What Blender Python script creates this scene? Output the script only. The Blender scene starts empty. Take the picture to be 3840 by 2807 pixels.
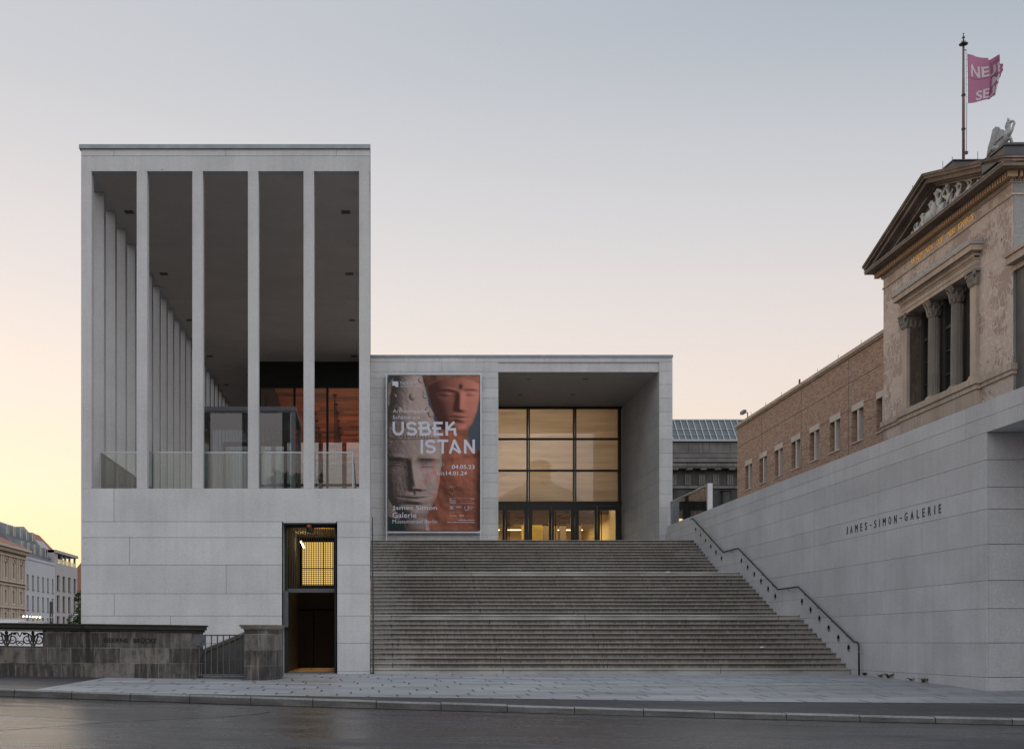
import bpy, bmesh, math, random
import numpy as np
from mathutils import Vector, Matrix
random.seed(7)
PI = math.pi
scn = bpy.context.scene
C = scn.collection

# ------------------------------------------------------------------ camera, sky, sun, exposure
EYE = 0.893
cam_d = bpy.data.cameras.new('camera')
cam_d.sensor_fit = 'HORIZONTAL'
cam_d.sensor_width = 36.0
cam_d.lens = 4540 / 3840 * 36
cam_d.shift_x = (1920 - 1390) / 3840
cam_d.shift_y = (2407 - 1403.5) / 3840
cam_d.clip_start = 0.1
cam_d.clip_end = 5000
cam = bpy.data.objects.new('camera', cam_d)
cam.location = (0, -34.66, EYE)
cam.rotation_euler = (PI / 2, 0, 0)
C.objects.link(cam)
scn.camera = cam

SUN_AZ = math.radians(-36)          # measured from +Y (view axis) towards +X
SUN_EL = math.radians(1.5)
SUN_DIR = Vector((math.sin(SUN_AZ), math.cos(SUN_AZ), 0))

world = bpy.data.worlds.new('World')
scn.world = world
world.use_nodes = True
wt = world.node_tree
for n in list(wt.nodes):
    wt.nodes.remove(n)


def N(nt, kind, ins=None, **props):
    n = nt.nodes.new(kind)
    for k, v in props.items():
        setattr(n, k, v)
    if ins:
        for k, v in ins.items():
            s = n.inputs[k]
            if isinstance(v, bpy.types.NodeSocket):
                nt.links.new(v, s)
            elif isinstance(v, bpy.types.Node):
                nt.links.new(v.outputs[0], s)
            else:
                if s.type == 'RGBA' and len(v) == 3:
                    v = (*v, 1)
                s.default_value = v
    return n


def MATH(nt, op, a, b=0.0, c=None, clamp=False):
    ins = {0: a, 1: b}
    if c is not None:
        ins[2] = c
    n = N(nt, 'ShaderNodeMath', ins, operation=op)
    n.use_clamp = clamp
    return n.outputs[0]


def RAMP(nt, fac, stops, interp='LINEAR'):
    n = N(nt, 'ShaderNodeValToRGB', {0: fac})
    cr = n.color_ramp
    cr.interpolation = interp
    while len(cr.elements) < len(stops):
        cr.elements.new(0.5)
    for e, (p, c) in zip(cr.elements, stops):
        e.position = p
        if not hasattr(c, '__len__'):
            c = (c, c, c)
        e.color = (*c[:3], 1)
    return n.outputs[0]


def MIX(nt, fac, a, b, mode='MIX'):
    n = nt.nodes.new('ShaderNodeMix')
    n.data_type = 'RGBA'
    n.blend_type = mode
    n.clamp_factor = True
    for idx, v in ((0, fac), (6, a), (7, b)):
        s = n.inputs[idx]
        if isinstance(v, bpy.types.NodeSocket):
            nt.links.new(v, s)
        elif idx == 0:
            s.default_value = v
        else:
            s.default_value = (*v[:3], 1)
    return n.outputs[2]


# sky: twilight gradient by true direction (height above horizon, angle from the glow) over a Nishita base
tc = N(wt, 'ShaderNodeTexCoord')
sep = N(wt, 'ShaderNodeSeparateXYZ', {0: tc.outputs['Generated']})
zc = MATH(wt, 'MAXIMUM', sep.outputs[2], 0.0)
hz = N(wt, 'ShaderNodeVectorMath', {0: tc.outputs['Generated'], 1: (1, 1, 0)}, operation='MULTIPLY')
hn = N(wt, 'ShaderNodeVectorMath', {0: hz.outputs[0]}, operation='NORMALIZE')
dt = N(wt, 'ShaderNodeVectorMath', {0: hn.outputs[0], 1: tuple(SUN_DIR)}, operation='DOT_PRODUCT')
near = N(wt, 'ShaderNodeMapRange', {0: dt.outputs[1], 1: 0.30, 2: 0.985, 3: 0.0, 4: 1.0})
back = N(wt, 'ShaderNodeMapRange', {0: dt.outputs[1], 1: 0.25, 2: -0.75, 3: 0.0, 4: 1.0}, interpolation_type='SMOOTHSTEP')
ramp_near = RAMP(wt, zc, [(0.0, (1.0, 0.72, 0.36)), (0.06, (0.98, 0.80, 0.48)), (0.12, (0.95, 0.84, 0.62)), (0.21, (0.90, 0.78, 0.70)),
                          (0.30, (0.77, 0.71, 0.70)), (0.42, (0.60, 0.60, 0.63)), (0.7, (0.44, 0.48, 0.55)), (1.0, (0.30, 0.36, 0.46))])
ramp_far = RAMP(wt, zc, [(0.0, (0.90, 0.66, 0.55)), (0.16, (0.83, 0.67, 0.61)), (0.24, (0.74, 0.66, 0.645)), (0.30, (0.62, 0.605, 0.63)),
                         (0.37, (0.485, 0.515, 0.565)), (0.45, (0.32, 0.38, 0.455)), (0.7, (0.27, 0.34, 0.44)), (1.0, (0.25, 0.32, 0.43))])
ramp_back = RAMP(wt, zc, [(0.0, (0.42, 0.36, 0.38)), (0.10, (0.78, 0.62, 0.66)), (0.20, (1.18, 1.06, 1.06)), (0.36, (1.72, 1.74, 1.77)), (0.65, (1.70, 1.78, 1.88)),
                          (1.0, (1.05, 1.14, 1.28))])
sk = MIX(wt, near.outputs[0], ramp_far, ramp_near)
sk = MIX(wt, back.outputs[0], sk, ramp_back)
nish = N(wt, 'ShaderNodeTexSky', sky_type='NISHITA', sun_disc=False, sun_elevation=SUN_EL, sun_rotation=SUN_AZ)
bg1 = N(wt, 'ShaderNodeBackground', {0: sk, 1: 0.97})
bg2 = N(wt, 'ShaderNodeBackground', {0: nish.outputs[0], 1: 0.05})
addw = N(wt, 'ShaderNodeAddShader', {0: bg1.outputs[0], 1: bg2.outputs[0]})
N(wt, 'ShaderNodeOutputWorld', {0: addw.outputs[0]})

sun_d = bpy.data.lights.new('sun', 'SUN')
sun_d.energy = 0.35
sun_d.angle = math.radians(12)
sun_d.color = (1.0, 0.72, 0.45)
sun = bpy.data.objects.new('sun', sun_d)
d = Vector((math.sin(SUN_AZ) * math.cos(SUN_EL), math.cos(SUN_AZ) * math.cos(SUN_EL), math.sin(SUN_EL)))
sun.rotation_euler = d.to_track_quat('Z', 'Y').to_euler()
sun.location = d * 300
C.objects.link(sun)

scn.view_settings.view_transform = 'Standard'
scn.view_settings.look = 'None'
scn.view_settings.exposure = 0.0
scn.view_settings.gamma = 1.0
scn.view_settings.use_curve_mapping = False
scn.render.engine = 'CYCLES'
scn.cycles.max_bounces = 10
scn.cycles.transparent_max_bounces = 24
scn.cycles.sample_clamp_indirect = 6.0
scn.cycles.caustics_reflective = False
scn.cycles.caustics_refractive = False

# ------------------------------------------------------------------ materials


def new_mat(name):
    m = bpy.data.materials.new(name)
    m.use_nodes = True
    nt = m.node_tree
    b = nt.nodes['Principled BSDF']
    return m, nt, b


def OBJ(nt, scale=(1, 1, 1), loc=(0, 0, 0)):
    t = N(nt, 'ShaderNodeTexCoord')
    mp = N(nt, 'ShaderNodeMapping', {0: t.outputs['Object'], 1: loc, 3: scale})
    return mp.outputs[0]


def NOISE(nt, vec, scale, detail=3.0, rough=0.55, dist=0.0):
    return N(nt, 'ShaderNodeTexNoise', {'Vector': vec, 'Scale': scale, 'Detail': detail, 'Roughness': rough, 'Distortion': dist}).outputs[0]


def BUMP(nt, b, h, strength=0.3, dist=0.02):
    bp = N(nt, 'ShaderNodeBump', {'Strength': strength, 'Distance': dist, 'Height': h})
    nt.links.new(bp.outputs[0], b.inputs['Normal'])


def link(nt, a, b):
    nt.links.new(a, b)


def plain(name, col, rough=0.6, metal=0.0, var=0.12, vscale=6.0, spec=0.5):
    m, nt, b = new_mat(name)
    n = NOISE(nt, OBJ(nt), vscale, 4)
    lo = tuple(c * (1 - var) for c in col)
    hi = tuple(min(1, c * (1 + var)) for c in col)
    link(nt, MIX(nt, n, lo, hi), b.inputs['Base Color'])
    b.inputs['Roughness'].default_value = rough
    b.inputs['Metallic'].default_value = metal
    b.inputs['Specular IOR Level'].default_value = spec
    return m


def granite(name, col, speck=0.5, mottle=0.10, streak=0.10, rough=0.75):
    """reconstituted pale stone: fine light and dark aggregate, soft mottling, faint rain streaks"""
    m, nt, b = new_mat(name)
    v = OBJ(nt)
    big = NOISE(nt, v, 0.7, 5)
    mid = NOISE(nt, v, 7.0, 4)
    fine = NOISE(nt, v, 21.0, 3, 0.85)
    st = NOISE(nt, OBJ(nt, (5, 5, 0.25)), 1.0, 4)
    c = MIX(nt, RAMP(nt, big, [(0.3, 0), (0.7, 1)]), tuple(x * (1 - mottle) for x in col), tuple(x * (1 + mottle) for x in col))
    c = MIX(nt, MATH(nt, 'MULTIPLY', RAMP(nt, st, [(0.45, 0), (0.75, 1)]), streak), c, tuple(x * 0.45 for x in col))
    c = MIX(nt, MATH(nt, 'MULTIPLY', RAMP(nt, mid, [(0.5, 0), (0.8, 1)]), 0.25), c, tuple(x * 0.7 for x in col))
    c = MIX(nt, MATH(nt, 'MULTIPLY', RAMP(nt, fine, [(0.55, 0), (0.67, 1)]), speck), c, tuple(min(0.9, x * 1.8) for x in col))
    c = MIX(nt, MATH(nt, 'MULTIPLY', RAMP(nt, fine, [(0.33, 1), (0.45, 0)]), speck * 0.7), c, tuple(x * 0.45 for x in col))
    tn = N(nt, 'ShaderNodeAttribute', attribute_name='tone')
    tb = MATH(nt, 'ADD', 1.0, MATH(nt, 'MULTIPLY', tn.outputs['Fac'], 0.05))
    c = MIX(nt, 1.0, c, N(nt, 'ShaderNodeCombineXYZ', {0: tb, 1: tb, 2: tb}).outputs[0], 'MULTIPLY')
    pit2 = RAMP(nt, N(nt, 'ShaderNodeTexVoronoi', {'Vector': v, 'Scale': 1.3}).outputs[0], [(0.02, 1), (0.03, 0)])
    c = MIX(nt, MATH(nt, 'MULTIPLY', pit2, 0.8), c, (0.02, 0.02, 0.02))
    link(nt, c, b.inputs['Base Color'])
    b.inputs['Roughness'].default_value = rough
    b.inputs['Specular IOR Level'].default_value = 0.3
    BUMP(nt, b, fine, 0.12, 0.01)
    return m


M = {}
M['granite'] = granite('pale_precast_stone', (0.485, 0.488, 0.494), speck=0.28, streak=0.14)
M['granite_in'] = granite('precast_column_stone', (0.475, 0.475, 0.478), speck=0.22, streak=0.22)
M['granite_wall'] = granite('stair_wall_stone', (0.53, 0.54, 0.555), speck=0.30, streak=0.14)
M['joint'] = plain('joint_mortar', (0.13, 0.13, 0.13), 0.9)
M['zinc'] = plain('zinc_cap', (0.20, 0.23, 0.25), 0.5, 0.4, 0.35, 3.0)
M['soffit'] = granite('loggia_ceiling_concrete', (0.56, 0.495, 0.46), speck=0.1, mottle=0.06, streak=0)
M['porch_soffit'] = granite('porch_ceiling_concrete', (0.40, 0.385, 0.375), speck=0.1, mottle=0.06, streak=0)
M['black_metal'] = plain('black_bronze_metal', (0.018, 0.018, 0.018), 0.45, 0.3)
M['dark_metal'] = plain('dark_steel', (0.045, 0.047, 0.05), 0.45, 0.5)
M['grey_metal'] = plain('painted_grey_steel', (0.075, 0.08, 0.09), 0.5, 0.3, 0.3, 12)
M['steel'] = plain('brushed_steel', (0.36, 0.37, 0.39), 0.35, 0.7)
M['white_frame'] = plain('pale_aluminium', (0.48, 0.49, 0.52), 0.45, 0.2)
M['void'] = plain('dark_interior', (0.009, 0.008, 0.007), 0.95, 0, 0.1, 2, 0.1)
M['lead'] = plain('dark_sheet_metal', (0.04, 0.04, 0.045), 0.45, 0.3, 0.3)
M['gold'] = plain('gilded_metal', (0.95, 0.56, 0.15), 0.4, 0.25)
M['ink'] = plain('black_letter_metal', (0.022, 0.022, 0.024), 0.5, 0.2)
M['statue'] = plain('pale_cast_zinc', (0.50, 0.50, 0.48), 0.7, 0.0, 0.22, 4.0)
M['griffin'] = plain('weathered_cast_zinc', (0.34, 0.345, 0.345), 0.7, 0.0, 0.35, 5.0)
M['white_paint'] = plain('white_paint', (0.62, 0.62, 0.64), 0.6)
M['leaf'] = plain('leaf_green', (0.05, 0.075, 0.022), 0.7, 0, 0.4, 3)
M['bark'] = plain('bark', (0.07, 0.05, 0.035), 0.9)


def glass(name, tint=(0.9, 0.93, 0.92), refl=1.0, base=0.03, rough=0.0):
    m = bpy.data.materials.new(name)
    m.use_nodes = True
    nt = m.node_tree
    for n in list(nt.nodes):
        nt.nodes.remove(n)
    fr = N(nt, 'ShaderNodeFresnel', {0: 1.5})
    fac = MATH(nt, 'ADD', MATH(nt, 'MULTIPLY', fr.outputs[0], refl), base, clamp=True)
    tr = N(nt, 'ShaderNodeBsdfTransparent', {0: tint})
    nz = NOISE(nt, OBJ(nt), 0.35, 2)
    bp = N(nt, 'ShaderNodeBump', {'Strength': 0.015, 'Distance': 0.05, 'Height': nz})
    gl = N(nt, 'ShaderNodeBsdfGlossy', {'Color': (0.95, 0.95, 0.95, 1), 'Roughness': rough, 'Normal': bp.outputs[0]})
    mx = N(nt, 'ShaderNodeMixShader', {0: fac, 1: tr.outputs[0], 2: gl.outputs[0]})
    N(nt, 'ShaderNodeOutputMaterial', {0: mx.outputs[0]})
    return m


M['glass'] = glass('clear_glass', (0.86, 0.90, 0.88), 1.0, 0.03)
M['glass_dark'] = glass('facade_glass', (0.85, 0.86, 0.84), 1.0, 0.02)
M['glass_hall'] = glass('hall_glass', (0.85, 0.86, 0.84), 2.0, 0.04)
M['glass_rail'] = glass('balustrade_glass', (0.88, 0.93, 0.90), 0.8, 0.005)
M['glass_grey'] = glass('smoked_lobby_glass', (0.78, 0.83, 0.85), 0.9, 0.02)


def emit(name, col, s):
    m = bpy.data.materials.new(name)
    m.use_nodes = True
    nt = m.node_tree
    for n in list(nt.nodes):
        nt.nodes.remove(n)
    e = N(nt, 'ShaderNodeEmission', {0: (*col, 1), 1: s})
    N(nt, 'ShaderNodeOutputMaterial', {0: e.outputs[0]})
    return m


# stair stone: grey stone with black grime running down the risers, cleaner by the two flank walls
def stair_mat():
    m, nt, b = new_mat('weathered_stair_stone')
    v = OBJ(nt)
    s = N(nt, 'ShaderNodeSeparateXYZ', {0: v})
    geo = N(nt, 'ShaderNodeNewGeometry')
    gs = N(nt, 'ShaderNodeSeparateXYZ', {0: geo.outputs['Normal']})
    base = MIX(nt, NOISE(nt, v, 2.0, 5), (0.205, 0.188, 0.170), (0.275, 0.255, 0.233))
    fine = NOISE(nt, v, 40.0, 2, 0.8)
    base = MIX(nt, MATH(nt, 'MULTIPLY', RAMP(nt, fine, [(0.6, 0), (0.72, 1)]), 0.4), base, (0.5, 0.5, 0.49))
    drip = NOISE(nt, OBJ(nt, (13, 0.7, 3.0)), 1.0, 5, 0.7)
    patch = NOISE(nt, OBJ(nt, (0.7, 0.5, 1.2)), 1.0, 4)
    z = s.outputs[2]
    fa = MATH(nt, 'FRACT', MATH(nt, 'DIVIDE', z, 1.773 / 12))
    fb = MATH(nt, 'FRACT', MATH(nt, 'DIVIDE', MATH(nt, 'SUBTRACT', z, 1.773), 1.737 / 12))
    fc = MATH(nt, 'FRACT', MATH(nt, 'DIVIDE', MATH(nt, 'SUBTRACT', z, 3.51), 1.726 / 12))
    k1 = MATH(nt, 'GREATER_THAN', z, 1.773)
    k2 = MATH(nt, 'GREATER_THAN', z, 3.51)
    f = MATH(nt, 'ADD', MATH(nt, 'MULTIPLY', fa, MATH(nt, 'SUBTRACT', 1.0, k1)), MATH(nt, 'ADD', MATH(nt, 'MULTIPLY', fb, MATH(nt, 'SUBTRACT', k1, k2)), MATH(nt, 'MULTIPLY', fc, k2)))
    g = MATH(nt, 'ADD', MATH(nt, 'MULTIPLY', drip, 0.75), MATH(nt, 'MULTIPLY', patch, 0.40))
    g = MATH(nt, 'ADD', g, MATH(nt, 'MULTIPLY', MATH(nt, 'SUBTRACT', f, 0.42), 0.42))
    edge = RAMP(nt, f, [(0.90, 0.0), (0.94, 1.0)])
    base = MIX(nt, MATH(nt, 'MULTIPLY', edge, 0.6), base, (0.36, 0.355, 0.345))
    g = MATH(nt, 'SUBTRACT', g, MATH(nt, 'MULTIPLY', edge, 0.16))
    clean = N(nt, 'ShaderNodeMapRange', {0: MATH(nt, 'ADD', s.outputs[0], MATH(nt, 'MULTIPLY', patch, 1.2)), 1: 0.5, 2: 2.2, 3: 0.36, 4: 0.0})
    clean2 = N(nt, 'ShaderNodeMapRange', {0: MATH(nt, 'ADD', s.outputs[0], MATH(nt, 'MULTIPLY', patch, 1.0)), 1: 12.6, 2: 14.2, 3: 0.0, 4: 0.22})
    g = MATH(nt, 'SUBTRACT', MATH(nt, 'SUBTRACT', g, clean.outputs[0]), clean2.outputs[0])
    grime = RAMP(nt, g, [(0.36, 0.0), (0.50, 0.6), (0.68, 1.0)])
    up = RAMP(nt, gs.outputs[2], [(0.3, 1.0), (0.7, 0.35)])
    lt1 = MATH(nt, 'MULTIPLY', MATH(nt, 'GREATER_THAN', z, 1.773 - 0.141), MATH(nt, 'LESS_THAN', z, 1.80))
    lt2 = MATH(nt, 'MULTIPLY', MATH(nt, 'GREATER_THAN', z, 3.51 - 0.139), MATH(nt, 'LESS_THAN', z, 3.54))
    lt3 = MATH(nt, 'LESS_THAN', z, 0.135)
    keep = MATH(nt, 'SUBTRACT', 1.0, MATH(nt, 'MULTIPLY', MATH(nt, 'MAXIMUM', MATH(nt, 'MAXIMUM', lt1, lt2), lt3), RAMP(nt, patch, [(0.35, 0.95), (0.65, 0.55)])))
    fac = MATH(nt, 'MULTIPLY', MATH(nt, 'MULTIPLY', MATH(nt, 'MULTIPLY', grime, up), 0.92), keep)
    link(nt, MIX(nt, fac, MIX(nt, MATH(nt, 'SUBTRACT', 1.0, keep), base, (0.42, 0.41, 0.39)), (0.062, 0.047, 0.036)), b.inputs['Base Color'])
    b.inputs['Roughness'].default_value = 0.62
    BUMP(nt, b, fine, 0.25, 0.01)
    return m


M['stair'] = stair_mat()


def paving_mat():
    m, nt, b = new_mat('damp_granite_paving')
    v = OBJ(nt)
    s = N(nt, 'ShaderNodeSeparateXYZ', {0: v})
    rowf = MATH(nt, 'DIVIDE', s.outputs[1], 0.62)
    row = MATH(nt, 'FLOOR', rowf)
    wn = N(nt, 'ShaderNodeTexWhiteNoise', {'W': row}, noise_dimensions='1D')
    xs = MATH(nt, 'ADD', MATH(nt, 'DIVIDE', s.outputs[0], 1.25), MATH(nt, 'MULTIPLY', wn.outputs[0], 7.0))
    jx = MATH(nt, 'MULTIPLY', MATH(nt, 'ABSOLUTE', MATH(nt, 'SUBTRACT', MATH(nt, 'FRACT', xs), 0.5)), 1.25)
    jy = MATH(nt, 'MULTIPLY', MATH(nt, 'ABSOLUTE', MATH(nt, 'SUBTRACT', MATH(nt, 'FRACT', rowf), 0.5)), 0.62)
    mx = RAMP(nt, jx, [(0.600, 0), (0.609, 1)])
    my = RAMP(nt, jy, [(0.300, 0), (0.309, 1)])
    cell = N(nt, 'ShaderNodeTexWhiteNoise', {'Vector': N(nt, 'ShaderNodeCombineXYZ', {0: MATH(nt, 'FLOOR', xs), 1: row})}, noise_dimensions='2D')
    col = MIX(nt, cell.outputs[0], (0.235, 0.243, 0.255), (0.31, 0.318, 0.332))
    big = NOISE(nt, OBJ(nt, (0.25, 1.4, 1)), 1.0, 5, 0.6)
    col = MIX(nt, MATH(nt, 'MULTIPLY', RAMP(nt, big, [(0.42, 0), (0.66, 1)]), 0.6), col, (0.13, 0.13, 0.138))
    fine = NOISE(nt, v, 45, 2, 0.8)
    col = MIX(nt, MATH(nt, 'MULTIPLY', RAMP(nt, fine, [(0.5, 0), (0.75, 1)]), 0.3), col, (0.50, 0.50, 0.51))
    brk = RAMP(nt, NOISE(nt, v, 1.1, 2), [(0.45, 0.15), (0.60, 1)])
    jm = MATH(nt, 'MAXIMUM', MATH(nt, 'MULTIPLY', mx, 0.95), MATH(nt, 'MULTIPLY', MATH(nt, 'MULTIPLY', my, brk), 0.85))
    link(nt, MIX(nt, jm, col, (0.012, 0.012, 0.012)), b.inputs['Base Color'])
    rg = RAMP(nt, big, [(0.35, 0.62), (0.65, 0.36)])
    link(nt, rg, b.inputs['Roughness'])
    b.inputs['Specular IOR Level'].default_value = 0.45
    BUMP(nt, b, MATH(nt, 'SUBTRACT', MATH(nt, 'MULTIPLY', fine, 0.25), jm), 0.25, 0.01)
    return m


M['paving'] = paving_mat()


def asphalt_mat(name, c0, c1, wet, bump=0.6):
    m, nt, b = new_mat(name)
    v = OBJ(nt)
    big = NOISE(nt, OBJ(nt, (0.22, 0.75, 1)), 1.0, 6, 0.6, 0.4)
    mid = NOISE(nt, v, 2.2, 5, 0.7)
    fine = NOISE(nt, v, 55, 3, 0.85)
    vor = N(nt, 'ShaderNodeTexVoronoi', {'Vector': v, 'Scale': 48.0}).outputs[0]
    col = MIX(nt, mid, c0, c1)
    chip = NOISE(nt, v, 19, 3, 0.95)
    col = MIX(nt, MATH(nt, 'MULTIPLY', RAMP(nt, chip, [(0.54, 0), (0.66, 1)]), 0.7), col, tuple(x * 4.5 for x in c1))
    col = MIX(nt, MATH(nt, 'MULTIPLY', RAMP(nt, chip, [(0.34, 1), (0.46, 0)]), 0.6), col, tuple(x * 0.3 for x in c0))
    col = MIX(nt, MATH(nt, 'MULTIPLY', RAMP(nt, big, [(0.45, 0), (0.6, 1)]), 0.45), col, tuple(x * 0.5 for x in c0))
    link(nt, col, b.inputs['Base Color'])
    r = MATH(nt, 'ADD', RAMP(nt, big, [(0.36, 0.62 - 0.12 * wet), (0.54, 0.48 - 0.27 * wet), (0.64, 0.40 - 0.27 * wet)]), MATH(nt, 'MULTIPLY', MATH(nt, 'SUBTRACT', mid, 0.5), 0.25))
    sx = N(nt, 'ShaderNodeSeparateXYZ', {0: v})
    damp = N(nt, 'ShaderNodeMapRange', {0: MATH(nt, 'ADD', sx.outputs[0], MATH(nt, 'MULTIPLY', big, 3.0)), 1: 2.0, 2: -4.5, 3: 0.0, 4: wet})
    r = MATH(nt, 'MULTIPLY', r, MATH(nt, 'SUBTRACT', 1.0, MATH(nt, 'MULTIPLY', damp.outputs[0], 0.38)))
    r = MATH(nt, 'ADD', r, MATH(nt, 'MULTIPLY', MATH(nt, 'SUBTRACT', chip, 0.5), 0.5))
    link(nt, r, b.inputs['Roughness'])
    link(nt, MATH(nt, 'ADD', 0.18, MATH(nt, 'MULTIPLY', damp.outputs[0], 0.80)), b.inputs['Specular IOR Level'])
    h = MATH(nt, 'ADD', MATH(nt, 'ADD', MATH(nt, 'MULTIPLY', vor, 0.5), MATH(nt, 'MULTIPLY', fine, 0.4)), MATH(nt, 'MULTIPLY', chip, 0.6))
    BUMP(nt, b, h, MATH(nt, 'MULTIPLY', bump, MATH(nt, 'SUBTRACT', 1.0, MATH(nt, 'MULTIPLY', damp.outputs[0], 0.6))), 0.012)
    return m


M['asphalt'] = asphalt_mat('wet_asphalt_road', (0.020, 0.019, 0.020), (0.042, 0.040, 0.042), 1.0, 0.55)
M['asphalt_path'] = asphalt_mat('asphalt_footpath', (0.024, 0.023, 0.024), (0.040, 0.039, 0.041), 0.15, 0.3)
M['kerb'] = granite('kerb_granite', (0.115, 0.112, 0.11), speck=0.8, mottle=0.35, streak=0.0, rough=0.55)
_m = M['kerb']
_nt = _m.node_tree
_b = _nt.nodes['Principled BSDF']
_src = _b.inputs['Base Color'].links[0].from_socket
_g = N(_nt, 'ShaderNodeNewGeometry')
_s = N(_nt, 'ShaderNodeSeparateXYZ', {0: _g.outputs['Normal']})
_dirt = MATH(_nt, 'MULTIPLY', RAMP(_nt, _s.outputs[2], [(0.3, 1.0), (0.8, 0.0)]), RAMP(_nt, NOISE(_nt, OBJ(_nt, (1.5, 1.5, 9)), 1.0, 4), [(0.3, 0.55), (0.7, 0.95)]))
link(_nt, MIX(_nt, _dirt, MIX(_nt, 1.0, _src, (1.7, 1.7, 1.72), 'MULTIPLY'), (0.035, 0.032, 0.030)), _b.inputs['Base Color'])
M['tar'] = plain('tar_seam', (0.012, 0.012, 0.012), 0.25, 0, 0.3, 4)


def wetline_mat():
    m, nt, b = new_mat('smooth_joint_seal')
    b.inputs['Base Color'].default_value = (0.08, 0.078, 0.075, 1)
    b.inputs['Roughness'].default_value = 0.18
    return m


M['seal'] = wetline_mat()


def ashlar_mat(name, cols, bw, bh, mortar=0.006, mcol=(0.28, 0.27, 0.25), ax='x', dirt=0.6):
    """old block stone: blocks of uneven tone, pale joints, sooty staining"""
    m, nt, b = new_mat(name)
    t = N(nt, 'ShaderNodeTexCoord')
    s = N(nt, 'ShaderNodeSeparateXYZ', {0: t.outputs['Object']})
    u = MATH(nt, 'ADD', s.outputs[0], MATH(nt, 'MULTIPLY', s.outputs[1], 0.8 if ax == 'x' else 1.0))
    vec = N(nt, 'ShaderNodeCombineXYZ', {0: u, 1: s.outputs[2], 2: 0.0})
    br = N(nt, 'ShaderNodeTexBrick', {'Vector': vec, 'Color1': (0, 0, 0, 1), 'Color2': (1, 1, 1, 1), 'Mortar': (0.5, 0.5, 0.5, 1), 'Scale': 1.0,
                                      'Mortar Size': mortar, 'Mortar Smooth': 0.2, 'Bias': 0.0, 'Brick Width': bw, 'Row Height': bh})
    br.offset = 0.43
    br.squash = 1.0
    col = RAMP(nt, br.outputs[0], [(i / (len(cols) - 1), c) for i, c in enumerate(cols)])
    n1 = NOISE(nt, t.outputs['Object'], 3.5, 6, 0.65)
    n2 = NOISE(nt, N(nt, 'ShaderNodeMapping', {0: t.outputs['Object'], 3: (9, 9, 1.2)}).outputs[0], 1.0, 5, 0.65)
    col = MIX(nt, MATH(nt, 'MULTIPLY', RAMP(nt, n1, [(0.42, 0), (0.68, 1)]), dirt), col, tuple(x * 0.32 for x in cols[0]))
    col = MIX(nt, MATH(nt, 'MULTIPLY', RAMP(nt, n2, [(0.48, 0), (0.72, 1)]), dirt * 0.7), col, tuple(min(1, x * 1.6) for x in cols[-1]))
    col = MIX(nt, MATH(nt, 'MULTIPLY', br.outputs[1], RAMP(nt, NOISE(nt, t.outputs['Object'], 2.2, 3), [(0.42, 0.1), (0.6, 0.8)])), col, mcol)
    link(nt, col, b.inputs['Base Color'])
    b.inputs['Roughness'].default_value = 0.8
    BUMP(nt, b, MATH(nt, 'SUBTRACT', NOISE(nt, t.outputs['Object'], 22, 4, 0.7), MATH(nt, 'MULTIPLY', br.outputs[1], 0.6)), 0.5, 0.02)
    return m


M['bridge_stone'] = ashlar_mat('sooty_sandstone_blocks', [(0.032, 0.028, 0.026), (0.082, 0.074, 0.067), (0.165, 0.148, 0.132)], 0.66, 0.40, 0.009, (0.24, 0.23, 0.21), 'x', 0.75)
M['bridge_cap'] = plain('mossy_dark_coping', (0.022, 0.022, 0.018), 0.85, 0, 0.6, 5)
M['pillar_cap'] = plain('worn_sandstone_coping', (0.16, 0.14, 0.115), 0.85, 0, 0.6, 7)
M['pale_stone'] = plain('sandstone_coping', (0.20, 0.175, 0.15), 0.85, 0, 0.35, 6)
M['iron'] = plain('cast_iron', (0.05, 0.048, 0.046), 0.55, 0.2, 0.3, 9)


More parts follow.
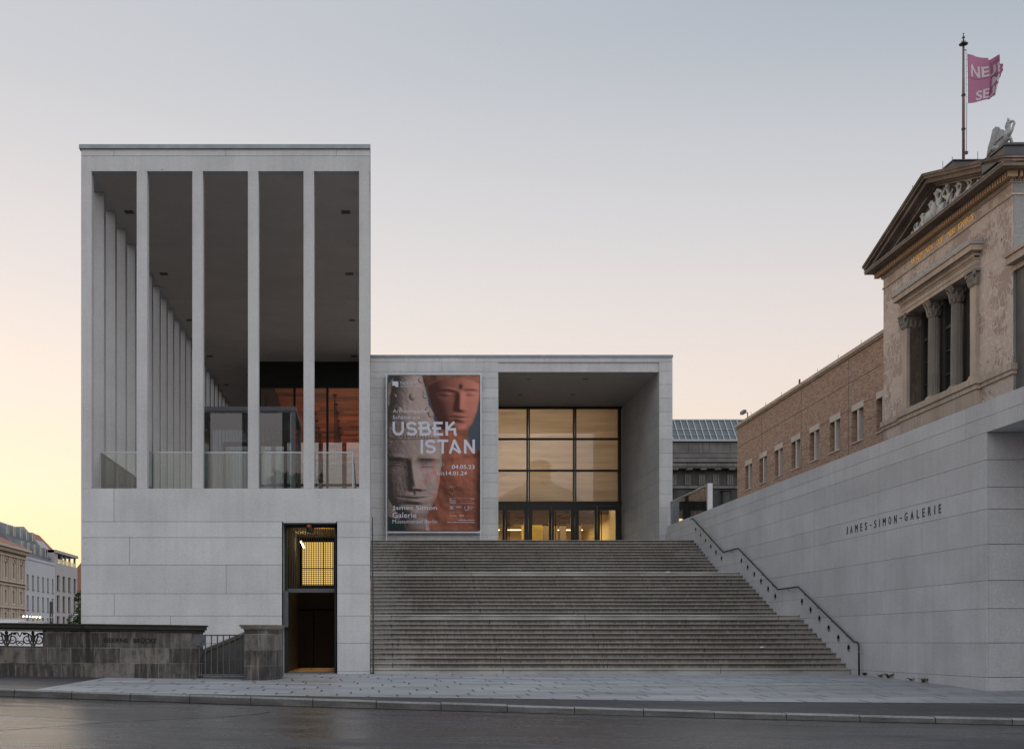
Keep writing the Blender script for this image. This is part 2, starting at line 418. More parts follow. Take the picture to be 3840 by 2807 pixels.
def stucco_mat():
    """war-scarred render: beige coat, brownish lost areas, light crackle veins, faint block joints"""
    m, nt, b = new_mat('scarred_stucco')
    v = OBJ(nt)
    n1 = NOISE(nt, v, 0.55, 6, 0.62, 0.6)
    n2 = NOISE(nt, OBJ(nt, (1, 1, 1), (9, 3, 2)), 0.9, 6, 0.7, 0.8)
    n3 = NOISE(nt, v, 5, 5, 0.7)
    col = MIX(nt, NOISE(nt, v, 0.3, 3), (0.50, 0.415, 0.355), (0.60, 0.505, 0.44))
    lost = RAMP(nt, n1, [(0.50, 0), (0.515, 1)])
    col = MIX(nt, MATH(nt, 'MULTIPLY', lost, 0.8), col, (0.36, 0.275, 0.235))
    pale = RAMP(nt, n2, [(0.585, 0), (0.60, 1)])
    col = MIX(nt, MATH(nt, 'MULTIPLY', pale, 0.7), col, (0.58, 0.51, 0.47))
    vo = N(nt, 'ShaderNodeTexVoronoi', {'Vector': OBJ(nt, (1, 1, 0.62)), 'Scale': 3.1}, feature='DISTANCE_TO_EDGE').outputs[0]
    vein = RAMP(nt, MATH(nt, 'ADD', vo, MATH(nt, 'MULTIPLY', MATH(nt, 'SUBTRACT', n3, 0.5), 0.05)), [(0.03, 1), (0.07, 0)])
    reg = RAMP(nt, NOISE(nt, OBJ(nt, (1, 1, 1), (3, 7, 1)), 0.4, 3), [(0.40, 0), (0.50, 1)])
    col = MIX(nt, MATH(nt, 'MULTIPLY', MATH(nt, 'MULTIPLY', vein, reg), 0.85), col, (0.64, 0.57, 0.52))
    t = N(nt, 'ShaderNodeTexCoord')
    s = N(nt, 'ShaderNodeSeparateXYZ', {0: t.outputs['Object']})
    vec = N(nt, 'ShaderNodeCombineXYZ', {0: s.outputs[0], 1: s.outputs[2], 2: 0.0})
    br = N(nt, 'ShaderNodeTexBrick', {'Vector': vec, 'Color1': (1, 1, 1, 1), 'Color2': (1, 1, 1, 1), 'Mortar': (0, 0, 0, 1), 'Scale': 1.0,
                                      'Mortar Size': 0.008, 'Brick Width': 1.5, 'Row Height': 0.52})
    col = MIX(nt, MATH(nt, 'MULTIPLY', br.outputs[1], 0.35), col, (0.16, 0.12, 0.10))
    col = MIX(nt, MATH(nt, 'MULTIPLY', RAMP(nt, n3, [(0.4, 0), (0.8, 1)]), 0.35), col, (0.24, 0.18, 0.145))
    hole = RAMP(nt, N(nt, 'ShaderNodeTexVoronoi', {'Vector': v, 'Scale': 0.9}).outputs[0], [(0.05, 1), (0.065, 0)])
    col = MIX(nt, MATH(nt, 'MULTIPLY', hole, 0.8), col, (0.06, 0.045, 0.04))
    link(nt, col, b.inputs['Base Color'])
    b.inputs['Roughness'].default_value = 0.9
    BUMP(nt, b, MATH(nt, 'SUBTRACT', MATH(nt, 'MULTIPLY', n3, 0.4), lost), 0.35, 0.03)
    return m


M['stucco'] = stucco_mat()
M['trim'] = granite('sandstone_trim', (0.47, 0.39, 0.32), speck=0.1, mottle=0.2, streak=0.5, rough=0.85)
M['cornice'] = granite('sooty_cornice_stone', (0.20, 0.155, 0.125), speck=0.1, mottle=0.35, streak=0.6, rough=0.85)
M['column_stone'] = granite('weathered_column_stone', (0.27, 0.245, 0.215), speck=0.1, mottle=0.2, streak=0.5, rough=0.85)
M['pale_trim'] = plain('pale_zinc_ornament', (0.40, 0.42, 0.42), 0.7, 0, 0.2)
M['grey_brick'] = ashlar_mat('painted_grey_brick', [(0.26, 0.26, 0.26), (0.30, 0.30, 0.30)], 0.28, 0.09, 0.006, (0.18, 0.18, 0.18), 'xy', 0.15)


def brick_mat():
    m, nt, b = new_mat('reclaimed_brick')
    t = N(nt, 'ShaderNodeTexCoord')
    s = N(nt, 'ShaderNodeSeparateXYZ', {0: t.outputs['Object']})
    vec = N(nt, 'ShaderNodeCombineXYZ', {0: MATH(nt, 'ADD', s.outputs[0], s.outputs[1]), 1: s.outputs[2], 2: 0.0})
    br = N(nt, 'ShaderNodeTexBrick', {'Vector': vec, 'Color1': (0, 0, 0, 1), 'Color2': (1, 1, 1, 1), 'Mortar': (0.5, 0.5, 0.5, 1), 'Scale': 1.0,
                                      'Mortar Size': 0.009, 'Mortar Smooth': 0.1, 'Brick Width': 0.26, 'Row Height': 0.085})
    col = RAMP(nt, br.outputs[0], [(0, (0.20, 0.10, 0.075)), (0.3, (0.30, 0.18, 0.135)), (0.6, (0.37, 0.255, 0.185)), (0.85, (0.42, 0.325, 0.225)), (1, (0.22, 0.125, 0.11))])
    n1 = NOISE(nt, t.outputs['Object'], 1.2, 5)
    col = MIX(nt, MATH(nt, 'MULTIPLY', n1, 0.5), col, (0.28, 0.175, 0.135))
    col = MIX(nt, MATH(nt, 'MULTIPLY', br.outputs[1], 0.75), col, (0.33, 0.26, 0.21))
    link(nt, col, b.inputs['Base Color'])
    b.inputs['Roughness'].default_value = 0.9
    return m


M['brick'] = brick_mat()
M['pale_lintel'] = granite('pale_lintel_stone', (0.46, 0.43, 0.39), speck=0.1, streak=0.1)
M['sooty'] = granite('soot_dark_stone', (0.13, 0.125, 0.12), speck=0.1, mottle=0.3, streak=0.7)
M['sooty_dark'] = granite('soot_black_stone', (0.055, 0.053, 0.052), speck=0.1, mottle=0.4, streak=0.7)
M['pane_dark'] = plain('dark_window_pane', (0.02, 0.021, 0.023), 0.15, 0, 0.2, 2, 0.3)
M['dentil'] = plain('glow_tinted_dentil_stone', (0.46, 0.32, 0.20), 0.85, 0, 0.25, 3)  # golden glow of low light from the left put into the stone colour
M['old_frame'] = plain('old_brown_window_frame', (0.045, 0.036, 0.03), 0.7, 0, 0.3, 4)
M['roof_glass'] = plain('skylight_glass', (0.09, 0.105, 0.11), 0.3, 0.0, 0.4, 1.2, 0.35)
M['skybar'] = plain('skylight_bar', (0.30, 0.33, 0.34), 0.5, 0.2)


def copper_mat():
    m, nt, b = new_mat('copper_ceiling_panels')
    t = N(nt, 'ShaderNodeTexCoord')
    s = N(nt, 'ShaderNodeSeparateXYZ', {0: t.outputs['Object']})
    rowf = MATH(nt, 'DIVIDE', s.outputs[1], 0.9)
    row = MATH(nt, 'FLOOR', rowf)
    wn = N(nt, 'ShaderNodeTexWhiteNoise', {'W': row}, noise_dimensions='1D')
    xs = MATH(nt, 'ADD', MATH(nt, 'DIVIDE', s.outputs[0], 2.2), MATH(nt, 'MULTIPLY', wn.outputs[0], 5.0))
    cell = N(nt, 'ShaderNodeTexWhiteNoise', {'Vector': N(nt, 'ShaderNodeCombineXYZ', {0: MATH(nt, 'FLOOR', xs), 1: row})}, noise_dimensions='2D')
    nz = NOISE(nt, OBJ(nt, (0.5, 1.6, 1)), 1.0, 4, 0.6)
    f = MATH(nt, 'ADD', MATH(nt, 'MULTIPLY', cell.outputs[0], 0.35), MATH(nt, 'MULTIPLY', nz, 0.75))
    col = RAMP(nt, f, [(0.36, (0.13, 0.032, 0.015)), (0.55, (0.40, 0.105, 0.045)), (0.70, (0.75, 0.24, 0.10))])
    link(nt, col, b.inputs['Base Color'])
    b.inputs['Metallic'].default_value = 0.35
    b.inputs['Roughness'].default_value = 0.45
    BUMP(nt, b, MATH(nt, 'ADD', nz, MATH(nt, 'FRACT', rowf)), 0.5, 0.05)
    return m


M['copper'] = copper_mat()


def blind_mat():
    m, nt, b = new_mat('translucent_blind')
    st = RAMP(nt, NOISE(nt, OBJ(nt, (0.30, 0.30, 4.0)), 1.0, 5, 0.65), [(0.35, 0), (0.65, 1)])
    col = MIX(nt, st, (0.54, 0.47, 0.395), (0.68, 0.60, 0.52))
    link(nt, col, b.inputs['Base Color'])
    b.inputs['Roughness'].default_value = 0.9
    tr = N(nt, 'ShaderNodeBsdfTranslucent', {0: col})
    mx = N(nt, 'ShaderNodeMixShader', {0: 0.55, 1: b.outputs[0], 2: tr.outputs[0]})
    link(nt, mx.outputs[0], nt.nodes['Material Output'].inputs[0])
    return m


M['blind'] = blind_mat()
M['warm_wall'] = plain('warm_lit_plaster', (0.62, 0.47, 0.25), 0.8, 0, 0.1, 1)
M['warm_dark'] = plain('brown_timber', (0.16, 0.11, 0.08), 0.7, 0, 0.2, 2)
M['curtain'] = plain('ochre_curtain', (0.60, 0.46, 0.16), 0.85, 0, 0.15, 6)
M['hall_lamp'] = emit('hall_lamp_glow', (1.0, 0.74, 0.36), 4.5)
M['tube_lamp'] = emit('tube_lamp_glow', (1.0, 0.80, 0.45), 22.0)
M['flood_lamp'] = emit('floodlight_glow', (1.0, 0.86, 0.5), 9.0)
M['lantern_glass'] = plain('red_brown_lens', (0.42, 0.12, 0.06), 0.25, 0, 0.1)

# ------------------------------------------------------------------ geometry helpers


class MB:
    def __init__(self, tf=None):
        self.v, self.f, self.tf = [], [], tf

    def add(self, vs, fs):
        o = len(self.v)
        if self.tf:
            vs = [self.tf(*p) for p in vs]
        self.v += [tuple(p) for p in vs]
        self.f += [tuple(i + o for i in f) for f in fs]
        return self

    def box(self, x0, x1, y0, y1, z0, z1):
        x0, x1 = min(x0, x1), max(x0, x1)
        y0, y1 = min(y0, y1), max(y0, y1)
        z0, z1 = min(z0, z1), max(z0, z1)
        return self.add([(x0, y0, z0), (x1, y0, z0), (x1, y1, z0), (x0, y1, z0), (x0, y0, z1), (x1, y0, z1), (x1, y1, z1), (x0, y1, z1)],
                        [(3, 2, 1, 0), (4, 5, 6, 7), (0, 1, 5, 4), (1, 2, 6, 5), (2, 3, 7, 6), (3, 0, 4, 7)])

    def prism(self, poly, a0, a1, axis='z'):
        """poly of 2-D points (ccw) extruded along axis: z->(x,y), y->(x,z), x->(y,z)"""
        def P(p, a):
            return (p[0], p[1], a) if axis == 'z' else ((p[0], a, p[1]) if axis == 'y' else (a, p[0], p[1]))
        n = len(poly)
        vs = [P(p, a0) for p in poly] + [P(p, a1) for p in poly]
        fs = [tuple(range(n))[::-1], tuple(range(n, 2 * n))] + [(i, (i + 1) % n, n + (i + 1) % n, n + i) for i in range(n)]
        return self.add(vs, fs)

    def quad(self, a, b, c, d):
        return self.add([a, b, c, d], [(0, 1, 2, 3)])

    def tube(self, pts, r, n=8, cap=True, closed=False):
        pts = [Vector(p) for p in pts]
        rs = r if hasattr(r, '__len__') else [r] * len(pts)
        vs, fs = [], []
        up = Vector((0, 0, 1))
        m = len(pts)
        pu = None
        for i, p in enumerate(pts):
            if closed:
                t = pts[(i + 1) % m] - pts[i - 1]
            else:
                t = pts[min(i + 1, m - 1)] - pts[max(i - 1, 0)]
            if t.length < 1e-9:
                t = Vector((0, 0, 1))
            t.normalize()
            if pu is None:
                u = t.cross(up)
                if u.length < 1e-3:
                    u = t.cross(Vector((1, 0, 0)))
            else:
                u = pu - t * pu.dot(t)
            u.normalize()
            pu = u
            w = t.cross(u)
            for k in range(n):
                a = 2 * PI * k / n
                vs.append(p + (u * math.cos(a) + w * math.sin(a)) * rs[i])
        rng = m if closed else m - 1
        for i in range(rng):
            j = (i + 1) % m
            for k in range(n):
                fs.append((i * n + k, i * n + (k + 1) % n, j * n + (k + 1) % n, j * n + k))
        if cap and not closed:
            fs.append(tuple(range(n))[::-1])
            fs.append(tuple((m - 1) * n + k for k in range(n)))
        return self.add(vs, fs)

    def lathe(self, prof, c=(0, 0, 0), n=16, mod=None, axis='z'):
        vs, fs = [], []
        for (r, z) in prof:
            for k in range(n):
                a = 2 * PI * k / n
                rr = r * (mod(a, z) if mod else 1)
                p = (rr * math.cos(a), rr * math.sin(a), z)
                if axis == 'y':
                    p = (p[0], p[2], p[1])
                vs.append((c[0] + p[0], c[1] + p[1], c[2] + p[2]))
        m = len(prof)
        for i in range(m - 1):
            for k in range(n):
                fs.append((i * n + k, i * n + (k + 1) % n, (i + 1) * n + (k + 1) % n, (i + 1) * n + k))
        fs.append(tuple(range(n))[::-1])
        fs.append(tuple((m - 1) * n + k for k in range(n)))
        return self.add(vs, fs)

    def ball(self, c, r, n=10, s=(1, 1, 1)):
        vs, fs = [], []
        m = max(5, n // 2 + 2)
        for i in range(m + 1):
            t = PI * i / m
            for k in range(n):
                a = 2 * PI * k / n
                vs.append((c[0] + r * s[0] * math.sin(t) * math.cos(a), c[1] + r * s[1] * math.sin(t) * math.sin(a), c[2] + r * s[2] * math.cos(t)))
        for i in range(m):
            for k in range(n):
                fs.append((i * n + k, (i + 1) * n + k, (i + 1) * n + (k + 1) % n, i * n + (k + 1) % n))
        return self.add(vs, fs)

    def mesh(self, name, smooth=False):
        me = bpy.data.meshes.new(name)
        me.from_pydata(self.v, [], self.f)
        if len(self.v) % 8 == 0 and len(self.f) == len(self.v) // 8 * 6:
            at_ = me.attributes.new('tone', 'FLOAT', 'POINT')
            rr_ = random.Random(len(self.v))
            tv = []
            for _ in range(len(self.v) // 8):
                tv += [rr_.uniform(-1, 1)] * 8
            at_.data.foreach_set('value', tv)
        bm = bmesh.new()
        bm.from_mesh(me)
        bmesh.ops.recalc_face_normals(bm, faces=bm.faces)
        bm.to_mesh(me)
        bm.free()
        if smooth:
            me.polygons.foreach_set('use_smooth', [True] * len(me.polygons))
        me.update()
        return me

    def build(self, name, mat, parent=None, local=False, smooth=False, origin=None):
        me = self.mesh(name, smooth)
        me.materials.append(mat)
        return put(name, me, parent, local, origin)


def mat_of(o):
    return Matrix.Translation(o.location) @ o.rotation_euler.to_matrix().to_4x4()


def put(name, me, parent=None, local=False, origin=None):
    o = bpy.data.objects.new(name, me)
    C.objects.link(o)
    if parent is not None:
        o.parent = parent
        if not local:
            w = Matrix.Identity(4)
            chain = []
            q = parent
            while q is not None:
                chain.append(q)
                q = q.parent
            for q in reversed(chain):
                w = w @ (q.matrix_parent_inverse if q.parent else Matrix.Identity(4)) @ mat_of(q)
            o.matrix_parent_inverse = w.inverted()
    elif origin is not None:
        me.transform(Matrix.Translation(-Vector(origin)))
        o.location = origin
    return o


def tag(o, label, cat, group=None, kind=None):
    if label:
        o['label'] = label
    if cat:
        o['category'] = cat
    if group:
        o['group'] = group
    if kind:
        o['kind'] = kind
    return o


def thing(name, label, cat, loc=(0, 0, 0), rot=0.0, group=None):
    o = bpy.data.objects.new(name, None)
    C.objects.link(o)
    o.empty_display_size = 0.3
    o.location = loc
    o.rotation_euler = (0, 0, rot)
    return tag(o, label, cat, group)


def struct(o, kind='structure'):
    o['kind'] = kind
    return o


def blocks(mb, u0, u1, courses, joints, place, depth=0.035, gap=0.013, holes=()):
    """facing slabs: courses [z0,z1,...], joints {course index: [u,...]}, place(u0,u1,z0,z1,d) adds a slab; holes cut (ua,ub,za,zb)"""
    for i in range(len(courses) - 1):
        z0, z1 = courses[i], courses[i + 1]
        segs = [(u0, u1)]
        for (ua, ub, za, zb) in holes:
            if za < z1 - 0.01 and zb > z0 + 0.01:
                ns = []
                for (a, b) in segs:
                    if ub <= a or ua >= b:
                        ns.append((a, b))
                    else:
                        if ua > a:
                            ns.append((a, ua))
                        if ub < b:
                            ns.append((ub, b))
                segs = ns
        js = sorted(joints.get(i, []))
        for (a, b) in segs:
            cuts = [a] + [j for j in js if a + 0.1 < j < b - 0.1] + [b]
            for p, q in zip(cuts[:-1], cuts[1:]):
                g0 = gap / 2 if p != a else 0
                g1 = gap / 2 if q != b else 0
                place(p + g0, q - g1, z0 + gap / 2, z1 - gap / 2, depth)


def text_geo(s, bold=0.0, depth=0.0, res=3):
    cu = bpy.data.curves.new('t', 'FONT')
    cu.body = s
    cu.size = 1.0
    cu.offset = bold
    cu.extrude = depth
    cu.resolution_u = res
    ob = bpy.data.objects.new('t', cu)
    C.objects.link(ob)
    dg = bpy.context.evaluated_depsgraph_get()
    dg.update()
    me = bpy.data.meshes.new_from_object(ob.evaluated_get(dg))
    vs = [tuple(v.co) for v in me.vertices]
    fs = [tuple(p.vertices) for p in me.polygons]
    bpy.data.objects.remove(ob)
    bpy.data.curves.remove(cu)
    bpy.data.meshes.remove(me)
    return vs, fs


def fit_text(mb, s, x0, x1, y0, y1, tf, bold=0.0, depth=0.0, ref=None, res=3):
    """text scaled to fill the box x0..x1, y0..y1 (its own inked bounds, or height of ref string); tf maps (x,y,z)"""
    vs, fs = text_geo(s, bold, depth, res)
    xs = [v[0] for v in vs]
    ys = [v[1] for v in vs]
    if ref:
        rv, _ = text_geo(ref, bold, 0, 2)
        ys = [v[1] for v in rv]
    ax, bx, ay, by = min(xs), max(xs), min(ys), max(ys)
    out = [tf(x0 + (v[0] - ax) / (bx - ax) * (x1 - x0), y0 + (v[1] - ay) / (by - ay) * (y1 - y0), v[2]) for v in vs]
    mb.add(out, fs)


def skin(name, chains, mat, parent=None, local=True, subdiv=1, tf=None, extra=None, origin=None):
    """one continuous body from joints: chains = list of lists of (point, radius); first point of later chains may repeat an earlier joint"""
    key, verts, rad, edges = {}, [], [], []

    def vid(p, r):
        k = tuple(round(c, 4) for c in p)
        if k not in key:
            key[k] = len(verts)
            verts.append(p)
            rad.append(r)
        return key[k]
    for ch in chains:
        ids = [vid(p, r) for p, r in ch]
        for a, b in zip(ids[:-1], ids[1:]):
            if a != b and (a, b) not in edges:
                edges.append((a, b))
    me = bpy.data.meshes.new('sk')
    me.from_pydata(verts, edges, [])
    ob = bpy.data.objects.new('sk', me)
    C.objects.link(ob)
    md = ob.modifiers.new('s', 'SKIN')
    md.branch_smoothing = 0.4
    sv = me.skin_vertices[0].data
    for i, r in enumerate(rad):
        r = r if hasattr(r, '__len__') else (r, r)
        sv[i].radius = r
        sv[i].use_root = (i == 0)
    sd = ob.modifiers.new('d', 'SUBSURF')
    sd.levels = subdiv
    sd.render_levels = subdiv
    dg = bpy.context.evaluated_depsgraph_get()
    dg.update()
    res = bpy.data.meshes.new_from_object(ob.evaluated_get(dg))
    bpy.data.objects.remove(ob)
    bpy.data.meshes.remove(me)
    res.name = name
    if tf:
        res.transform(tf)
    if extra:
        bm = bmesh.new()
        bm.from_mesh(res)
        for (vs, fs) in extra:
            b = [bm.verts.new(v) for v in vs]
            for f in fs:
                try:
                    bm.faces.new([b[i] for i in f])
                except ValueError:
                    pass
        bm.to_mesh(res)
        bm.free()
    res.materials.clear()
    res.materials.append(mat)
    res.polygons.foreach_set('use_smooth', [True] * len(res.polygons))
    return put(name, res, parent, local, origin)
# ------------------------------------------------------------------ ground, street, pavement, kerb
ST = -0.1959                                   # street runs to the right and slightly towards the viewer


def interp(x, pts):
    if x <= pts[0][0]:
        s = (pts[1][1] - pts[0][1]) / (pts[1][0] - pts[0][0])
        return pts[0][1] + max(-14, x - pts[0][0]) * s * 0.8
    if x >= pts[-1][0]:
        s = (pts[-1][1] - pts[-2][1]) / (pts[-1][0] - pts[-2][0])
        return pts[-1][1] + min(25, x - pts[-1][0]) * s
    for (a, za), (b, zb) in zip(pts[:-1], pts[1:]):
        if a <= x <= b:
            t = (x - a) / (b - a)
            return za + (zb - za) * t


def kerb_y(x):
    return -11.441 + ST * x


KT = [(-7.56, -0.059), (-1.518, -0.195), (6.86, -0.374), (11.33, -0.4345)]
KB = [(-7.56, -0.20), (-1.518, -0.345), (6.86, -0.49), (11.33, -0.541)]


def kerb_top(x):
    return interp(x, KT)


def road_z(x):
    return interp(x, KB)


def ground_z(x, y):
    yk = kerb_y(x) + 0.3
    t = max(0.0, min(1.0, (0 - y) / (0 - yk)))
    a = 1.0 - 0.64 * max(0.0, min(1.0, (x + 2) / 14.0))
    return kerb_top(x) * (a * t + (1 - a) * t * t)


def pave_edge(x):
    pts = [(-40, -4.0), (-6.6, -9.85), (-6.0, -10.27), (-1.56, -10.2), (3.35, -10.1), (12.8, -10.75), (30, -12.2)]
    for (a, za), (b, zb) in zip(pts[:-1], pts[1:]):
        if a <= x <= b:
            return za + (zb - za) * (x - a) / (b - a)
    return pts[-1][1]


def sheet(name, mat, xs, rows, zf, dz=0.0, kind='structure'):
    """loft: for each x the y-values of rows(x)"""
    mb = MB()
    n = None
    vs = []
    for x in xs:
        ys = rows(x)
        n = len(ys)
        vs += [(x, y, zf(x, y) + dz) for y in ys]
    fs = []
    for i in range(len(xs) - 1):
        for j in range(n - 1):
            fs.append((i * n + j, (i + 1) * n + j, (i + 1) * n + j + 1, i * n + j + 1))
    mb.add(vs, fs)
    return struct(mb.build(name, mat, smooth=True), kind)


def lin(a, b, n):
    return [a + (b - a) * i / (n - 1) for i in range(n)]


# far ground sheet to the horizon, well below the quays
struct(MB().quad((-1500, -600, -4.2), (1500, -600, -4.2), (1500, 2500, -4.2), (-1500, 2500, -4.2)).build('ground', plain('far_ground', (0.09, 0.085, 0.075), 0.9)))
wm, wnt, wb = new_mat('canal_water')
wb.inputs['Base Color'].default_value = (0.02, 0.026, 0.024, 1)
wb.inputs['Roughness'].default_value = 0.08
BUMP(wnt, wb, NOISE(wnt, OBJ(wnt, (1, 1, 1)), 1.4, 3), 0.25, 0.05)
struct(MB().quad((-42, -8, -3.4), (-8.6, -8, -3.4), (-8.6, 420, -3.4), (-42, 420, -3.4)).build('canal_water', wm))
struct(MB().box(-300, -42, -6, 900, -4.0, -0.6).build('quay', plain('quay_paving', (0.16, 0.15, 0.145), 0.85, 0, 0.2, 1)))
struct(MB().box(-8.0, 90, 20, 240, -4.0, -0.25).build('island_ground', plain('island_paving', (0.16, 0.155, 0.15), 0.85, 0, 0.2, 1)))
# flat bed under pavement / bridge deck so that nothing floats
struct(MB().box(-60, -8.3, -60, -1.2, -4.0, -2.2).build('bridge_deck', plain('bridge_underside', (0.1, 0.1, 0.095), 0.9)))

xs_p = lin(-6.9, 40, 95)
sheet('pavement', M['paving'], xs_p, lambda x: lin(pave_edge(x), 0.25 if x < 13.8 else -6.8, 24), ground_z)
sheet('entrance_forecourt_floor', M['paving'], lin(-2.6, -0.9, 4), lambda x: lin(0.25, 8.3, 6), lambda x, y: 0.0, 0.002)
xs_a = lin(-60, -6.9, 80)
sheet('asphalt_path_on_bridge', M['asphalt_path'], xs_a, lambda x: lin(kerb_y(x) + 0.3, kerb_y(x) + 9.0, 10), ground_z)
xs_b = lin(-6.9, 40, 95)
sheet('asphalt_strip', M['asphalt_path'], xs_b, lambda x: lin(kerb_y(x) + 0.3, max(pave_edge(x), kerb_y(x) + 0.32), 8), ground_z)
xs_r = lin(-70, 60, 131)


def road_rows(x):
    return [kerb_y(x) + 0.02, kerb_y(x) - 0.3, kerb_y(x) - 0.8] + [kerb_y(x) - 1.5 - 1.2 * k for k in range(12)] + [kerb_y(x) - 22, kerb_y(x) - 60]


def road_surface(x, y):
    s = kerb_y(x) - y
    xx = x + 0.19 * s
    return road_z(xx) + 0.012 * min(s, 4.0) - 0.010 * max(0, min(s, 14) - 6)


sheet('street', M['asphalt'], xs_r, road_rows, road_surface)

sheet('gutter_strip', plain('wet_gutter_tar', (0.011, 0.011, 0.011), 0.4, 0, 0.4, 3), xs_r, lambda x: [kerb_y(x) + 0.01, kerb_y(x) - 0.12 - 0.03 * math.sin(2.3 * x) - 0.02 * math.sin(7.1 * x)], road_surface, 0.005)
kb = MB()
x = -60.0
L = 1.25 / 1.019
while x < 45:
    a, b = x + 0.007, x + L - 0.007
    za, zb_ = kerb_top(a), kerb_top(b)
    ba, bb = road_z(a) - 0.05, road_z(b) - 0.05
    jit = random.uniform(-0.006, 0.006)
    ya, yb = kerb_y(a), kerb_y(b)
    bev = 0.025
    prof = [(-0.02, None), (0.0, -bev), (bev, 0.0), (0.30, 0.0), (0.32, -0.02), (0.32, None)]
    vs = []
    for (xx, yy, zt, zb0) in ((a, ya, za, ba), (b, yb, zb_, bb)):
        for (o, dz) in prof:
            vs.append((xx, yy + o, zb0 if dz is None else zt + dz + jit))
    n = len(prof)
    kb.add(vs, [(i, i + 1, n + i + 1, n + i) for i in range(n - 1)] + [tuple(range(n)), tuple(range(n, 2 * n))])
    x += L
struct(kb.build('kerb', M['kerb']))


def ribbon(name, pts, w, mat, zf, dz):
    mb = MB()
    vs, fs = [], []
    P = []
    for (p, q) in zip(pts[:-1], pts[1:]):
        for k in range(8):
            P.append((p[0] + (q[0] - p[0]) * k / 8, p[1] + (q[1] - p[1]) * k / 8))
    P.append(pts[-1])
    for i, (px, py) in enumerate(P):
        a, b = P[max(0, i - 1)], P[min(len(P) - 1, i + 1)]
        dx, dy = b[0] - a[0], b[1] - a[1]
        l = math.hypot(dx, dy)
        nx, ny = -dy / l, dx / l
        ww = w * random.uniform(0.6, 1.2)
        jx, jy = random.uniform(-.02, .02), random.uniform(-.02, .02)
        for sgn in (-1, 1):
            x_, y_ = px + jx + nx * ww * sgn / 2, py + jy + ny * ww * sgn / 2
            vs.append((x_, y_, zf(x_, y_) + dz))
    for i in range(len(P) - 1):
        fs.append((2 * i, 2 * i + 1, 2 * i + 3, 2 * i + 2))
    mb.add(vs, fs)
    return struct(mb.build(name, mat))


ribbon('road_seam_pale', [(-8.02, -15.48), (-4.9, -16.25), (-3.63, -16.65)], 0.05, M['seal'], road_surface, 0.006)
ribbon('road_seam_pale', [(-3.63, -16.65), (-4.9, -18.5), (-6.0, -20.4)], 0.05, M['seal'], road_surface, 0.006)
ribbon('road_seam_dark', [(-3.55, -16.6), (-2.4, -15.4), (-1.9, -14.3), (-1.75, -13.55)], 0.05, M['tar'], road_surface, 0.006)
ribbon('road_seam_dark', [(2.7, -13.9), (5.0, -14.35), (8.5, -15.05)], 0.05, M['tar'], road_surface, 0.006)
ribbon('road_seam_dark', [(2.9, -12.55), (5.5, -13.1), (6.0, -13.2)], 0.04, M['tar'], road_surface, 0.006)

# ------------------------------------------------------------------ staircase
YA = [0.0 + 0.378 * i for i in range(12)]
YB = [6.35 + 0.3737 * i for i in range(12)]
YC = [13.01 + 0.3464 * i for i in range(12)]
ZA = [1.773 * (i + 1) / 12 for i in range(12)]
ZB = [1.773 + 1.737 * (i + 1) / 12 for i in range(12)]
ZC = [3.510 + 1.726 * (i + 1) / 12 for i in range(12)]
EDGE = list(zip(YA + YB + YC, ZA + ZB + ZC))
stair = thing('staircase', 'broad outdoor stone staircase of three flights, grime-streaked, climbing to the porch', 'staircase', (6.9, 0, 0))
flights = [EDGE[0:12], EDGE[12:24], EDGE[24:36]]
zprev = -0.25
ystart = [0.0, 6.35, 13.01, 21.9]
for fi, fl in enumerate(flights):
    mb = MB()
    for i, (ye, z) in enumerate(fl):
        ynext = fl[i + 1][0] if i + 1 < len(fl) else ystart[fi + 1]
        z0 = zprev - 0.02
        r = random.Random(fi * 50 + i)
        segs = 4
        jit = r.uniform(-0.03, 0.03)
        cuts = [-0.012] + [c + jit for c in ((3.77, 10.0) if (i + fi) % 2 == 0 else (0.66, 6.88, 13.1))] + [13.752]
        for a, b in zip(cuts[:-1], cuts[1:]):
            g = 0.009
            zz = z + r.uniform(-0.004, 0.004)
            # slab with small nosing, and the riser body below it set back
            x0, x1 = a + g, b - g
            bev = 0.012
            prof = [(ye + 0.035, z0), (ye + 0.035, zz - 0.045), (ye, zz - 0.04), (ye, zz - bev), (ye + bev, zz), (ynext + 0.06, zz), (ynext + 0.06, z0)]
            mb.prism([(p[0], p[1]) for p in prof], x0, x1, 'x')
        zprev = z
    mb.build('flight_of_steps', M['stair'], stair)
MB().box(0.0, 13.74, 0.3, 21.9, -0.4, -0.02).prism([(0.4, -0.3), (21.8, -0.3), (21.8, 5.0), (17.1, 5.0), (13.3, 3.3), (11.0, 3.3), (6.7, 1.55), (4.7, 1.55)], -0.01, 13.75, 'x').build('stair_footing', M['joint'], stair)

# ------------------------------------------------------------------ right-hand entrance wall with letters, lamps
WX = 13.76
CRS = [-0.45, 0.112, 0.882, 1.648, 2.275, 3.085, 3.87, 4.36, 4.97, 5.58, 5.93, 6.285]
wall = thing('entrance_wall', 'long pale stone flank wall beside the stairs carrying dark lettering', 'wall', (13.76, 7, 0))
mb = MB()


def wplace(y0, y1, z0, z1, dd):
    mb.box(WX, WX + dd, y0, y1, z0, z1)


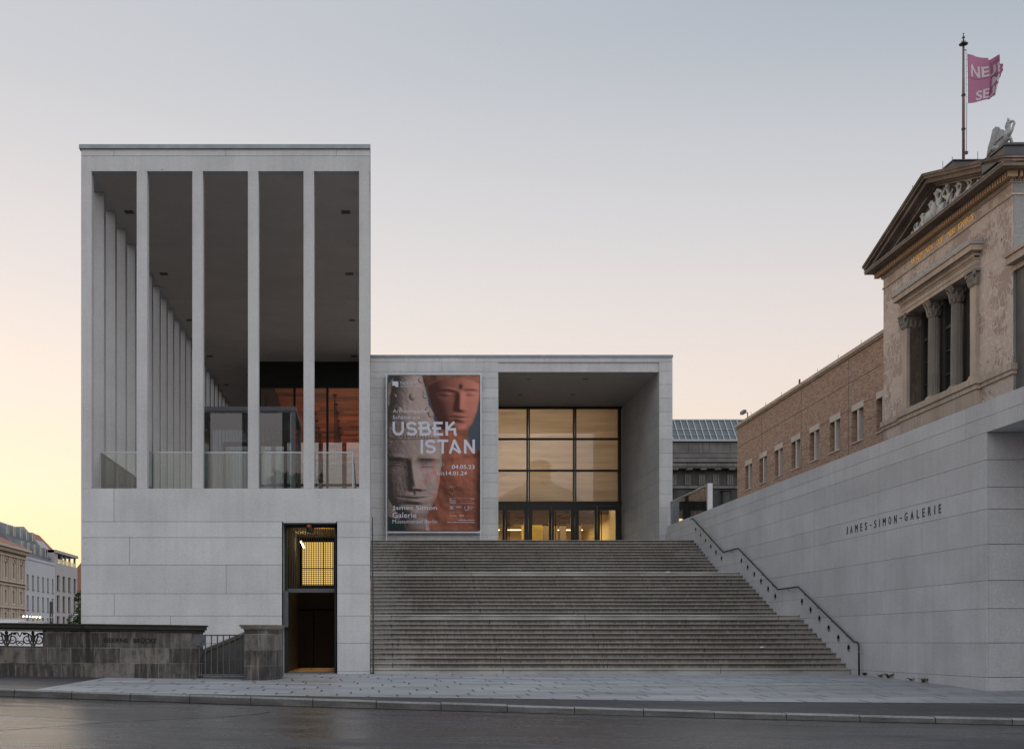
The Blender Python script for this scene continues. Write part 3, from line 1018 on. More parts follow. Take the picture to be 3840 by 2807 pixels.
wj = {0: [-3.0, 1.0], 1: [-4.6, -1.0, 3.5], 2: [-6.0, 0.9, 5.0, 9.5], 3: [-4.7, -2.1, 4.2, 8.3, 12.0], 4: [-3.0, 2.2, 7.5, 11.5, 16.0],
      5: [-4.4, 0.6, 5.0, 9.8, 15.0, 18.5], 6: [-5.2, 0.6, 3.9, 9.0, 14.2, 19.0], 7: [-5.5, -1.8, 3.0, 7.0, 12.0, 17.0], 8: [-6.8, -3.3, 2.0, 6.0, 10.5, 16.0],
      9: [-8.9, -6.65, -2.5, 1.8, 5.5, 11.0, 15.5], 10: [-9.5, -6.65, -1.2, 3.6, 8.6, 13.2, 17.9]}
for i in range(len(CRS) - 1):
    y_near = -7.61 if i < 9 else -13.9
    blocks(mb, y_near, 21.55, [CRS[i], CRS[i + 1]], {0: wj.get(i, [])}, wplace, 0.04, 0.008)
# end face under the slab
cf = [-0.6, 0.112, 0.882, 1.648, 2.275, 3.085, 3.87, 4.36, 4.97, 5.58]
for i in range(len(cf) - 1):
    for (a, b) in ((WX + 0.04, 16.4), (16.4, 19.2), (19.2, 24.0)):
        mb.box(a + 0.005, b - 0.005, -7.61, -7.57, cf[i] + 0.006, cf[i + 1] - 0.006)
mb.build('facing_slabs', M['granite_wall'], wall)
MB().box(WX + 0.02, WX + 0.6, -7.59, 21.55, -0.6, 6.26).box(WX + 0.02, 24, -7.59, -7.2, -0.6, 5.6).build('wall_core', M['joint'], wall)
MB().box(WX + 0.04, 24.0, -13.9, -7.2, 5.585, 6.28).box(14.9, 15.5, -13.9, -7.62, -1.0, 5.58).build('roof_slab_and_shade_wall', M['granite_wall'], wall)  # slab lengthened and an unseen wall added to darken the end face
MB().box(WX + 0.6, 24.0, -7.2, 21.5, 5.9, 6.1).build('deck_behind_wall', M['joint'], wall)
lt = MB()
LW = {'J': .10, 'I': .028, '-': .09, 'M': .155, 'S': .125, 'E': .11, 'L': .105, 'A': .14, 'N': .13, 'O': .135, 'G': .135, 'R': .125}
word = 'JAMES-SIMON-GALERIE'
gap = (5.83 - sum(LW[c] * 1.12 for c in word)) / (len(word) - 1)
ux = 0.0
for ch_ in word:
    lt = MB()
    w_ = LW[ch_] * 1.12
    za, zb = (4.10, 4.128) if ch_ == '-' else (4.012, 4.226)
    if ch_ == 'I':
        lt.box(WX - 0.011, WX - 0.001, 0.36 - ux, 0.36 - ux - w_, za, zb)
    else:
        fit_text(lt, ch_, 0, w_, za, zb, lambda x, y, z, u=ux: (WX - 0.006 - z, 0.36 - u - x, y), bold=0.0, depth=0.005)
    lt.build('letter', M['ink'], wall)
    ux += w_ + gap
LAMPS = [(16.576, 5.658), (15.825, 5.355), (15.058, 5.064), (14.298, 4.76), (13.56, 4.48), (12.795, 4.181), (10.255, 3.92), (9.506, 3.622), (8.74, 3.332),
         (8.0, 3.043), (7.234, 2.736), (6.495, 2.453), (3.943, 2.194), (3.19, 1.904), (2.445, 1.617), (1.69, 1.322), (0.947, 1.025), (0.181, 0.733)]
for (ly, lz) in LAMPS:
    prof = []
    mb = MB()
    n = 20
    ro, ri = 0.105, 0.082
    vs = []
    for (r_, xo) in ((ro, 0.0), (ro, -0.010), (ri, -0.010), (ri, -0.001)):
        for k in range(n):
            a = 2 * PI * k / n
            vs.append((WX + xo, ly + r_ * math.cos(a), lz + r_ * math.sin(a)))
    fs = []
    for j in range(3):
        for k in range(n):
            fs.append((j * n + k, j * n + (k + 1) % n, (j + 1) * n + (k + 1) % n, (j + 1) * n + k))
    mb.add(vs, fs)
    ring = mb.build('step_light', M['steel'], wall)
    n = 18
    poly = [(ly + 0.081 * math.cos(2 * PI * k / n), lz + max(-0.03, 0.081 * math.sin(2 * PI * k / n))) for k in range(n)]
    MB().prism(poly, WX - 0.006, WX - 0.0025, 'x').build('lamp_recess', M['void'], ring)
    poly = [(ly + 0.081 * math.cos(2 * PI * k / n), lz + min(-0.031, 0.081 * math.sin(2 * PI * k / n))) for k in range(n)]
    MB().prism(poly, WX - 0.008, WX - 0.0025, 'x').build('lamp_lip', M['steel'], ring)

# ------------------------------------------------------------------ handrails
RX = WX - 0.10
RP = [(17.03, 6.134), (16.72, 6.15), (12.25, 4.385), (10.33, 4.385), (5.96, 2.665), (4.03, 2.665), (-0.44, 0.912)]
rail = thing('handrail', 'dark tubular handrail fixed to the flank wall, stepping down beside the lamps', 'handrail', (RX, 8, 0))
pts = [(RX, y, z) for (y, z) in RP]
for k in range(7):
    a = k / 6 * PI / 2
    pts.append((RX, -0.62 - 0.16 * math.sin(a), 0.90 - 0.16 * (1 - math.cos(a))))
pts.append((RX, -0.80, -0.06))
MB().tube(pts, 0.027, 10).build('rail_tube', M['dark_metal'], rail, smooth=True)
for (y0, z0), (y1, z1), n in ((RP[1], RP[2], 4), (RP[2], RP[3], 1), (RP[3], RP[4], 4), (RP[4], RP[5], 1), (RP[5], RP[6], 4)):
    for k in range(n):
        t = (k + 0.5) / n
        y, z = y0 + (y1 - y0) * t, z0 + (z1 - z0) * t
        MB().tube([(RX, y, z - 0.02), (RX, y, z - 0.075), (WX + 0.02, y, z - 0.075)], 0.009, 6).build('rail_bracket', M['dark_metal'], rail)
MB().lathe([(0.034, 0), (0.034, 0.02)], (RX, -0.80, 0.62), 12).build('rail_collar', M['steel'], rail)
LX = 0.075
rail2 = thing('handrail', 'thin dark handrail along the colonnade side of the stairs', 'handrail', (LX, 8, 0))
P2 = [(LX, -0.25, -0.03), (LX, -0.25, 0.93), (LX, 0.1, 1.05), (LX, 4.2, 2.75), (LX, 6.2, 2.75), (LX, 10.5, 4.47), (LX, 12.9, 4.47), (LX, 16.9, 6.2), (LX, 17.2, 6.2)]
MB().tube(P2, 0.024, 10).build('rail_tube', M['dark_metal'], rail2)
for (y, z) in ((1.5, 1.6), (3.0, 2.2), (5.2, 2.7), (7.5, 3.25), (9.3, 3.95), (11.6, 4.42), (14.2, 5.0), (15.8, 5.68)):
    MB().tube([(LX, y, z), (LX, y, z - 0.07), (-0.01, y, z - 0.07)], 0.009, 6).build('rail_bracket', M['dark_metal'], rail2)

# ------------------------------------------------------------------ the gallery building
gal = thing('gallery_building', 'pale stone museum gallery with a tall slender colonnade and a deep entrance porch', 'museum building', (-4.1, 10, 0))
BX0, BX1 = -8.29, -0.02
DX0, DX1, DZ = -2.505, -0.99, 4.313
FC = [-0.15, 0.07, 0.866, 1.65, 2.284, 3.107, 3.89, 4.343, 5.298]
fj = {1: [-6.4], 2: [-5.73], 3: [-7.34], 4: [-4.137], 5: [-6.9], 6: [], 7: [-7.35]}
mb = MB()
blocks(mb, BX0, BX1, FC, fj, lambda a, b, z0, z1, dd: mb.box(a, b, 0, dd, z0, z1), 0.035, 0.010, holes=[(DX0, DX1, -1, 4.343)])
# return sides (west over the canal and east beside the stairs)
blocks(mb, 0.035, 60, FC[1:], {i: [6 + 3.1 * i % 9, 18, 30, 44] for i in range(8)}, lambda a, b, z0, z1, dd: mb.box(BX1 - dd, BX1, a, b, z0, z1) if a < 21 else None, 0.03, 0.010)
blocks(mb, 0.035, 60, FC, {i: [5 + 2.3 * i % 7, 16, 29, 41] for i in range(8)}, lambda a, b, z0, z1, dd: mb.box(BX0, BX0 + dd, a, b, z0, z1), 0.03, 0.010)
mb.build('plinth_wall', M['granite'], gal)
# cores behind the slabs
mb = MB()
mb.box(BX0 + 0.02, DX0 - 0.035, 0.02, 75, -4, 5.23).box(DX1 + 0.035, BX1 - 0.02, 0.02, 22, -1, 5.23).box(DX0 - 0.035, DX1 + 0.035, 0.02, 0.45, 4.345, 5.23)
mb.box(DX0 - 0.035, DX1 + 0.035, 0.45, 8.9, 4.9, 5.23).box(DX0 - 0.035, DX1 + 0.035, 8.9, 75, -1, 5.23).box(DX1, BX1 - 0.02, 22, 75, -1, 5.23)
mb.build('plinth_core', M['joint'], gal)
# jambs and soffit of the gate opening
mb = MB()
zc_ = FC[:-1]
for z0, z1 in zip(zc_[:-1], zc_[1:]):
    mb.box(DX0 - 0.035, DX0, 0.0, 0.50, z0 + 0.005, min(z1, 4.343) - 0.005)
    mb.box(DX1, DX1 + 0.035, 0.0, 0.50, z0 + 0.005, min(z1, 4.343) - 0.005)
mb.box(DX0, DX1, 0.0, 0.5, 4.313, 4.345)
mb.build('opening_jamb', M['granite'], gal)

# loggia: front columns, west row, east row
cmesh = MB().box(-0.15, 0.15, -0.15, 0.15, 0, 14.37 - 5.298).mesh('column')
cmesh.materials.append(M['granite_in'])
bmc = bmesh.new()
bmc.from_mesh(cmesh)
bmesh.ops.bevel(bmc, geom=[e for e in bmc.edges], offset=0.008, segments=1)
bmc.to_mesh(cmesh)
bmc.free()
PITCH = 1.5921


def column(x, y):
    o = put('column', cmesh, None)
    o.location = (x, y, 5.298)
    o.parent = gal
    o.matrix_parent_inverse = mat_of(gal).inverted()


for k in range(6):
    column(BX0 + 0.15 + PITCH * k, 0.15)
for k in range(1, 42):
    column(BX0 + 0.15, 0.15 + PITCH * k)
for k in range(1, 14):
    column(BX1 - 0.15, 0.15 + PITCH * k)
# floor, lintel ring, frieze, cap, ceiling
MB().box(BX0 + 0.3, BX1 - 0.3, 0.32, 70, 5.2, 5.24).build('loggia_floor', M['porch_soffit'], gal)
mb = MB()
mb.box(BX0, BX1, 0, 0.30, 14.37, 14.797)
mb.box(BX0, BX0 + 0.30, 0.30, 70, 14.37, 14.797)
mb.box(BX1 - 0.30, BX1, 0.30, 70, 14.37, 14.797)
for (a, b) in ((BX0, -7.355), (-7.345, -4.165), (-4.155, -0.982), (-0.972, BX1)):
    mb.box(a, b, 0.0, 0.3, 14.808, 15.0)
mb.box(BX0, BX0 + 0.3, 0.31, 70, 14.808, 15.0)
mb.box(BX1 - 0.3, BX1, 0.31, 70, 14.808, 15.0)
mb.build('lintel', M['granite'], gal)
MB().box(BX0 + 0.02, BX1 - 0.02, 0.02, 70, 14.79, 14.98).build('roof_core', M['joint'], gal)
mb = MB()
mb.box(BX0 - 0.05, BX1 + 0.015, -0.05, 70.1, 15.002, 15.12)
mb.build('roof_cap', M['zinc'], gal)
mb = MB()
for k in range(9):
    y0 = 0.30 + 6.3684 * k if k else 0.30
    y1 = 0.30 + 6.3684 * (k + 1)
    mb.box(BX0 + 0.30, BX1 - 0.30, y0 + 0.004, min(y1, 60) - 0.004, 14.375, 14.5)
mb.build('loggia_ceiling', M['soffit'], gal)
for k in range(7):
    for xx in (-7.57, -0.78):
        y = 3.30 + 6.3684 * k
        fr = MB()
        for (a, b, c_, d_) in ((-.14, .14, -.14, -.11), (-.14, .14, .11, .14), (-.14, -.11, -.11, .11), (.11, .14, -.11, .11)):
            fr.box(xx + a, xx + b, y + c_, y + d_, 14.36, 14.374)
        o = fr.build('ceiling_light', M['grey_metal'], gal)
        MB().box(xx - .11, xx + .11, y - .11, y + .11, 14.368, 14.374).build('lamp_glass', M['black_metal'], o)

# inner glazed hall behind the loggia
HY, HX0 = 23.54, -5.38
mb = MB()
mb.box(HX0, BX1 - 0.3, HY, HY + 0.25, 13.22, 14.372)
mb.box(HX0, HX0 + 0.3, HY + 0.25, 58, 13.22, 14.372)
mb.build('hall_fascia', M['black_metal'], gal)
mb = MB()
for xm in (HX0 + 0.06, -3.66, -2.08, -0.40):
    mb.box(xm - 0.055, xm + 0.055, HY - 0.06, HY + 0.08, 5.24, 13.22)
for zz in (8.44, 13.16):
    mb.box(HX0, BX1 - 0.3, HY - 0.05, HY + 0.06, zz - 0.06, zz + 0.06)
for k in range(8):
    y = HY + 3.3 * k + 3.3
    mb.box(HX0 - 0.02, HX0 + 0.1, y - 0.06, y + 0.06, 5.24, 13.22)
mb.build('hall_mullions', M['black_metal'], gal)
MB().box(HX0 + 0.02, BX1 - 0.35, HY + 0.0, HY + 0.02, 5.25, 13.2).build('hall_glazing', M['glass_hall'], gal)
MB().box(HX0 + 0.02, HX0 + 0.04, HY + 0.1, 55, 5.25, 13.2).build('hall_side_glazing', M['glass_dark'], gal)
MB().box(-4.68, -0.06, HY + 0.3, 52, 13.22, 13.3).build('copper_ceiling', M['copper'], gal)
MB().box(HX0 + 0.05, -4.70, HY + 0.3, 52, 13.1, 13.3).build('ceiling_edge_panel', M['black_metal'], gal)
MB().box(HX0 + 0.1, -0.06, 50, 50.2, 5.24, 13.2).build('hall_back_wall', M['copper'], gal)
MB().box(-0.06, -0.01, HY + 0.3, 50, 5.24, 13.2).build('hall_side_wall', M['warm_dark'], gal)
ld = bpy.data.lights.new('hall_uplight', 'AREA')
ld.shape = 'RECTANGLE'
ld.size, ld.size_y = 3.2, 20
ld.energy = 270
ld.color = (1.0, 0.58, 0.34)
lo = bpy.data.objects.new('hall_uplight', ld)
lo.location = (-2.0, 38, 6.2)
lo.rotation_euler = (PI, 0, 0)
C.objects.link(lo)
pm = MB().tube([(0, 0, 0), (0, 0, -5.2)], 0.022, 6).mesh('cable')
pm.materials.append(M['black_metal'])
for j, xx in enumerate((-1.79, -3.0)):
    for k in range(6):
        y = 25.7 + 2.3 * k
        t = thing('pendant_lamp', 'long thin pendant lamp hanging from the copper ceiling behind the loggia glass', 'pendant lamp', (xx, y, 13.2), 0, 'pendant lamps in the glazed hall')
        MB().lathe([(0.11, -0.05), (0.11, 0.0)], (0, 0, 0), 10).build('ceiling_rose', M['black_metal'], t, local=True)
        c_ = put('cable', pm)
        c_.parent = t
        MB().lathe([(0.05, -5.7), (0.09, -5.65), (0.07, -5.2)], (0, 0, 0), 10).build('lamp_shade', M['black_metal'], t, local=True)

# ------------------------------------------------------------------ porch block
PY, GY, PX0, PX1, PXR, TZ = 21.84, 30.22, 5.957, 13.47, 14.087, 5.236
PC = [5.236, 5.9, 6.42, 7.15, 7.62, 8.35, 8.78, 9.5, 10.1, 10.55, 11.2, 11.62, 12.3, 12.75, 13.2, 13.51, 13.95]
mb = MB()
pj = {i: [1.2 + (i * 1.9) % 4.4] for i in range(20)}
blocks(mb, -0.015, PX0, PC, pj, lambda a, b, z0, z1, dd: mb.box(a, b, PY, PY + dd, z0, z1), 0.04, 0.010)
pier = [5.236 + 0.64 * k for k in range(14)]
pier = [z for z in pier if z < 13.7] + [13.95]
blocks(mb, PX1, PXR, pier, {}, lambda a, b, z0, z1, dd: mb.box(a, b, PY, PY + dd, z0, z1), 0.04, 0.010)
for (a, b) in zip((-0.015, 1.55, 4.93, 8.1, 11.35), (1.55, 4.93, 8.1, 11.35, PXR)):
    mb.box(a + 0.005, b - 0.005, PY - 0.002, PY + 0.04, 13.955, 14.178)
blocks(mb, PY + 0.04, GY + 16, pier, {i: [PY + 1.4 + (i * 2.3) % 3.5, PY + 5.2 + (i * 1.1) % 2.0] for i in range(20)},
       lambda a, b, z0, z1, dd: mb.box(PX1, PX1 + dd, a, min(b, GY), z0, z1) if a < GY else None, 0.03, 0.010)
blocks(mb, PY + 0.04, GY, pier, {i: [PY + 2.4 + (i * 1.7) % 3.5] for i in range(20)},
       lambda a, b, z0, z1, dd: mb.box(PX0 - dd, PX0, a, b, z0, z1), 0.03, 0.010)
blocks(mb, PY + 0.04, GY + 16, pier, {i: [PY + 3 + (i * 1.7) % 3.5, PY + 11] for i in range(20)},
       lambda a, b, z0, z1, dd: mb.box(PXR - dd, PXR, a, b, z0, z1), 0.03, 0.010)
mb.build('porch_wall', M['granite_in'], gal)
mb = MB()
mb.box(-0.01, PX0 - 0.02, PY + 0.02, GY - 0.1, 5.0, 14.17)
mb.box(PX1 + 0.02, PXR - 0.02, PY + 0.02, GY + 16, 5.0, 14.17)
mb.box(PX0 - 0.02, PX1 + 0.02, PY + 0.10, GY + 16, 13.56, 14.17)
mb.box(-0.01, PX0 - 0.02, GY - 0.1, GY + 16, 13.55, 14.17)
mb.build('porch_core', M['joint'], gal)
MB().box(PX0 + 0.002, PX1 - 0.002, PY + 0.05, PY + 0.11, 13.51, 13.95).build('porch_lintel', M['granite_in'], gal)
MB().box(PX0, PX1, PY + 0.11, GY, 13.512, 13.57).build('porch_ceiling', M['porch_soffit'], gal)
MB().box(-0.02, PXR + 0.02, PY - 0.04, GY + 16, 14.18, 14.29).build('porch_roof_cap', M['zinc'], gal)
MB().box(-0.02, PXR, PY + 0.1, GY + 16, 5.10, 5.245).build('porch_floor', M['porch_soffit'], gal)
for (xx, yy) in ((7.6, 23.4), (10.3, 23.4), (7.6, 27.0), (10.3, 27.0)):
    fr = MB().box(xx - .16, xx + .16, yy - .16, yy + .16, 13.50, 13.511).build('ceiling_light', M['steel'], gal)
    MB().box(xx - .12, xx + .12, yy - .12, yy + .12, 13.496, 13.4995).build('lamp_glass', M['grey_metal'], fr)
# glazed screen
mb = MB()
mull = [3.46, 5.95, 8.44, 10.93, 13.34]
for xm in mull:
    mb.box(xm - 0.085, xm - 0.01, GY - 0.08, GY + 0.10, TZ, 13.5)
    mb.box(xm + 0.01, xm + 0.085, GY - 0.08, GY + 0.10, TZ, 13.5)
for (z0, z1) in ((13.38, 13.5), (11.72, 11.83), (10.03, 10.14), (8.21, 8.44)):
    mb.box(3.3, 13.46, GY - 0.05, GY + 0.07, z0, z1)
mb.build('screen_frame', M['black_metal'], gal)
for a, b in zip(mull[:-1], mull[1:]):
    for (z0, z1) in ((8.44, 10.03), (10.14, 11.72), (11.83, 13.38)):
        MB().box(a + 0.085, b - 0.085, GY, GY + 0.012, z0, z1).build('screen_pane', M['glass_dark'], gal)
    MB().box(a + 0.04, b - 0.04, GY + 0.16, GY + 0.165, 8.42, 13.45).build('roller_blind', M['blind'], gal)
    for (u0, u1, hs) in ((a + 0.09, (a + b) / 2 - 0.01, 1), ((a + b) / 2 + 0.01, b - 0.09, 0)):
        fr = MB()
        fr.box(u0, u0 + 0.13, GY - 0.05, GY + 0.05, TZ + 0.01, 8.2).box(u1 - 0.13, u1, GY - 0.05, GY + 0.05, TZ + 0.01, 8.2)
        fr.box(u0 + 0.13, u1 - 0.13, GY - 0.05, GY + 0.05, 7.96, 8.2).box(u0 + 0.13, u1 - 0.13, GY - 0.05, GY + 0.05, TZ + 0.01, TZ + 0.25)
        dr = fr.build('door', M['black_metal'], gal)
        MB().box(u0 + 0.13, u1 - 0.13, GY, GY + 0.012, TZ + 0.25, 7.96).build('door_glass', M['glass'], dr)
        hx = u1 - 0.04 if hs else u0 + 0.20
        MB().tube([(hx, GY - 0.13, 5.6), (hx, GY - 0.13, 7.9)], 0.022, 8).build('pull_handle', M['black_metal'], dr)
        dots = MB()
        q = u0 + 0.2
        while q < u1 - 0.18:
            dots.box(q - 0.012, q + 0.012, GY - 0.004, GY - 0.002, 6.12, 6.145)
            q += 0.125
        dots.build('safety_dots', M['steel'], dr)
sg = MB()
fit_text(sg, 'Ausgang', 0, 0.42, 6.60, 6.73, lambda x, y, z: (12.05 - x, GY - 0.003, y))
fit_text(sg, 'Exit', 0, 0.20, 6.40, 6.53, lambda x, y, z: (12.05 - x, GY - 0.003, y))
sg.build('door_lettering', plain('faded_gold_letter', (0.35, 0.24, 0.12), 0.6), gal)
# foyer behind the screen
mb = MB()
mb.box(0.2, 13.4, 41.6, 41.8, TZ, 13.5)
mb.box(0.2, 13.45, GY + 0.3, 41.8, 13.45, 13.55)
mb.box(13.30, 13.44, GY + 0.3, 41.8, TZ, 13.45)
mb.box(4.02, 4.2, GY + 0.3, 41.8, TZ, 13.45)
mb.build('foyer_walls', M['warm_wall'], gal)
MB().box(0.2, 13.4, GY + 0.3, 41.6, 5.1, 5.25).build('foyer_floor', M['warm_dark'], gal)
mb = MB()
mb.box(4.2, 13.3, 33.0, 33.35, 8.05, 8.6).box(4.2, 13.3, 36.4, 36.8, 7.85, 8.7)
for xx in (6.3, 8.6, 11.1):
    mb.box(xx, xx + 0.3, 32, 41.6, 8.2, 8.5)
mb.build('foyer_beams', M['warm_dark'], gal)
mb = MB()
for (xx, w) in ((6.55, 0.55), (7.9, 0.22), (10.2, 0.9), (11.25, 0.35), (12.0, 0.5)):
    mb.box(xx, xx + w, 37.2, 37.6, TZ, 8.0)
mb.build('foyer_pillars', M['warm_dark'], gal)
cu_pts = []
mb = MB()
vs, fs = [], []
nn = 120
for i in range(nn + 1):
    xx = 8.9 + 1.25 * i / nn
    yy = 36.9 + 0.10 * math.sin(i * 0.85)
    vs += [(xx, yy, TZ), (xx, yy, 8.0)]
fs = [(2 * i, 2 * i + 2, 2 * i + 3, 2 * i + 1) for i in range(nn)]
mb.add(vs, fs).build('foyer_curtain', M['curtain'], gal)
for (x0, x1, y, z) in ((5.2, 7.9, 39.5, 7.75), (5.0, 6.9, 38.0, 7.35), (8.3, 10.2, 39.5, 7.75), (11.0, 12.9, 39.0, 7.7)):
    MB().box(x0, x1, y, y + 0.12, z, z + 0.05).build('foyer_lamp', M['hall_lamp'], gal)
for (nm, loc, sx, sy, en, rot) in (('foyer_light', (8.7, 36.0, 7.8), 8.0, 6.0, 680, (0, 0, 0)), ('clerestory_light', (8.0, 33.6, 11.0), 8.0, 4.5, 680, (PI / 2, 0, PI))):
    l_ = bpy.data.lights.new(nm, 'AREA')
    l_.shape = 'RECTANGLE'
    l_.size, l_.size_y, l_.energy = sx, sy, en
    l_.color = (1.0, 0.72, 0.36) if nm == 'foyer_light' else (1.0, 0.88, 0.72)
    o = bpy.data.objects.new(nm, l_)
    o.location = loc
    o.rotation_euler = rot
    C.objects.link(o)

# ------------------------------------------------------------------ gate passage in the plinth
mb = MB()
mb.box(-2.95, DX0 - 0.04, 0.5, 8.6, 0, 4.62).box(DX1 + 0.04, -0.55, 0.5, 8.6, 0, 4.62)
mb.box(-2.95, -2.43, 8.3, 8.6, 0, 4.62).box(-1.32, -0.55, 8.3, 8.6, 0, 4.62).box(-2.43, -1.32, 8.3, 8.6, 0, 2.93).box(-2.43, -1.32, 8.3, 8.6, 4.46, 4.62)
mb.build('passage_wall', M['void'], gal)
MB().box(DX0 - 0.04, DX1 + 0.04, 0.5, 8.6, 4.6, 4.66).build('passage_ceiling', plain('passage_concrete', (0.42, 0.33, 0.22), 0.8), gal)
lw = emit('lit_room_window', (1.0, 0.62, 0.15), 0.95)
win = MB()
win.box(-2.45, -1.30, 8.55, 8.58, 2.92, 4.47)
win = win.build('lit_window', lw, gal)
mb = MB()
z = 2.95
while z < 4.45:
    mb.box(-2.43, -1.32, 8.40, 8.44, z, z + 0.018)
    z += 0.072
mb.box(-1.70, -1.66, 8.36, 8.40, 2.93, 4.46).box(-2.43, -1.32, 8.37, 8.40, 3.50, 3.525)
mb.build('louvre_bars', M['warm_dark'], win)
MB().tube([(-2.38, 6.6, 4.33), (-2.24, 6.2, 4.08)], 0.02, 8).build('tube_lamp', M['tube_lamp'], gal)
for (nm, loc, en, col, sz) in (('passage_lamp', (-1.5, 4.6, 4.35), 8, (1.0, 0.62, 0.22), 0.25),):
    l_ = bpy.data.lights.new(nm, 'POINT')
    l_.energy, l_.color, l_.shadow_soft_size = en, col, sz
    o = bpy.data.objects.new(nm, l_)
    o.location = loc
    C.objects.link(o)
fl_ = bpy.data.lights.new('floor_glow_fill', 'AREA')  # unseen downlight added just above the floor to give it an orange glow
fl_.shape = 'RECTANGLE'
fl_.size, fl_.size_y, fl_.energy, fl_.color = 1.15, 5.5, 12, (1.0, 0.46, 0.12)
fl_.spread = math.radians(95)
o = bpy.data.objects.new('floor_glow_fill', fl_)
o.location = (-1.85, 4.9, 0.30)
C.objects.link(o)
gate = thing('grille_gate', 'tall dark steel gate frame with fine bars over the passage beside the bridge pillar', 'gate', (-1.75, 0.5, 0))
mb = MB()
mb.box(DX0, DX0 + 0.10, 0.46, 0.56, 0, 4.31).box(DX1 - 0.06, DX1, 0.46, 0.56, 0, 4.31).box(DX0 + 0.10, DX1 - 0.06, 0.46, 0.56, 4.22, 4.31)
mb.build('gate_frame', M['black_metal'], gate)
MB().box(DX0 + 0.10, DX1 - 0.06, 0.44, 0.58, 2.34, 2.45).build('transom', M['grey_metal'], gate)
mb = MB()
x = DX0 + 0.16
while x < DX1 - 0.08:
    mb.box(x - 0.009, x + 0.009, 0.49, 0.52, 2.45, 4.22)
    x += 0.069
z = 2.55
mb.build('grille_bars', M['black_metal'], gate)
MB().box(-2.94, -0.56, 7.9, 7.96, 0.0, 2.90).build('inner_leaf', plain('dark_brown_leaf', (0.026, 0.021, 0.017), 0.6), gate)
MB().box(-2.94, -0.56, 7.86, 7.90, 2.02, 2.06).box(-2.02, -1.99, 7.86, 7.90, 0.02, 2.02).build('leaf_rail', M['void'], gate)
MB().box(DX0 + 0.005, DX0 + 0.135, 0.10, 0.40, 1.33, 2.37).build('side_panel', M['grey_metal'], gate)
wl = thing('warning_lamp', 'small round red-brown beacon lamp on a square plate above the gate', 'lamp', (-1.77, 0.35, 4.2))
MB().box(-1.86, -1.64, 0.42, 0.46, 4.06, 4.31).build('back_plate', M['black_metal'], wl)
MB().tube([(-1.72, 0.44, 4.14), (-1.76, 0.24, 4.22)], 0.055, 12).build('lamp_holder', M['pale_stone'], wl)
MB().ball((-1.775, 0.18, 4.25), 0.075, 14).build('beacon_lens', M['lantern_glass'], wl, smooth=True)
# ------------------------------------------------------------------ glass balustrade and lobby in the loggia
bal = thing('glass_balustrade', 'clear glass balustrade with steel top rail between the loggia columns', 'balustrade', (-4.1, 0.6, 5.24))
BY = 0.62
def bpanel(p0, p1):
    (xa, ya), (xb, yb) = p0, p1
    l = math.hypot(xb - xa, yb - ya)
    ux, uy = (xb - xa) / l, (yb - ya) / l
    a, b = (xa + ux * 0.01, ya + uy * 0.01), (xb - ux * 0.01, yb - uy * 0.01)
    nx, ny = -uy * 0.008, ux * 0.008
    MB().prism([(a[0] - nx, a[1] - ny), (b[0] - nx, b[1] - ny), (b[0] + nx, b[1] + ny), (a[0] + nx, a[1] + ny)], 5.25, 6.40).build('glass_panel', M['glass_rail'], bal)
xs_bal = [-7.87] + [BX0 + 0.15 + PITCH * k for k in range(1, 5)] + [-0.53]
for a, b in zip(xs_bal[:-1], xs_bal[1:]):
    bpanel((a, BY), (b, BY))
MB().box(-7.89, -0.51, BY - 0.022, BY + 0.022, 6.40, 6.44).build('top_rail', M['steel'], bal)
for xx in (-7.88, -0.52):
    MB().box(xx - 0.02, xx + 0.02, BY + 0.03, 22, 6.40, 6.44).build('top_rail', M['steel'], bal)
    MB().box(xx - 0.022, xx + 0.022, BY - 0.022, BY + 0.022, 5.24, 6.40).build('post', M['steel'], bal)
    for k in range(9):
        bpanel((xx, BY + 0.05 + 2.4 * k), (xx, BY + 0.05 + 2.4 * (k + 1)))
        MB().box(xx - 0.015, xx + 0.015, BY + 2.4 * (k + 1), BY + 2.4 * (k + 1) + 0.03, 5.24, 6.40).build('post', M['steel'], bal)

lob = thing('glass_lobby', 'grey framed glass lobby box standing inside the loggia behind the columns', 'glass lobby', (-4.3, 8, 5.24))
LY0, LY1, LX0, LX1, LZ = 6.84, 10.14, -5.92, -2.65, 8.955
mb = MB()
for xx in (LX0, LX1):
    for yy in (LY0, LY1):
        s = 0.07
        mb.box(xx - s, xx + s, yy - s, yy + s, 5.24, LZ - 0.16)
mb.box(LX0 - 0.09, LX1 + 0.09, LY0 - 0.09, LY1 + 0.09, LZ - 0.155, LZ)
mb.build('lobby_frame', M['grey_metal'], lob)
MB().box(LX0 + 0.07, LX1 - 0.07, LY0, LY0 + 0.015, 5.25, LZ - 0.16).build('front_glass', M['glass_grey'], lob)
MB().box(LX0 + 0.07, LX1 - 0.07, LY1, LY1 + 0.015, 5.25, LZ - 0.16).build('rear_glass', M['glass_grey'], lob)
for xx in (LX0, LX1):
    MB().box(xx - 0.007, xx + 0.007, LY0 + 0.07, LY1 - 0.07, 5.25, LZ - 0.16).build('side_glass', M['glass_grey'], lob)
mb = MB()
mb.box(-5.35, -5.25, 9.2, 9.3, 5.24, 8.15).box(-3.15, -3.03, 9.2, 9.3, 5.24, 8.15).box(-5.25, -3.15, 9.2, 9.3, 8.0, 8.15)
mb.build('inner_door_frame', M['black_metal'], lob)
MB().tube([(-3.25, 9.1, 5.6), (-3.25, 9.1, 7.6)], 0.02, 8).build('door_handle', M['steel'], lob)
MB().box(LX0 - 0.05, LX1 + 0.05, LY0 - 0.05, LY1 + 0.05, LZ - 0.2, LZ - 0.16).build('lobby_ceiling', M['grey_metal'], lob)

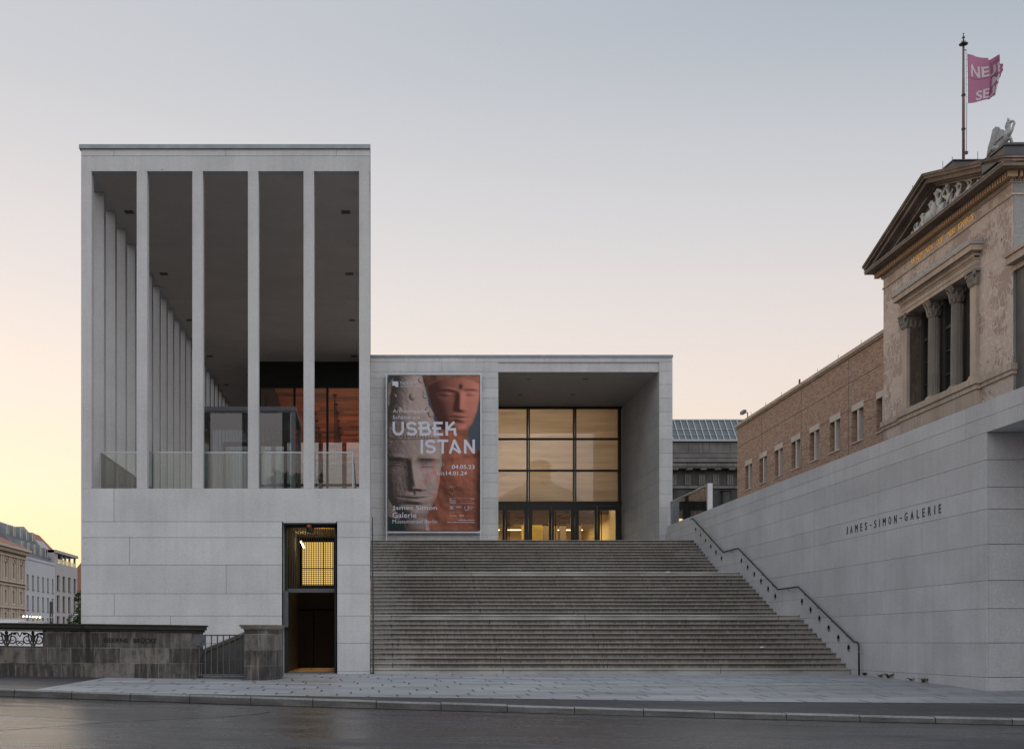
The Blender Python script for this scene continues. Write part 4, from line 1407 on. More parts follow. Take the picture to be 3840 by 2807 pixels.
# ------------------------------------------------------------------ glass guard on the flank wall
gd = thing('glass_guard', 'short glass guard panel with pale end post on the flank wall beside the porch', 'glass guard', (14.0, 18, 6.28))
MB().box(13.93, 13.945, 15.3, 21.5, 6.29, 7.36).build('glass_panel', M['glass_grey'], gd)
MB().box(13.90, 13.975, 15.2, 21.55, 7.36, 7.42).build('top_rail', M['white_frame'], gd)
MB().box(13.84, 14.04, 15.05, 15.2, 6.285, 7.42).build('end_post', M['white_frame'], gd)
MB().box(13.90, 13.97, 21.45, 21.53, 6.285, 7.36).build('post', M['white_frame'], gd)

# ------------------------------------------------------------------ exhibition banner
def paint_banner(w, h):
    """the printed picture: a weathered stone head in a tall headdress in front, a terracotta head behind (colour per vertex)"""
    rng = np.random.default_rng(3)
    X, Y = np.meshgrid(np.linspace(88, 925, w), np.linspace(113, 1525, h))

    def fnoise(sx, sy, oct=4):
        out = np.zeros((h, w))
        amp = 1.0
        for o in range(oct):
            gx, gy = max(2, int(837 / sx * 2 ** o)), max(2, int(1412 / sy * 2 ** o))
            g = rng.random((gy + 2, gx + 2))
            fx = np.linspace(0, gx, w)
            fy = np.linspace(0, gy, h)
            ix, iy = fx.astype(int), fy.astype(int)
            tx, ty = fx - ix, fy - iy
            tx, ty = tx * tx * (3 - 2 * tx), ty * ty * (3 - 2 * ty)
            a = g[np.ix_(iy, ix)] * (1 - tx) + g[np.ix_(iy, ix + 1)] * tx
            b = g[np.ix_(iy + 1, ix)] * (1 - tx) + g[np.ix_(iy + 1, ix + 1)] * tx
            out += amp * (a * (1 - ty[:, None]) + b * ty[:, None])
            amp *= 0.5
        return out / (2 - 0.5 ** (oct - 1)) - 0.5

    def G(cx, cy, sx, sy, ang=0.0):
        dx, dy = X - cx, Y - cy
        u = dx * math.cos(ang) + dy * math.sin(ang)
        v = -dx * math.sin(ang) + dy * math.cos(ang)
        return np.exp(-(u / sx) ** 2 - (v / sy) ** 2)

    def shade(H, lx, ly, lz, k=1.0):
        gy, gx = np.gradient(H, Y[1, 0] - Y[0, 0], X[0, 1] - X[0, 0])
        nrm = np.sqrt(gx ** 2 + gy ** 2 + 1)
        l = math.sqrt(lx * lx + ly * ly + lz * lz)
        return np.clip((-gx * lx - gy * ly + lz) / nrm / l, 0, 1)
    n1, n2, n3 = fnoise(160, 160), fnoise(40, 40), fnoise(300, 300)
    img = np.zeros((h, w, 3))
    img[:] = (0.055, 0.075, 0.09)
    # far head, terracotta, soft
    cxf = 690.0
    wR = np.interp(Y, [113, 300, 450, 560, 640, 690], [235, 232, 205, 160, 100, 40])
    wL = np.interp(Y, [113, 300, 450, 560, 640, 690], [265, 235, 190, 140, 90, 40])
    wd = np.where(X > cxf, wR, wL)
    E = np.clip(1 - ((X - cxf) / wd) ** 2, 0, 1) * (Y < 690)
    H = 170 * np.sqrt(E) * np.clip((700 - Y) / 90, 0, 1) ** 0.5
    ns = np.clip((Y - 245) / 50, 0, 1) * np.clip((448 - Y) / 24, 0, 1)
    H += ns * np.interp(Y, [210, 430], [22, 70]) * np.exp(-((X - np.interp(Y, [210, 430], [748, 742])) / np.interp(Y, [210, 430], [26, 38])) ** 2)
    for (ex, ey, sx) in ((618, 288, 66), (842, 285, 52)):
        H += -34 * G(ex, ey - 4, sx + 16, 36) + 34 * G(ex, ey, sx * 0.75, 20)
        H -= 12 * np.exp(-((Y - (ey + 12 + 0.0016 * (X - ex) ** 2)) / 5) ** 2) * G(ex, ey, sx, 50)
        H += 18 * np.exp(-((Y - (ey - 52 + 0.002 * (X - ex) ** 2)) / 12) ** 2) * G(ex, ey - 50, sx * 1.3, 50)
    H += 24 * G(735, 482, 52, 11) + 24 * G(735, 516, 42, 13) - 18 * np.exp(-((Y - 498) / 5) ** 2) * G(735, 498, 62, 20) + 30 * G(730, 600, 54, 32) - 16 * G(730, 552, 60, 14)
    sh = shade(H, 0.8, -0.35, 0.5)
    m = (E > 0.002)[..., None]
    sh = sh ** 1.35
    tc_ = np.stack([0.055 + 0.47 * sh, 0.02 + 0.185 * sh, 0.016 + 0.13 * sh], -1) * (1 + 0.2 * n3[..., None])
    img = np.where(m, tc_, img)
    img *= (1 - 0.9 * np.clip(G(748, 214, 15, 24) * 1.4, 0, 1))[..., None]
    hair = ((Y < 138 + 0.0011 * (X - 700) ** 2) & (X > 400))
    img = np.where(hair[..., None], np.array([0.22, 0.095, 0.06]) * (1 + 1.2 * n2[..., None]) * (0.5 + 0.6 * np.clip((X - 480) / 300, 0, 1))[..., None], img)
    # neck and body of the far head
    neck = (Y > 610) & (np.abs(X - 690) < 125 + np.clip((Y - 650) * 0.16, 0, 70)) & (Y < 820)
    body = (Y > 770 + 0.0006 * (X - 720) ** 2) & (X > 380)
    Hb = 45 * n1 + 16 * np.sin((Y + 0.25 * X) / 26.0) * np.exp(-((Y - 850) / 60.0) ** 2)
    Hb = Hb + 90 * G(700, 1010, 240, 220)
    shb = shade(Hb, 0.7, -0.5, 0.7)
    bc = np.stack([0.04 + 0.40 * shb ** 1.5, 0.014 + 0.15 * shb ** 1.5, 0.009 + 0.092 * shb ** 1.5], -1) * (1 + 0.5 * n3[..., None])
    dk = np.clip((X - 850) / 60, 0, 1) * np.clip((Y - 740) / 60, 0, 1)
    bc = bc * (1 - 0.75 * dk[..., None])
    img = np.where((neck | body)[..., None], bc, img)
    for _ in range(2):
        pad = np.pad(img, ((1, 1), (1, 1), (0, 0)), mode='edge')
        img = sum(pad[i:i + h, j:j + w] for i in range(3) for j in range(3)) / 9.0
    img = img * (1 + 0.10 * n2[..., None])
    # front head, grey-brown stone with pink traces
    edge = np.interp(Y, [113, 200, 300, 380, 450, 520, 600, 690, 760, 840, 930, 980, 1060, 1150, 1230, 1300, 1360, 1410, 1440, 1525],
                     [395, 420, 445, 455, 498, 505, 540, 560, 572, 580, 578, 566, 556, 545, 528, 492, 460, 430, 448, 470])
    left = np.interp(Y, [113, 160, 230, 1380, 1440, 1525], [150, 115, 60, 60, 200, 240])
    edge = edge + 14 * n2
    inside = (X < edge) & (X > left)
    cx = np.interp(Y, [113, 690, 1525], [270, 290, 320])
    t = np.clip(1 - ((X - cx) / np.maximum(edge - cx, 30)) ** 2, 0, 1)
    H = 150 * np.sqrt(t) - 0.00035 * np.clip(cx - X, 0, 300) ** 2 * 2.2
    nose = np.clip((Y - 830) / 60, 0, 1) * np.clip((1165 - Y) / 18, 0, 1)
    nx_ = np.interp(Y, [830, 1000, 1165], [300, 318, 345])
    nw = np.interp(Y, [830, 1000, 1165], [32, 38, 56])
    H += nose * np.interp(Y, [830, 1140], [30, 84]) * np.exp(-((X - nx_) / nw) ** 2)
    H += 26 * G(305, 1150, 18, 20) + 20 * G(388, 1148, 16, 18)
    H += 36 * np.exp(-((Y - (862 + 0.0009 * (X - 440) ** 2)) / 20.0) ** 2) * G(440, 870, 110, 60)
    H += 36 * np.exp(-((Y - (852 + 0.0009 * (X - 150) ** 2)) / 20.0) ** 2) * G(150, 860, 100, 60)
    H -= 44 * G(432, 935, 84, 46) + 52 * G(150, 925, 84, 46)
    for (ex, ey) in ((436, 938), (150, 930)):
        H += 46 * G(ex, ey, 58, 25)
        lid = ey + 12 + 0.0022 * (X - ex) ** 2
        H -= 14 * np.exp(-((Y - lid) / 4.5) ** 2) * G(ex, ey, 70, 60)
        H += 10 * np.exp(-((Y - (ey - 26 + 0.003 * (X - ex) ** 2)) / 6.0) ** 2) * G(ex, ey, 80, 70)
    H += 34 * G(312, 1212, 92, 14) + 40 * G(312, 1256, 70, 20) - 30 * np.exp(-((Y - (1232 - 0.0006 * (X - 312) ** 2)) / 6.0) ** 2) * G(312, 1232, 110, 40) - 30 * G(318, 1188, 14, 16)
    H += 52 * G(318, 1360, 84, 46) - 40 * G(318, 1296, 90, 18) + 26 * G(480, 1090, 60, 90)
    for (bx, by, br) in ((310, 308, 30), (432, 262, 28), (425, 300, 24), (392, 155, 28), (455, 430, 30), (478, 468, 26), (500, 590, 24), (180, 420, 26), (250, 560, 24), (140, 300, 22)):
        rr = np.sqrt((X - bx) ** 2 + (Y - by) ** 2) / br
        H += 26 * np.sqrt(np.clip(1 - rr ** 2, 0, 1))
    for k in range(15):
        rr = np.sqrt((X - (180 + k * 27)) ** 2 + (Y - (658 + k * 1.6)) ** 2) / 12
        H += 13 * np.sqrt(np.clip(1 - rr ** 2, 0, 1))
    H -= 10 * np.exp(-((Y - 700 + (X - 300) * 0.02) / 6.0) ** 2)
    H += 9 * n2 + 3 * fnoise(14, 14, 2) + 30 * n1 * (Y < 680)
    sh = shade(H, 0.66, -0.34, 0.80)
    occl = 1 - 0.55 * np.clip(G(150, 905, 80, 34) + G(425, 905, 80, 30), 0, 1) - 0.35 * np.clip(G(250, 1010, 40, 150), 0, 1)
    tone = (0.045 + 0.33 * sh ** 1.3) * occl
    fc = np.stack([tone * 1.0, tone * 0.82, tone * 0.73], -1) * (1 + 0.35 * n1[..., None])
    pk = np.clip((n2 + 0.7 * n1) * 5 - 0.45, 0, 1) * np.clip((Y - 690) / 40, 0, 1) * (np.clip((X - 330) / 80, 0, 1) * 0.9 + 0.1)
    fc = fc * (1 - 0.6 * pk[..., None]) + 0.6 * pk[..., None] * np.array([0.36, 0.115, 0.09]) * (0.25 + 1.1 * sh[..., None])
    ear = ((X - 585) / 22) ** 2 + ((Y - 930) / 36) ** 2 < 1
    fc = np.where((ear & ~inside)[..., None], np.array([0.17, 0.085, 0.07]) * (0.6 + 1.2 * G(592, 925, 12, 22))[..., None], fc)
    img = np.where((inside | ear)[..., None], fc, img)
    topl = (X < left)
    img = np.where(topl[..., None], np.array([0.03, 0.05, 0.055]), img)
    low = np.clip((Y - 1330) / 200, 0, 1) * (X < 430)
    img *= (1 - 0.55 * low)[..., None]
    return np.clip(img * 1.15, 0, 1)


BNY = PY - 0.22
ban = thing('exhibition_banner', 'tall printed exhibition banner with two sculpted heads and white lettering, framed on the porch wall', 'banner', (2.95, BNY, 5.24))
U0, U1, V0, V1 = 0.813, 5.089, 13.29, 6.09           # canvas left, right, top, bottom
W_, H_ = 200, 336
img = paint_banner(W_, H_)
vs = [(U0 + (U1 - U0) * i / (W_ - 1), BNY, V0 + (V1 - V0) * j / (H_ - 1)) for j in range(H_) for i in range(W_)]
fs = [(j * W_ + i, (j + 1) * W_ + i, (j + 1) * W_ + i + 1, j * W_ + i + 1) for j in range(H_ - 1) for i in range(W_ - 1)]
me = bpy.data.meshes.new('printed_canvas')
me.from_pydata(vs, [], fs)
at = me.color_attributes.new('print', 'FLOAT_COLOR', 'POINT')
buf = np.ones((W_ * H_, 4), dtype=np.float32)
buf[:, :3] = img.reshape(-1, 3)
at.data.foreach_set('color', buf.ravel())
pmn, pnt, pb = new_mat('printed_vinyl')
an = N(pnt, 'ShaderNodeAttribute', attribute_name='print')
link(pnt, MIX(pnt, 1.0, an.outputs['Color'], (1.0, 0.95, 0.96), 'MULTIPLY'), pb.inputs['Base Color'])
pb.inputs['Roughness'].default_value = 0.7
pb.inputs['Specular IOR Level'].default_value = 0.2
me.materials.append(pmn)
put('printed_canvas', me, ban)
MB().box(U0, U1, BNY + 0.005, BNY + 0.02, V1, V0).build('canvas_backing', M['void'], ban)
mb = MB()
FX0, FX1, FZ0, FZ1 = 0.70, 5.15, 5.97, 13.376
mb.box(FX0, FX0 + 0.06, BNY - 0.04, BNY + 0.06, 5.24, FZ1).box(FX1 - 0.06, FX1, BNY - 0.04, BNY + 0.06, 5.24, FZ1)
mb.box(FX0 + 0.06, FX1 - 0.06, BNY - 0.04, BNY + 0.06, FZ1 - 0.06, FZ1).box(FX0 + 0.06, FX1 - 0.06, BNY - 0.04, BNY + 0.06, FZ0, FZ0 + 0.07)
mb.build('banner_frame', M['white_frame'], ban)
mb = MB()
for k in range(14):
    xx = U0 + 0.15 + (U1 - U0 - 0.3) * k / 13
    mb.tube([(xx, BNY, V0), (xx + 0.03, BNY, FZ1 - 0.05)], 0.006, 4)
    mb.tube([(xx, BNY, V1), (xx + 0.03, BNY, FZ0 + 0.06)], 0.006, 4)
for k in range(24):
    zz = V1 + 0.15 + (V0 - V1 - 0.3) * k / 23
    mb.tube([(U1, BNY, zz), (FX1 - 0.05, BNY, zz + 0.03)], 0.006, 4)
    mb.tube([(U0, BNY, zz), (FX0 + 0.05, BNY, zz + 0.03)], 0.006, 4)
mb.build('lacing', M['dark_metal'], ban)


def btf(x, y, z):
    return (U0 + (x - 88) / 837 * (U1 - U0), BNY - 0.006 - z, V0 + (y - 113) / 1412 * (V1 - V0))


wprint = plain('white_print', (0.56, 0.57, 0.66), 0.7, 0, 0.03)
dprint = plain('dark_print', (0.02, 0.015, 0.015), 0.7)


def btext(mb, s, x0, x1, ytop, ybase, bold=0.0, ref=None, m=None):
    q = MB()
    fit_text(q, s, x0, x1, ybase, ytop, btf, bold, 0.0, ref)
    q.build('text_line', m or wprint, ban)


mb = MB()
HF = 'Hxl'
btext(mb, 'Archäologische', 130, 445, 420, 464, 0.0)
btext(mb, 'Schätze aus', 130, 378, 476, 510, 0.0)
btext(mb, '04.05.23', 667, 875, 928, 965, 0.018)
btext(mb, 'bis', 535, 600, 983, 1022, -0.006)
btext(mb, '14.01.24', 616, 805, 985, 1022, 0.018)
btext(mb, 'James Simon', 127, 533, 1298, 1348, 0.006)
btext(mb, 'Galerie', 127, 345, 1360, 1410, 0.006)
btext(mb, 'Museumsinsel Berlin', 127, 533, 1426, 1460, -0.004)
btext(mb, '#usbekistanberlin', 728, 872, 1424, 1438)
btext(mb, 'www.smb.museum/usbekistan', 625, 872, 1443, 1456)
btext(mb, 'Museum für Vor- und', 197, 352, 167, 181, 0.01)
btext(mb, 'Frühgeschichte', 197, 308, 184, 199, 0.01)
btext(mb, 'Staatliche Museen zu Berlin', 197, 390, 205, 218)
btext(mb, 'Das', 647, 665, 1234, 1243, 0.01)
btext(mb, 'Kuratorium', 647, 705, 1245, 1253, 0.01)
btext(mb, 'Preußischer', 647, 705, 1256, 1265)
btext(mb, 'Kulturbesitz', 647, 706, 1267, 1275)
btext(mb, 'SIEMENS', 708, 755, 1304, 1312, 0.01)
btext(mb, 'energy', 708, 752, 1313, 1322)
btext(mb, 'TAGESSPIEGEL', 647, 713, 1386, 1396)
btext(mb, 'tipBerlin', 732, 779, 1384, 1397, 0.02)
btext(mb, 'Gefördert durch', 647, 701, 1121, 1128)
btext(mb, 'Medienpartner', 647, 694, 1361, 1368)
btext(mb, 'Google', 842, 872, 1235, 1245)
btext(mb, 'E&S', 651, 681, 1307, 1326)
btext(mb, 'Uzbekistan', 819, 852, 1303, 1309)
btext(mb, 'Art and Culture', 819, 866, 1311, 1317)
btext(mb, 'Development', 819, 858, 1319, 1325)
btext(mb, 'Foundation', 819, 852, 1327, 1333)
for (a, b, y) in ((647, 706, 1229), (719, 872, 1229), (719, 872, 1278), (647, 706, 1278), (647, 684, 1303), (647, 684, 1331)):
    MB().add([btf(a, y, 0), btf(b, y, 0), btf(b, y + 1.6, 0), btf(a, y + 1.6, 0)], [(0, 1, 2, 3)]).build('printed_rule', wprint, ban)


def stroke(mb, pts, t, z=0.0):
    P = [Vector((p[0], p[1])) for p in pts]
    L_, R_ = [], []
    for i, p in enumerate(P):
        d0 = (P[i] - P[i - 1]).normalized() if i > 0 else (P[1] - P[0]).normalized()
        d1 = (P[i + 1] - P[i]).normalized() if i < len(P) - 1 else d0
        n0, n1_ = Vector((-d0.y, d0.x)), Vector((-d1.y, d1.x))
        nn_ = (n0 + n1_)
        nn_ = nn_.normalized() if nn_.length > 1e-6 else n0
        k = 1 / max(0.45, nn_.dot(n0))
        L_.append(p + nn_ * t / 2 * k)
        R_.append(p - nn_ * t / 2 * k)
    vs = [btf(p.x, p.y, z) for p in L_] + [btf(p.x, p.y, z) for p in R_]
    n = len(P)
    mb.add(vs, [(i, i + 1, n + i + 1, n + i) for i in range(n - 1)])


def arc(cx, cy, rx, ry, a0, a1, n=14):
    return [(cx + rx * math.cos(math.radians(a0 + (a1 - a0) * i / (n - 1))), cy + ry * math.sin(math.radians(a0 + (a1 - a0) * i / (n - 1)))) for i in range(n)]


T = 23


def l_I(x):
    stroke(mb, [(x, 0 + y0), (x, y1)], T)


def l_S(x0, x1, y0, y1):
    cx, w = (x0 + x1) / 2, (x1 - x0) / 2 - T / 2
    q = (y1 - y0 - T) / 4
    t_, b_ = y0 + T / 2, y1 - T / 2
    pts = arc(cx, t_ + q, w, q, -18, -90, 6) + arc(cx, t_ + q, w, q, -90, -270, 12)[1:] + arc(cx, b_ - q, w, q, -90, 90, 12)[1:] + arc(cx, b_ - q, w, q, 90, 162, 6)[1:]
    stroke(mb, pts, T)


y0, y1 = 535, 662
# U S B E K with the lettering's long cross-bars
stroke(mb, [(139, y0), (139, 600)] + arc(180, 603, 41, 47, 180, 0, 16) + [(221, y0)], T)
l_S(252, 352, y0, y1)
stroke(mb, [(386, y0), (386, y1)], T, 0.0004)
stroke(mb, [(360, y0 + T / 2), (428, y0 + T / 2)] + arc(428, 568, 27, 24, -90, 90, 9) + [(360, 596)], T)
stroke(mb, [(386, 596), (436, 596)] + arc(436, 623, 32, 27, -90, 90, 9) + [(386, y1 - T / 2)], T, 0.0008)
stroke(mb, [(512, y0), (512, y1)], T, 0.0004)
for (yy, a, b) in ((y0 + T / 2, 500, 585), (596, 485, 570), (y1 - T / 2, 500, 588)):
    stroke(mb, [(a, yy), (b, yy)], T)
stroke(mb, [(621, y0), (621, y1)], T, 0.0004)
stroke(mb, [(621, 604), (690, y0 + 2)], T)
stroke(mb, [(621, 604), (695, 604), (695, 640), (706, 662)], T, 0.0008)
mb.build('title_line', wprint, ban)
mb = MB()
y0, y1 = 697, 825
stroke(mb, [(394, y0), (394, y1)], T)
l_S(424, 522, y0, y1)
stroke(mb, [(535, y0 + T / 2), (635, y0 + T / 2)], T)
stroke(mb, [(584, y0), (584, y1)], T, 0.0004)
stroke(mb, [(650, y1), (692, y0 + 2)], T)
stroke(mb, [(688, y0 + 2), (745, 818)], T, 0.0004)
stroke(mb, [(660, 768), (690, 782), (742, 822)], T * 0.8, 0.0008)
stroke(mb, [(789, y1), (789, y0)], T)
stroke(mb, [(789, y0 + 6), (866, y1 - 6)], T, 0.0004)
stroke(mb, [(866, y0), (866, y1)], T, 0.0008)
mb.build('title_line', wprint, ban)
mb = MB()
# square museum mark with a wave cut into it
mb.add([btf(*p, 0) for p in ((127, 168), (180, 168), (180, 218), (158, 218), (150, 206), (140, 205), (127, 210))], [tuple(range(7))])
mb.build('museum_mark', wprint, ban)
mb = MB()
stroke(mb, arc(801, 1318, 16, 26, 0, 180, 12) + [(785, 1302)], 3)
stroke(mb, [(817, 1318), (817, 1300)], 3)
mb.build('sponsor_mark', wprint, ban)
mb = MB()
btext(mb, 'Die Beauftragte der Bundesregierung', 682, 816, 1148, 1156, m=dprint)
btext(mb, 'für Kultur und Medien', 682, 762, 1158, 1166, m=dprint)
mb.add([btf(*p, 0) for p in ((673, 1148), (677, 1148), (677, 1180), (673, 1180))], [(0, 1, 2, 3)])
stroke(mb, arc(656, 1156, 5, 6, 0, 330, 10), 7)
mb.build('small_emblem', dprint, ban)
MB().add([btf(*p, 0) for p in ((673, 1184), (677, 1184), (677, 1200), (673, 1200))], [(0, 1, 2, 3)]).build('yellow_bar', plain('yellow_print', (0.5, 0.34, 0.05), 0.7), ban)

# ------------------------------------------------------------------ bridge parapet (street-aligned), pillar, gate, stair parapet
ANG = math.atan(ST)
par = thing('bridge_parapet', 'dark sandstone bridge parapet with a mossy coping and carved name EISERNE BRÜCKE', 'bridge parapet', (-4.44, -3.76, -0.05), ANG)
PSL = -0.0148


def ptf(x, y, z):
    return (x, y, z + PSL * x)


def curved(xa, ya, xb, yb, n=8):
    """quarter ellipse from (xa,ya) [tangent +x] to (xb,yb) [tangent +y]"""
    return [(xa + (xb - xa) * math.sin(PI / 2 * i / n), ya + (yb - ya) * (1 - math.cos(PI / 2 * i / n))) for i in range(n + 1)]


mb = MB(ptf)
foot = [(-30, 0.42), (-3.0, 0.42), (-3.0, 0.22), (-0.85, 0.22)] + curved(-0.85, 0.22, 0.0, 0.85)[1:] + [(0.0, 1.4), (-3.0, 1.4), (-30, 1.4)]
pier_fp = [(-3.0, 0.22), (-0.85, 0.22)] + curved(-0.85, 0.22, -0.04, 0.62)[1:] + [(-0.34, 1.4), (-3.0, 1.4)]
mb.prism(pier_fp, -0.4, 1.24)
mb.prism([(-30, 0.42), (-3.003, 0.42), (-3.003, 1.0), (-30, 1.0)], -0.4, 0.74)
mb.prism([(-30, 0.34), (-3.006, 0.34), (-3.006, 0.42), (-30, 0.42)], -0.4, 0.27)
mb.prism([(-4.45, 0.45), (-3.003, 0.45), (-3.003, 0.95), (-4.45, 0.95)], 0.742, 1.24)
for k in range(6):
    xx = -7.7 - 4.2 * k
    mb.prism([(xx, 0.45), (xx + 0.9, 0.45), (xx + 0.9, 0.95), (xx, 0.95)], 0.742, 1.24)
mb.build('stone_blocks', M['bridge_stone'], par, local=True)
mb = MB(ptf)
for (o, z0, z1) in ((0.05, 1.20, 1.26), (0.10, 1.26, 1.35), (0.13, 1.35, 1.385)):
    fp = [(-30, 0.42 - o), (-3.0 - o, 0.42 - o), (-3.0 - o, 0.22 - o), (-0.85, 0.22 - o)] + curved(-0.85, 0.22 - o, -0.04 + o, 0.62)[1:] + [(-0.34 + o, 1.4 + o), (-3.0, 1.4 + o), (-3.0, 1.0 + o), (-30, 1.0 + o)]
    mb.prism(fp, z0, z1 - 0.001)
mb.build('coping', M['bridge_cap'], par, local=True)
lt = MB(ptf)
fit_text(lt, 'EISERNE', -2.62, -1.93, 0.90, 1.02, lambda x, y, z: (x, 0.213, y), 0.03)
fit_text(lt, 'BRÜCKE', -1.80, -1.16, 0.90, 1.05, lambda x, y, z: (x, 0.213, y), 0.03)
lt.build('carved_lettering', plain('carved_black', (0.012, 0.011, 0.010), 0.9), par, local=True)


def spiral(cx, cz, r0, turns, a0, sgn, n=40):
    return [(cx + sgn * r0 * (1 - 0.86 * i / n) * math.cos(a0 + turns * 2 * PI * i / n), 0.7, cz + r0 * (1 - 0.86 * i / n) * math.sin(a0 + turns * 2 * PI * i / n)) for i in range(n + 1)]


for (xa, xb) in ((-6.78, -4.47), (-10.98, -7.72)):
    mb = MB(ptf)
    zc0 = 0.96
    n = 3
    wd = (xb - xa) / n
    for k in range(n):
        c0 = xa + wd * (k + 0.5)
        for sg in (-1, 1):
            mb.tube(spiral(c0 + sg * wd * 0.23, zc0 - 0.01, 0.15, 1.7, PI * 0.6, sg), [0.022 - 0.012 * i / 40 for i in range(41)], 6)
            mb.tube([(c0 + sg * 0.02, 0.7, 0.77), (c0 + sg * 0.10, 0.7, 0.90), (c0 + sg * wd * 0.20, 0.7, 1.12), (c0 + sg * wd * 0.42, 0.7, 1.13), (c0 + sg * wd * 0.49, 0.7, 1.02)], [0.026, 0.022, 0.02, 0.018, 0.012], 6)
            mb.tube(spiral(c0 + sg * wd * 0.44, 0.86, 0.07, 1.2, -PI / 2, -sg, 20), [0.014] * 21, 5)
            mb.ball((c0 + sg * wd * 0.31, 0.69, 1.10), 0.045, 8, (1.3, 0.5, 0.8))
        mb.tube([(c0, 0.7, 0.745), (c0, 0.7, 0.84), (c0, 0.7, 1.03), (c0, 0.7, 1.16)], [0.05, 0.026, 0.045, 0.03], 8)
        mb.ball((c0, 0.69, 1.12), 0.05, 8)
    mb.tube([(xa, 0.7, 0.755), (xb, 0.7, 0.755)], 0.016, 6)
    mb.tube([(xa, 0.7, 1.18), (xb, 0.7, 1.18)], 0.016, 6)
    mb.build('scrollwork', M['iron'], par, local=True)

pil = thing('gate_pillar', 'low dark sandstone pillar with a worn pale cap left of the passage gate', 'pillar', (-3.2, -4.06, -0.1), ANG)
fp = [(0.0, 0.0), (0.36, 0.0)] + curved(0.36, 0.0, 0.73, 0.95)[1:] + [(0.20, 3.05), (-0.2, 3.05)]
MB().prism(fp, -0.3, 1.33).build('stone_blocks', M['bridge_stone'], pil, local=True)
mb = MB()
for (o, z0, z1) in ((0.02, 1.31, 1.345), (0.07, 1.345, 1.40), (0.10, 1.40, 1.44)):
    fp = [(-o, -o), (0.36, -o)] + curved(0.36, -o, 0.73 + o * 0.4, 0.95)[1:] + [(0.20 + o * 0.4, 3.05), (-0.2 - o, 3.05)]
    mb.prism(fp, z0, z1 - 0.001)
mb.build('cap', M['pillar_cap'], pil, local=True)
gt = thing('railing_gate', 'low grey iron railing gate with a lock plate between parapet and pillar', 'gate', (-3.85, -3.66, 0))
gx = [-4.387 + 0.1545 * k for k in range(8)]
for xx in gx:
    MB().tube([(xx, -3.66, 0.04), (xx, -3.66, 1.10)], 0.017, 8).build('bar', M['grey_metal'], gt)
for zz in (1.075, 0.06):
    MB().tube([(-4.41, -3.66, zz), (-3.20, -3.66, zz)], 0.018, 8).build('rail', M['grey_metal'], gt)
lk = MB().box(-4.50, -4.22, -3.70, -3.66, 0.81, 1.06).build('lock_plate', M['grey_metal'], gt)
MB().lathe([(0.03, -0.04), (0.03, 0.0)], (-4.30, -3.70, 0.955), 12, axis='y').build('door_knob', M['grey_metal'], lk)
MB().lathe([(0.018, -0.02), (0.018, 0.0)], (-4.34, -3.70, 0.865), 10, axis='y').build('keyhole', M['dark_metal'], lk)
sp = thing('stair_parapet', 'sloping stone parapet with a pale coping seen through the railing gate', 'stair parapet', (-4.1, -1.3, 0))
MB().prism([(-4.95, -0.2), (-3.1, -0.2), (-3.1, 1.24), (-4.95, 0.46)], -1.35, -1.05, 'y').build('stone_face', ashlar_mat('dark_ashlar', [(0.075, 0.07, 0.066), (0.105, 0.098, 0.092)], 0.9, 0.42, 0.006, (0.2, 0.19, 0.18), 'x', 0.4), sp)
mb = MB()
mb.prism([(-4.95, 0.462), (-3.1, 1.242), (-3.1, 1.30), (-4.95, 0.52)], -1.40, -1.0, 'y')
mb.prism([(-4.95, 0.521), (-3.1, 1.301), (-3.1, 1.345), (-4.95, 0.565)], -1.45, -0.98, 'y')
mb.build('coping', M['pale_stone'], sp)
struct(MB().box(-4.95, -3.15, -3.3, -0.02, -0.5, -0.03).build('landing_floor', M['bridge_stone']))
# ------------------------------------------------------------------ the old museum with pediment and its brick wing
MROT = math.atan2(1, 0.0242)
mus = thing('old_museum_building', 'scarred beige stucco museum with sculpted pediment, gilded motto and brick wing', 'museum building', (26.53, 15.34, 0), MROT)


def mb_build(mb, name, mat, parent=None, smooth=False):
    return mb.build(name, mat, parent or mus, local=True, smooth=smooth)


RW = 13.4
OS0, OS1 = 3.45, 10.15                       # window opening
mb = MB()
mb.box(0, RW, -14, -0.72, -1, 19.95)
mb.box(0, RW, -0.72, 0, -1, 12.2).box(0, RW, -0.72, 0, 17.2, 19.95)
mb.box(0, OS0, -0.72, 0, 12.2, 17.2).box(OS1, RW, -0.72, 0, 12.2, 17.2)
mb_build(mb, 'stucco_wall', M['stucco'])
mb_build(MB().box(-0.015, -0.003, -14, -0.02, -1, 19.9), 'south_face', M['grey_brick'])
mb = MB()
mb.box(-0.05, RW + 0.05, 0.003, 0.05, 19.34, 19.42).box(-0.06, 0.0, -14, 0.06, 19.35, 19.43)
mb_build(mb, 'string_course', M['trim'])
# sill band all round the risalit and deeper under the window group
mb = MB()
mb.box(-0.12, RW + 0.12, 0.004, 0.14, 12.14, 12.40).box(-0.07, RW + 0.07, 0.003, 0.08, 11.96, 12.14).box(-0.12, -0.02, -14, 0.0, 12.14, 12.40).box(-0.07, -0.02, -14, 0, 11.96, 12.14)
mb.box(2.55, 11.05, 0.14, 0.34, 12.14, 12.42).box(2.65, 10.95, 0.08, 0.26, 11.92, 12.138)
mb.box(2.75, 10.85, 0.003, 0.20, 10.2, 11.918)
mb.box(2.70, 10.9, 0.20, 0.25, 10.95, 11.05)
mb_build(mb, 'sill_cornice', M['trim'])
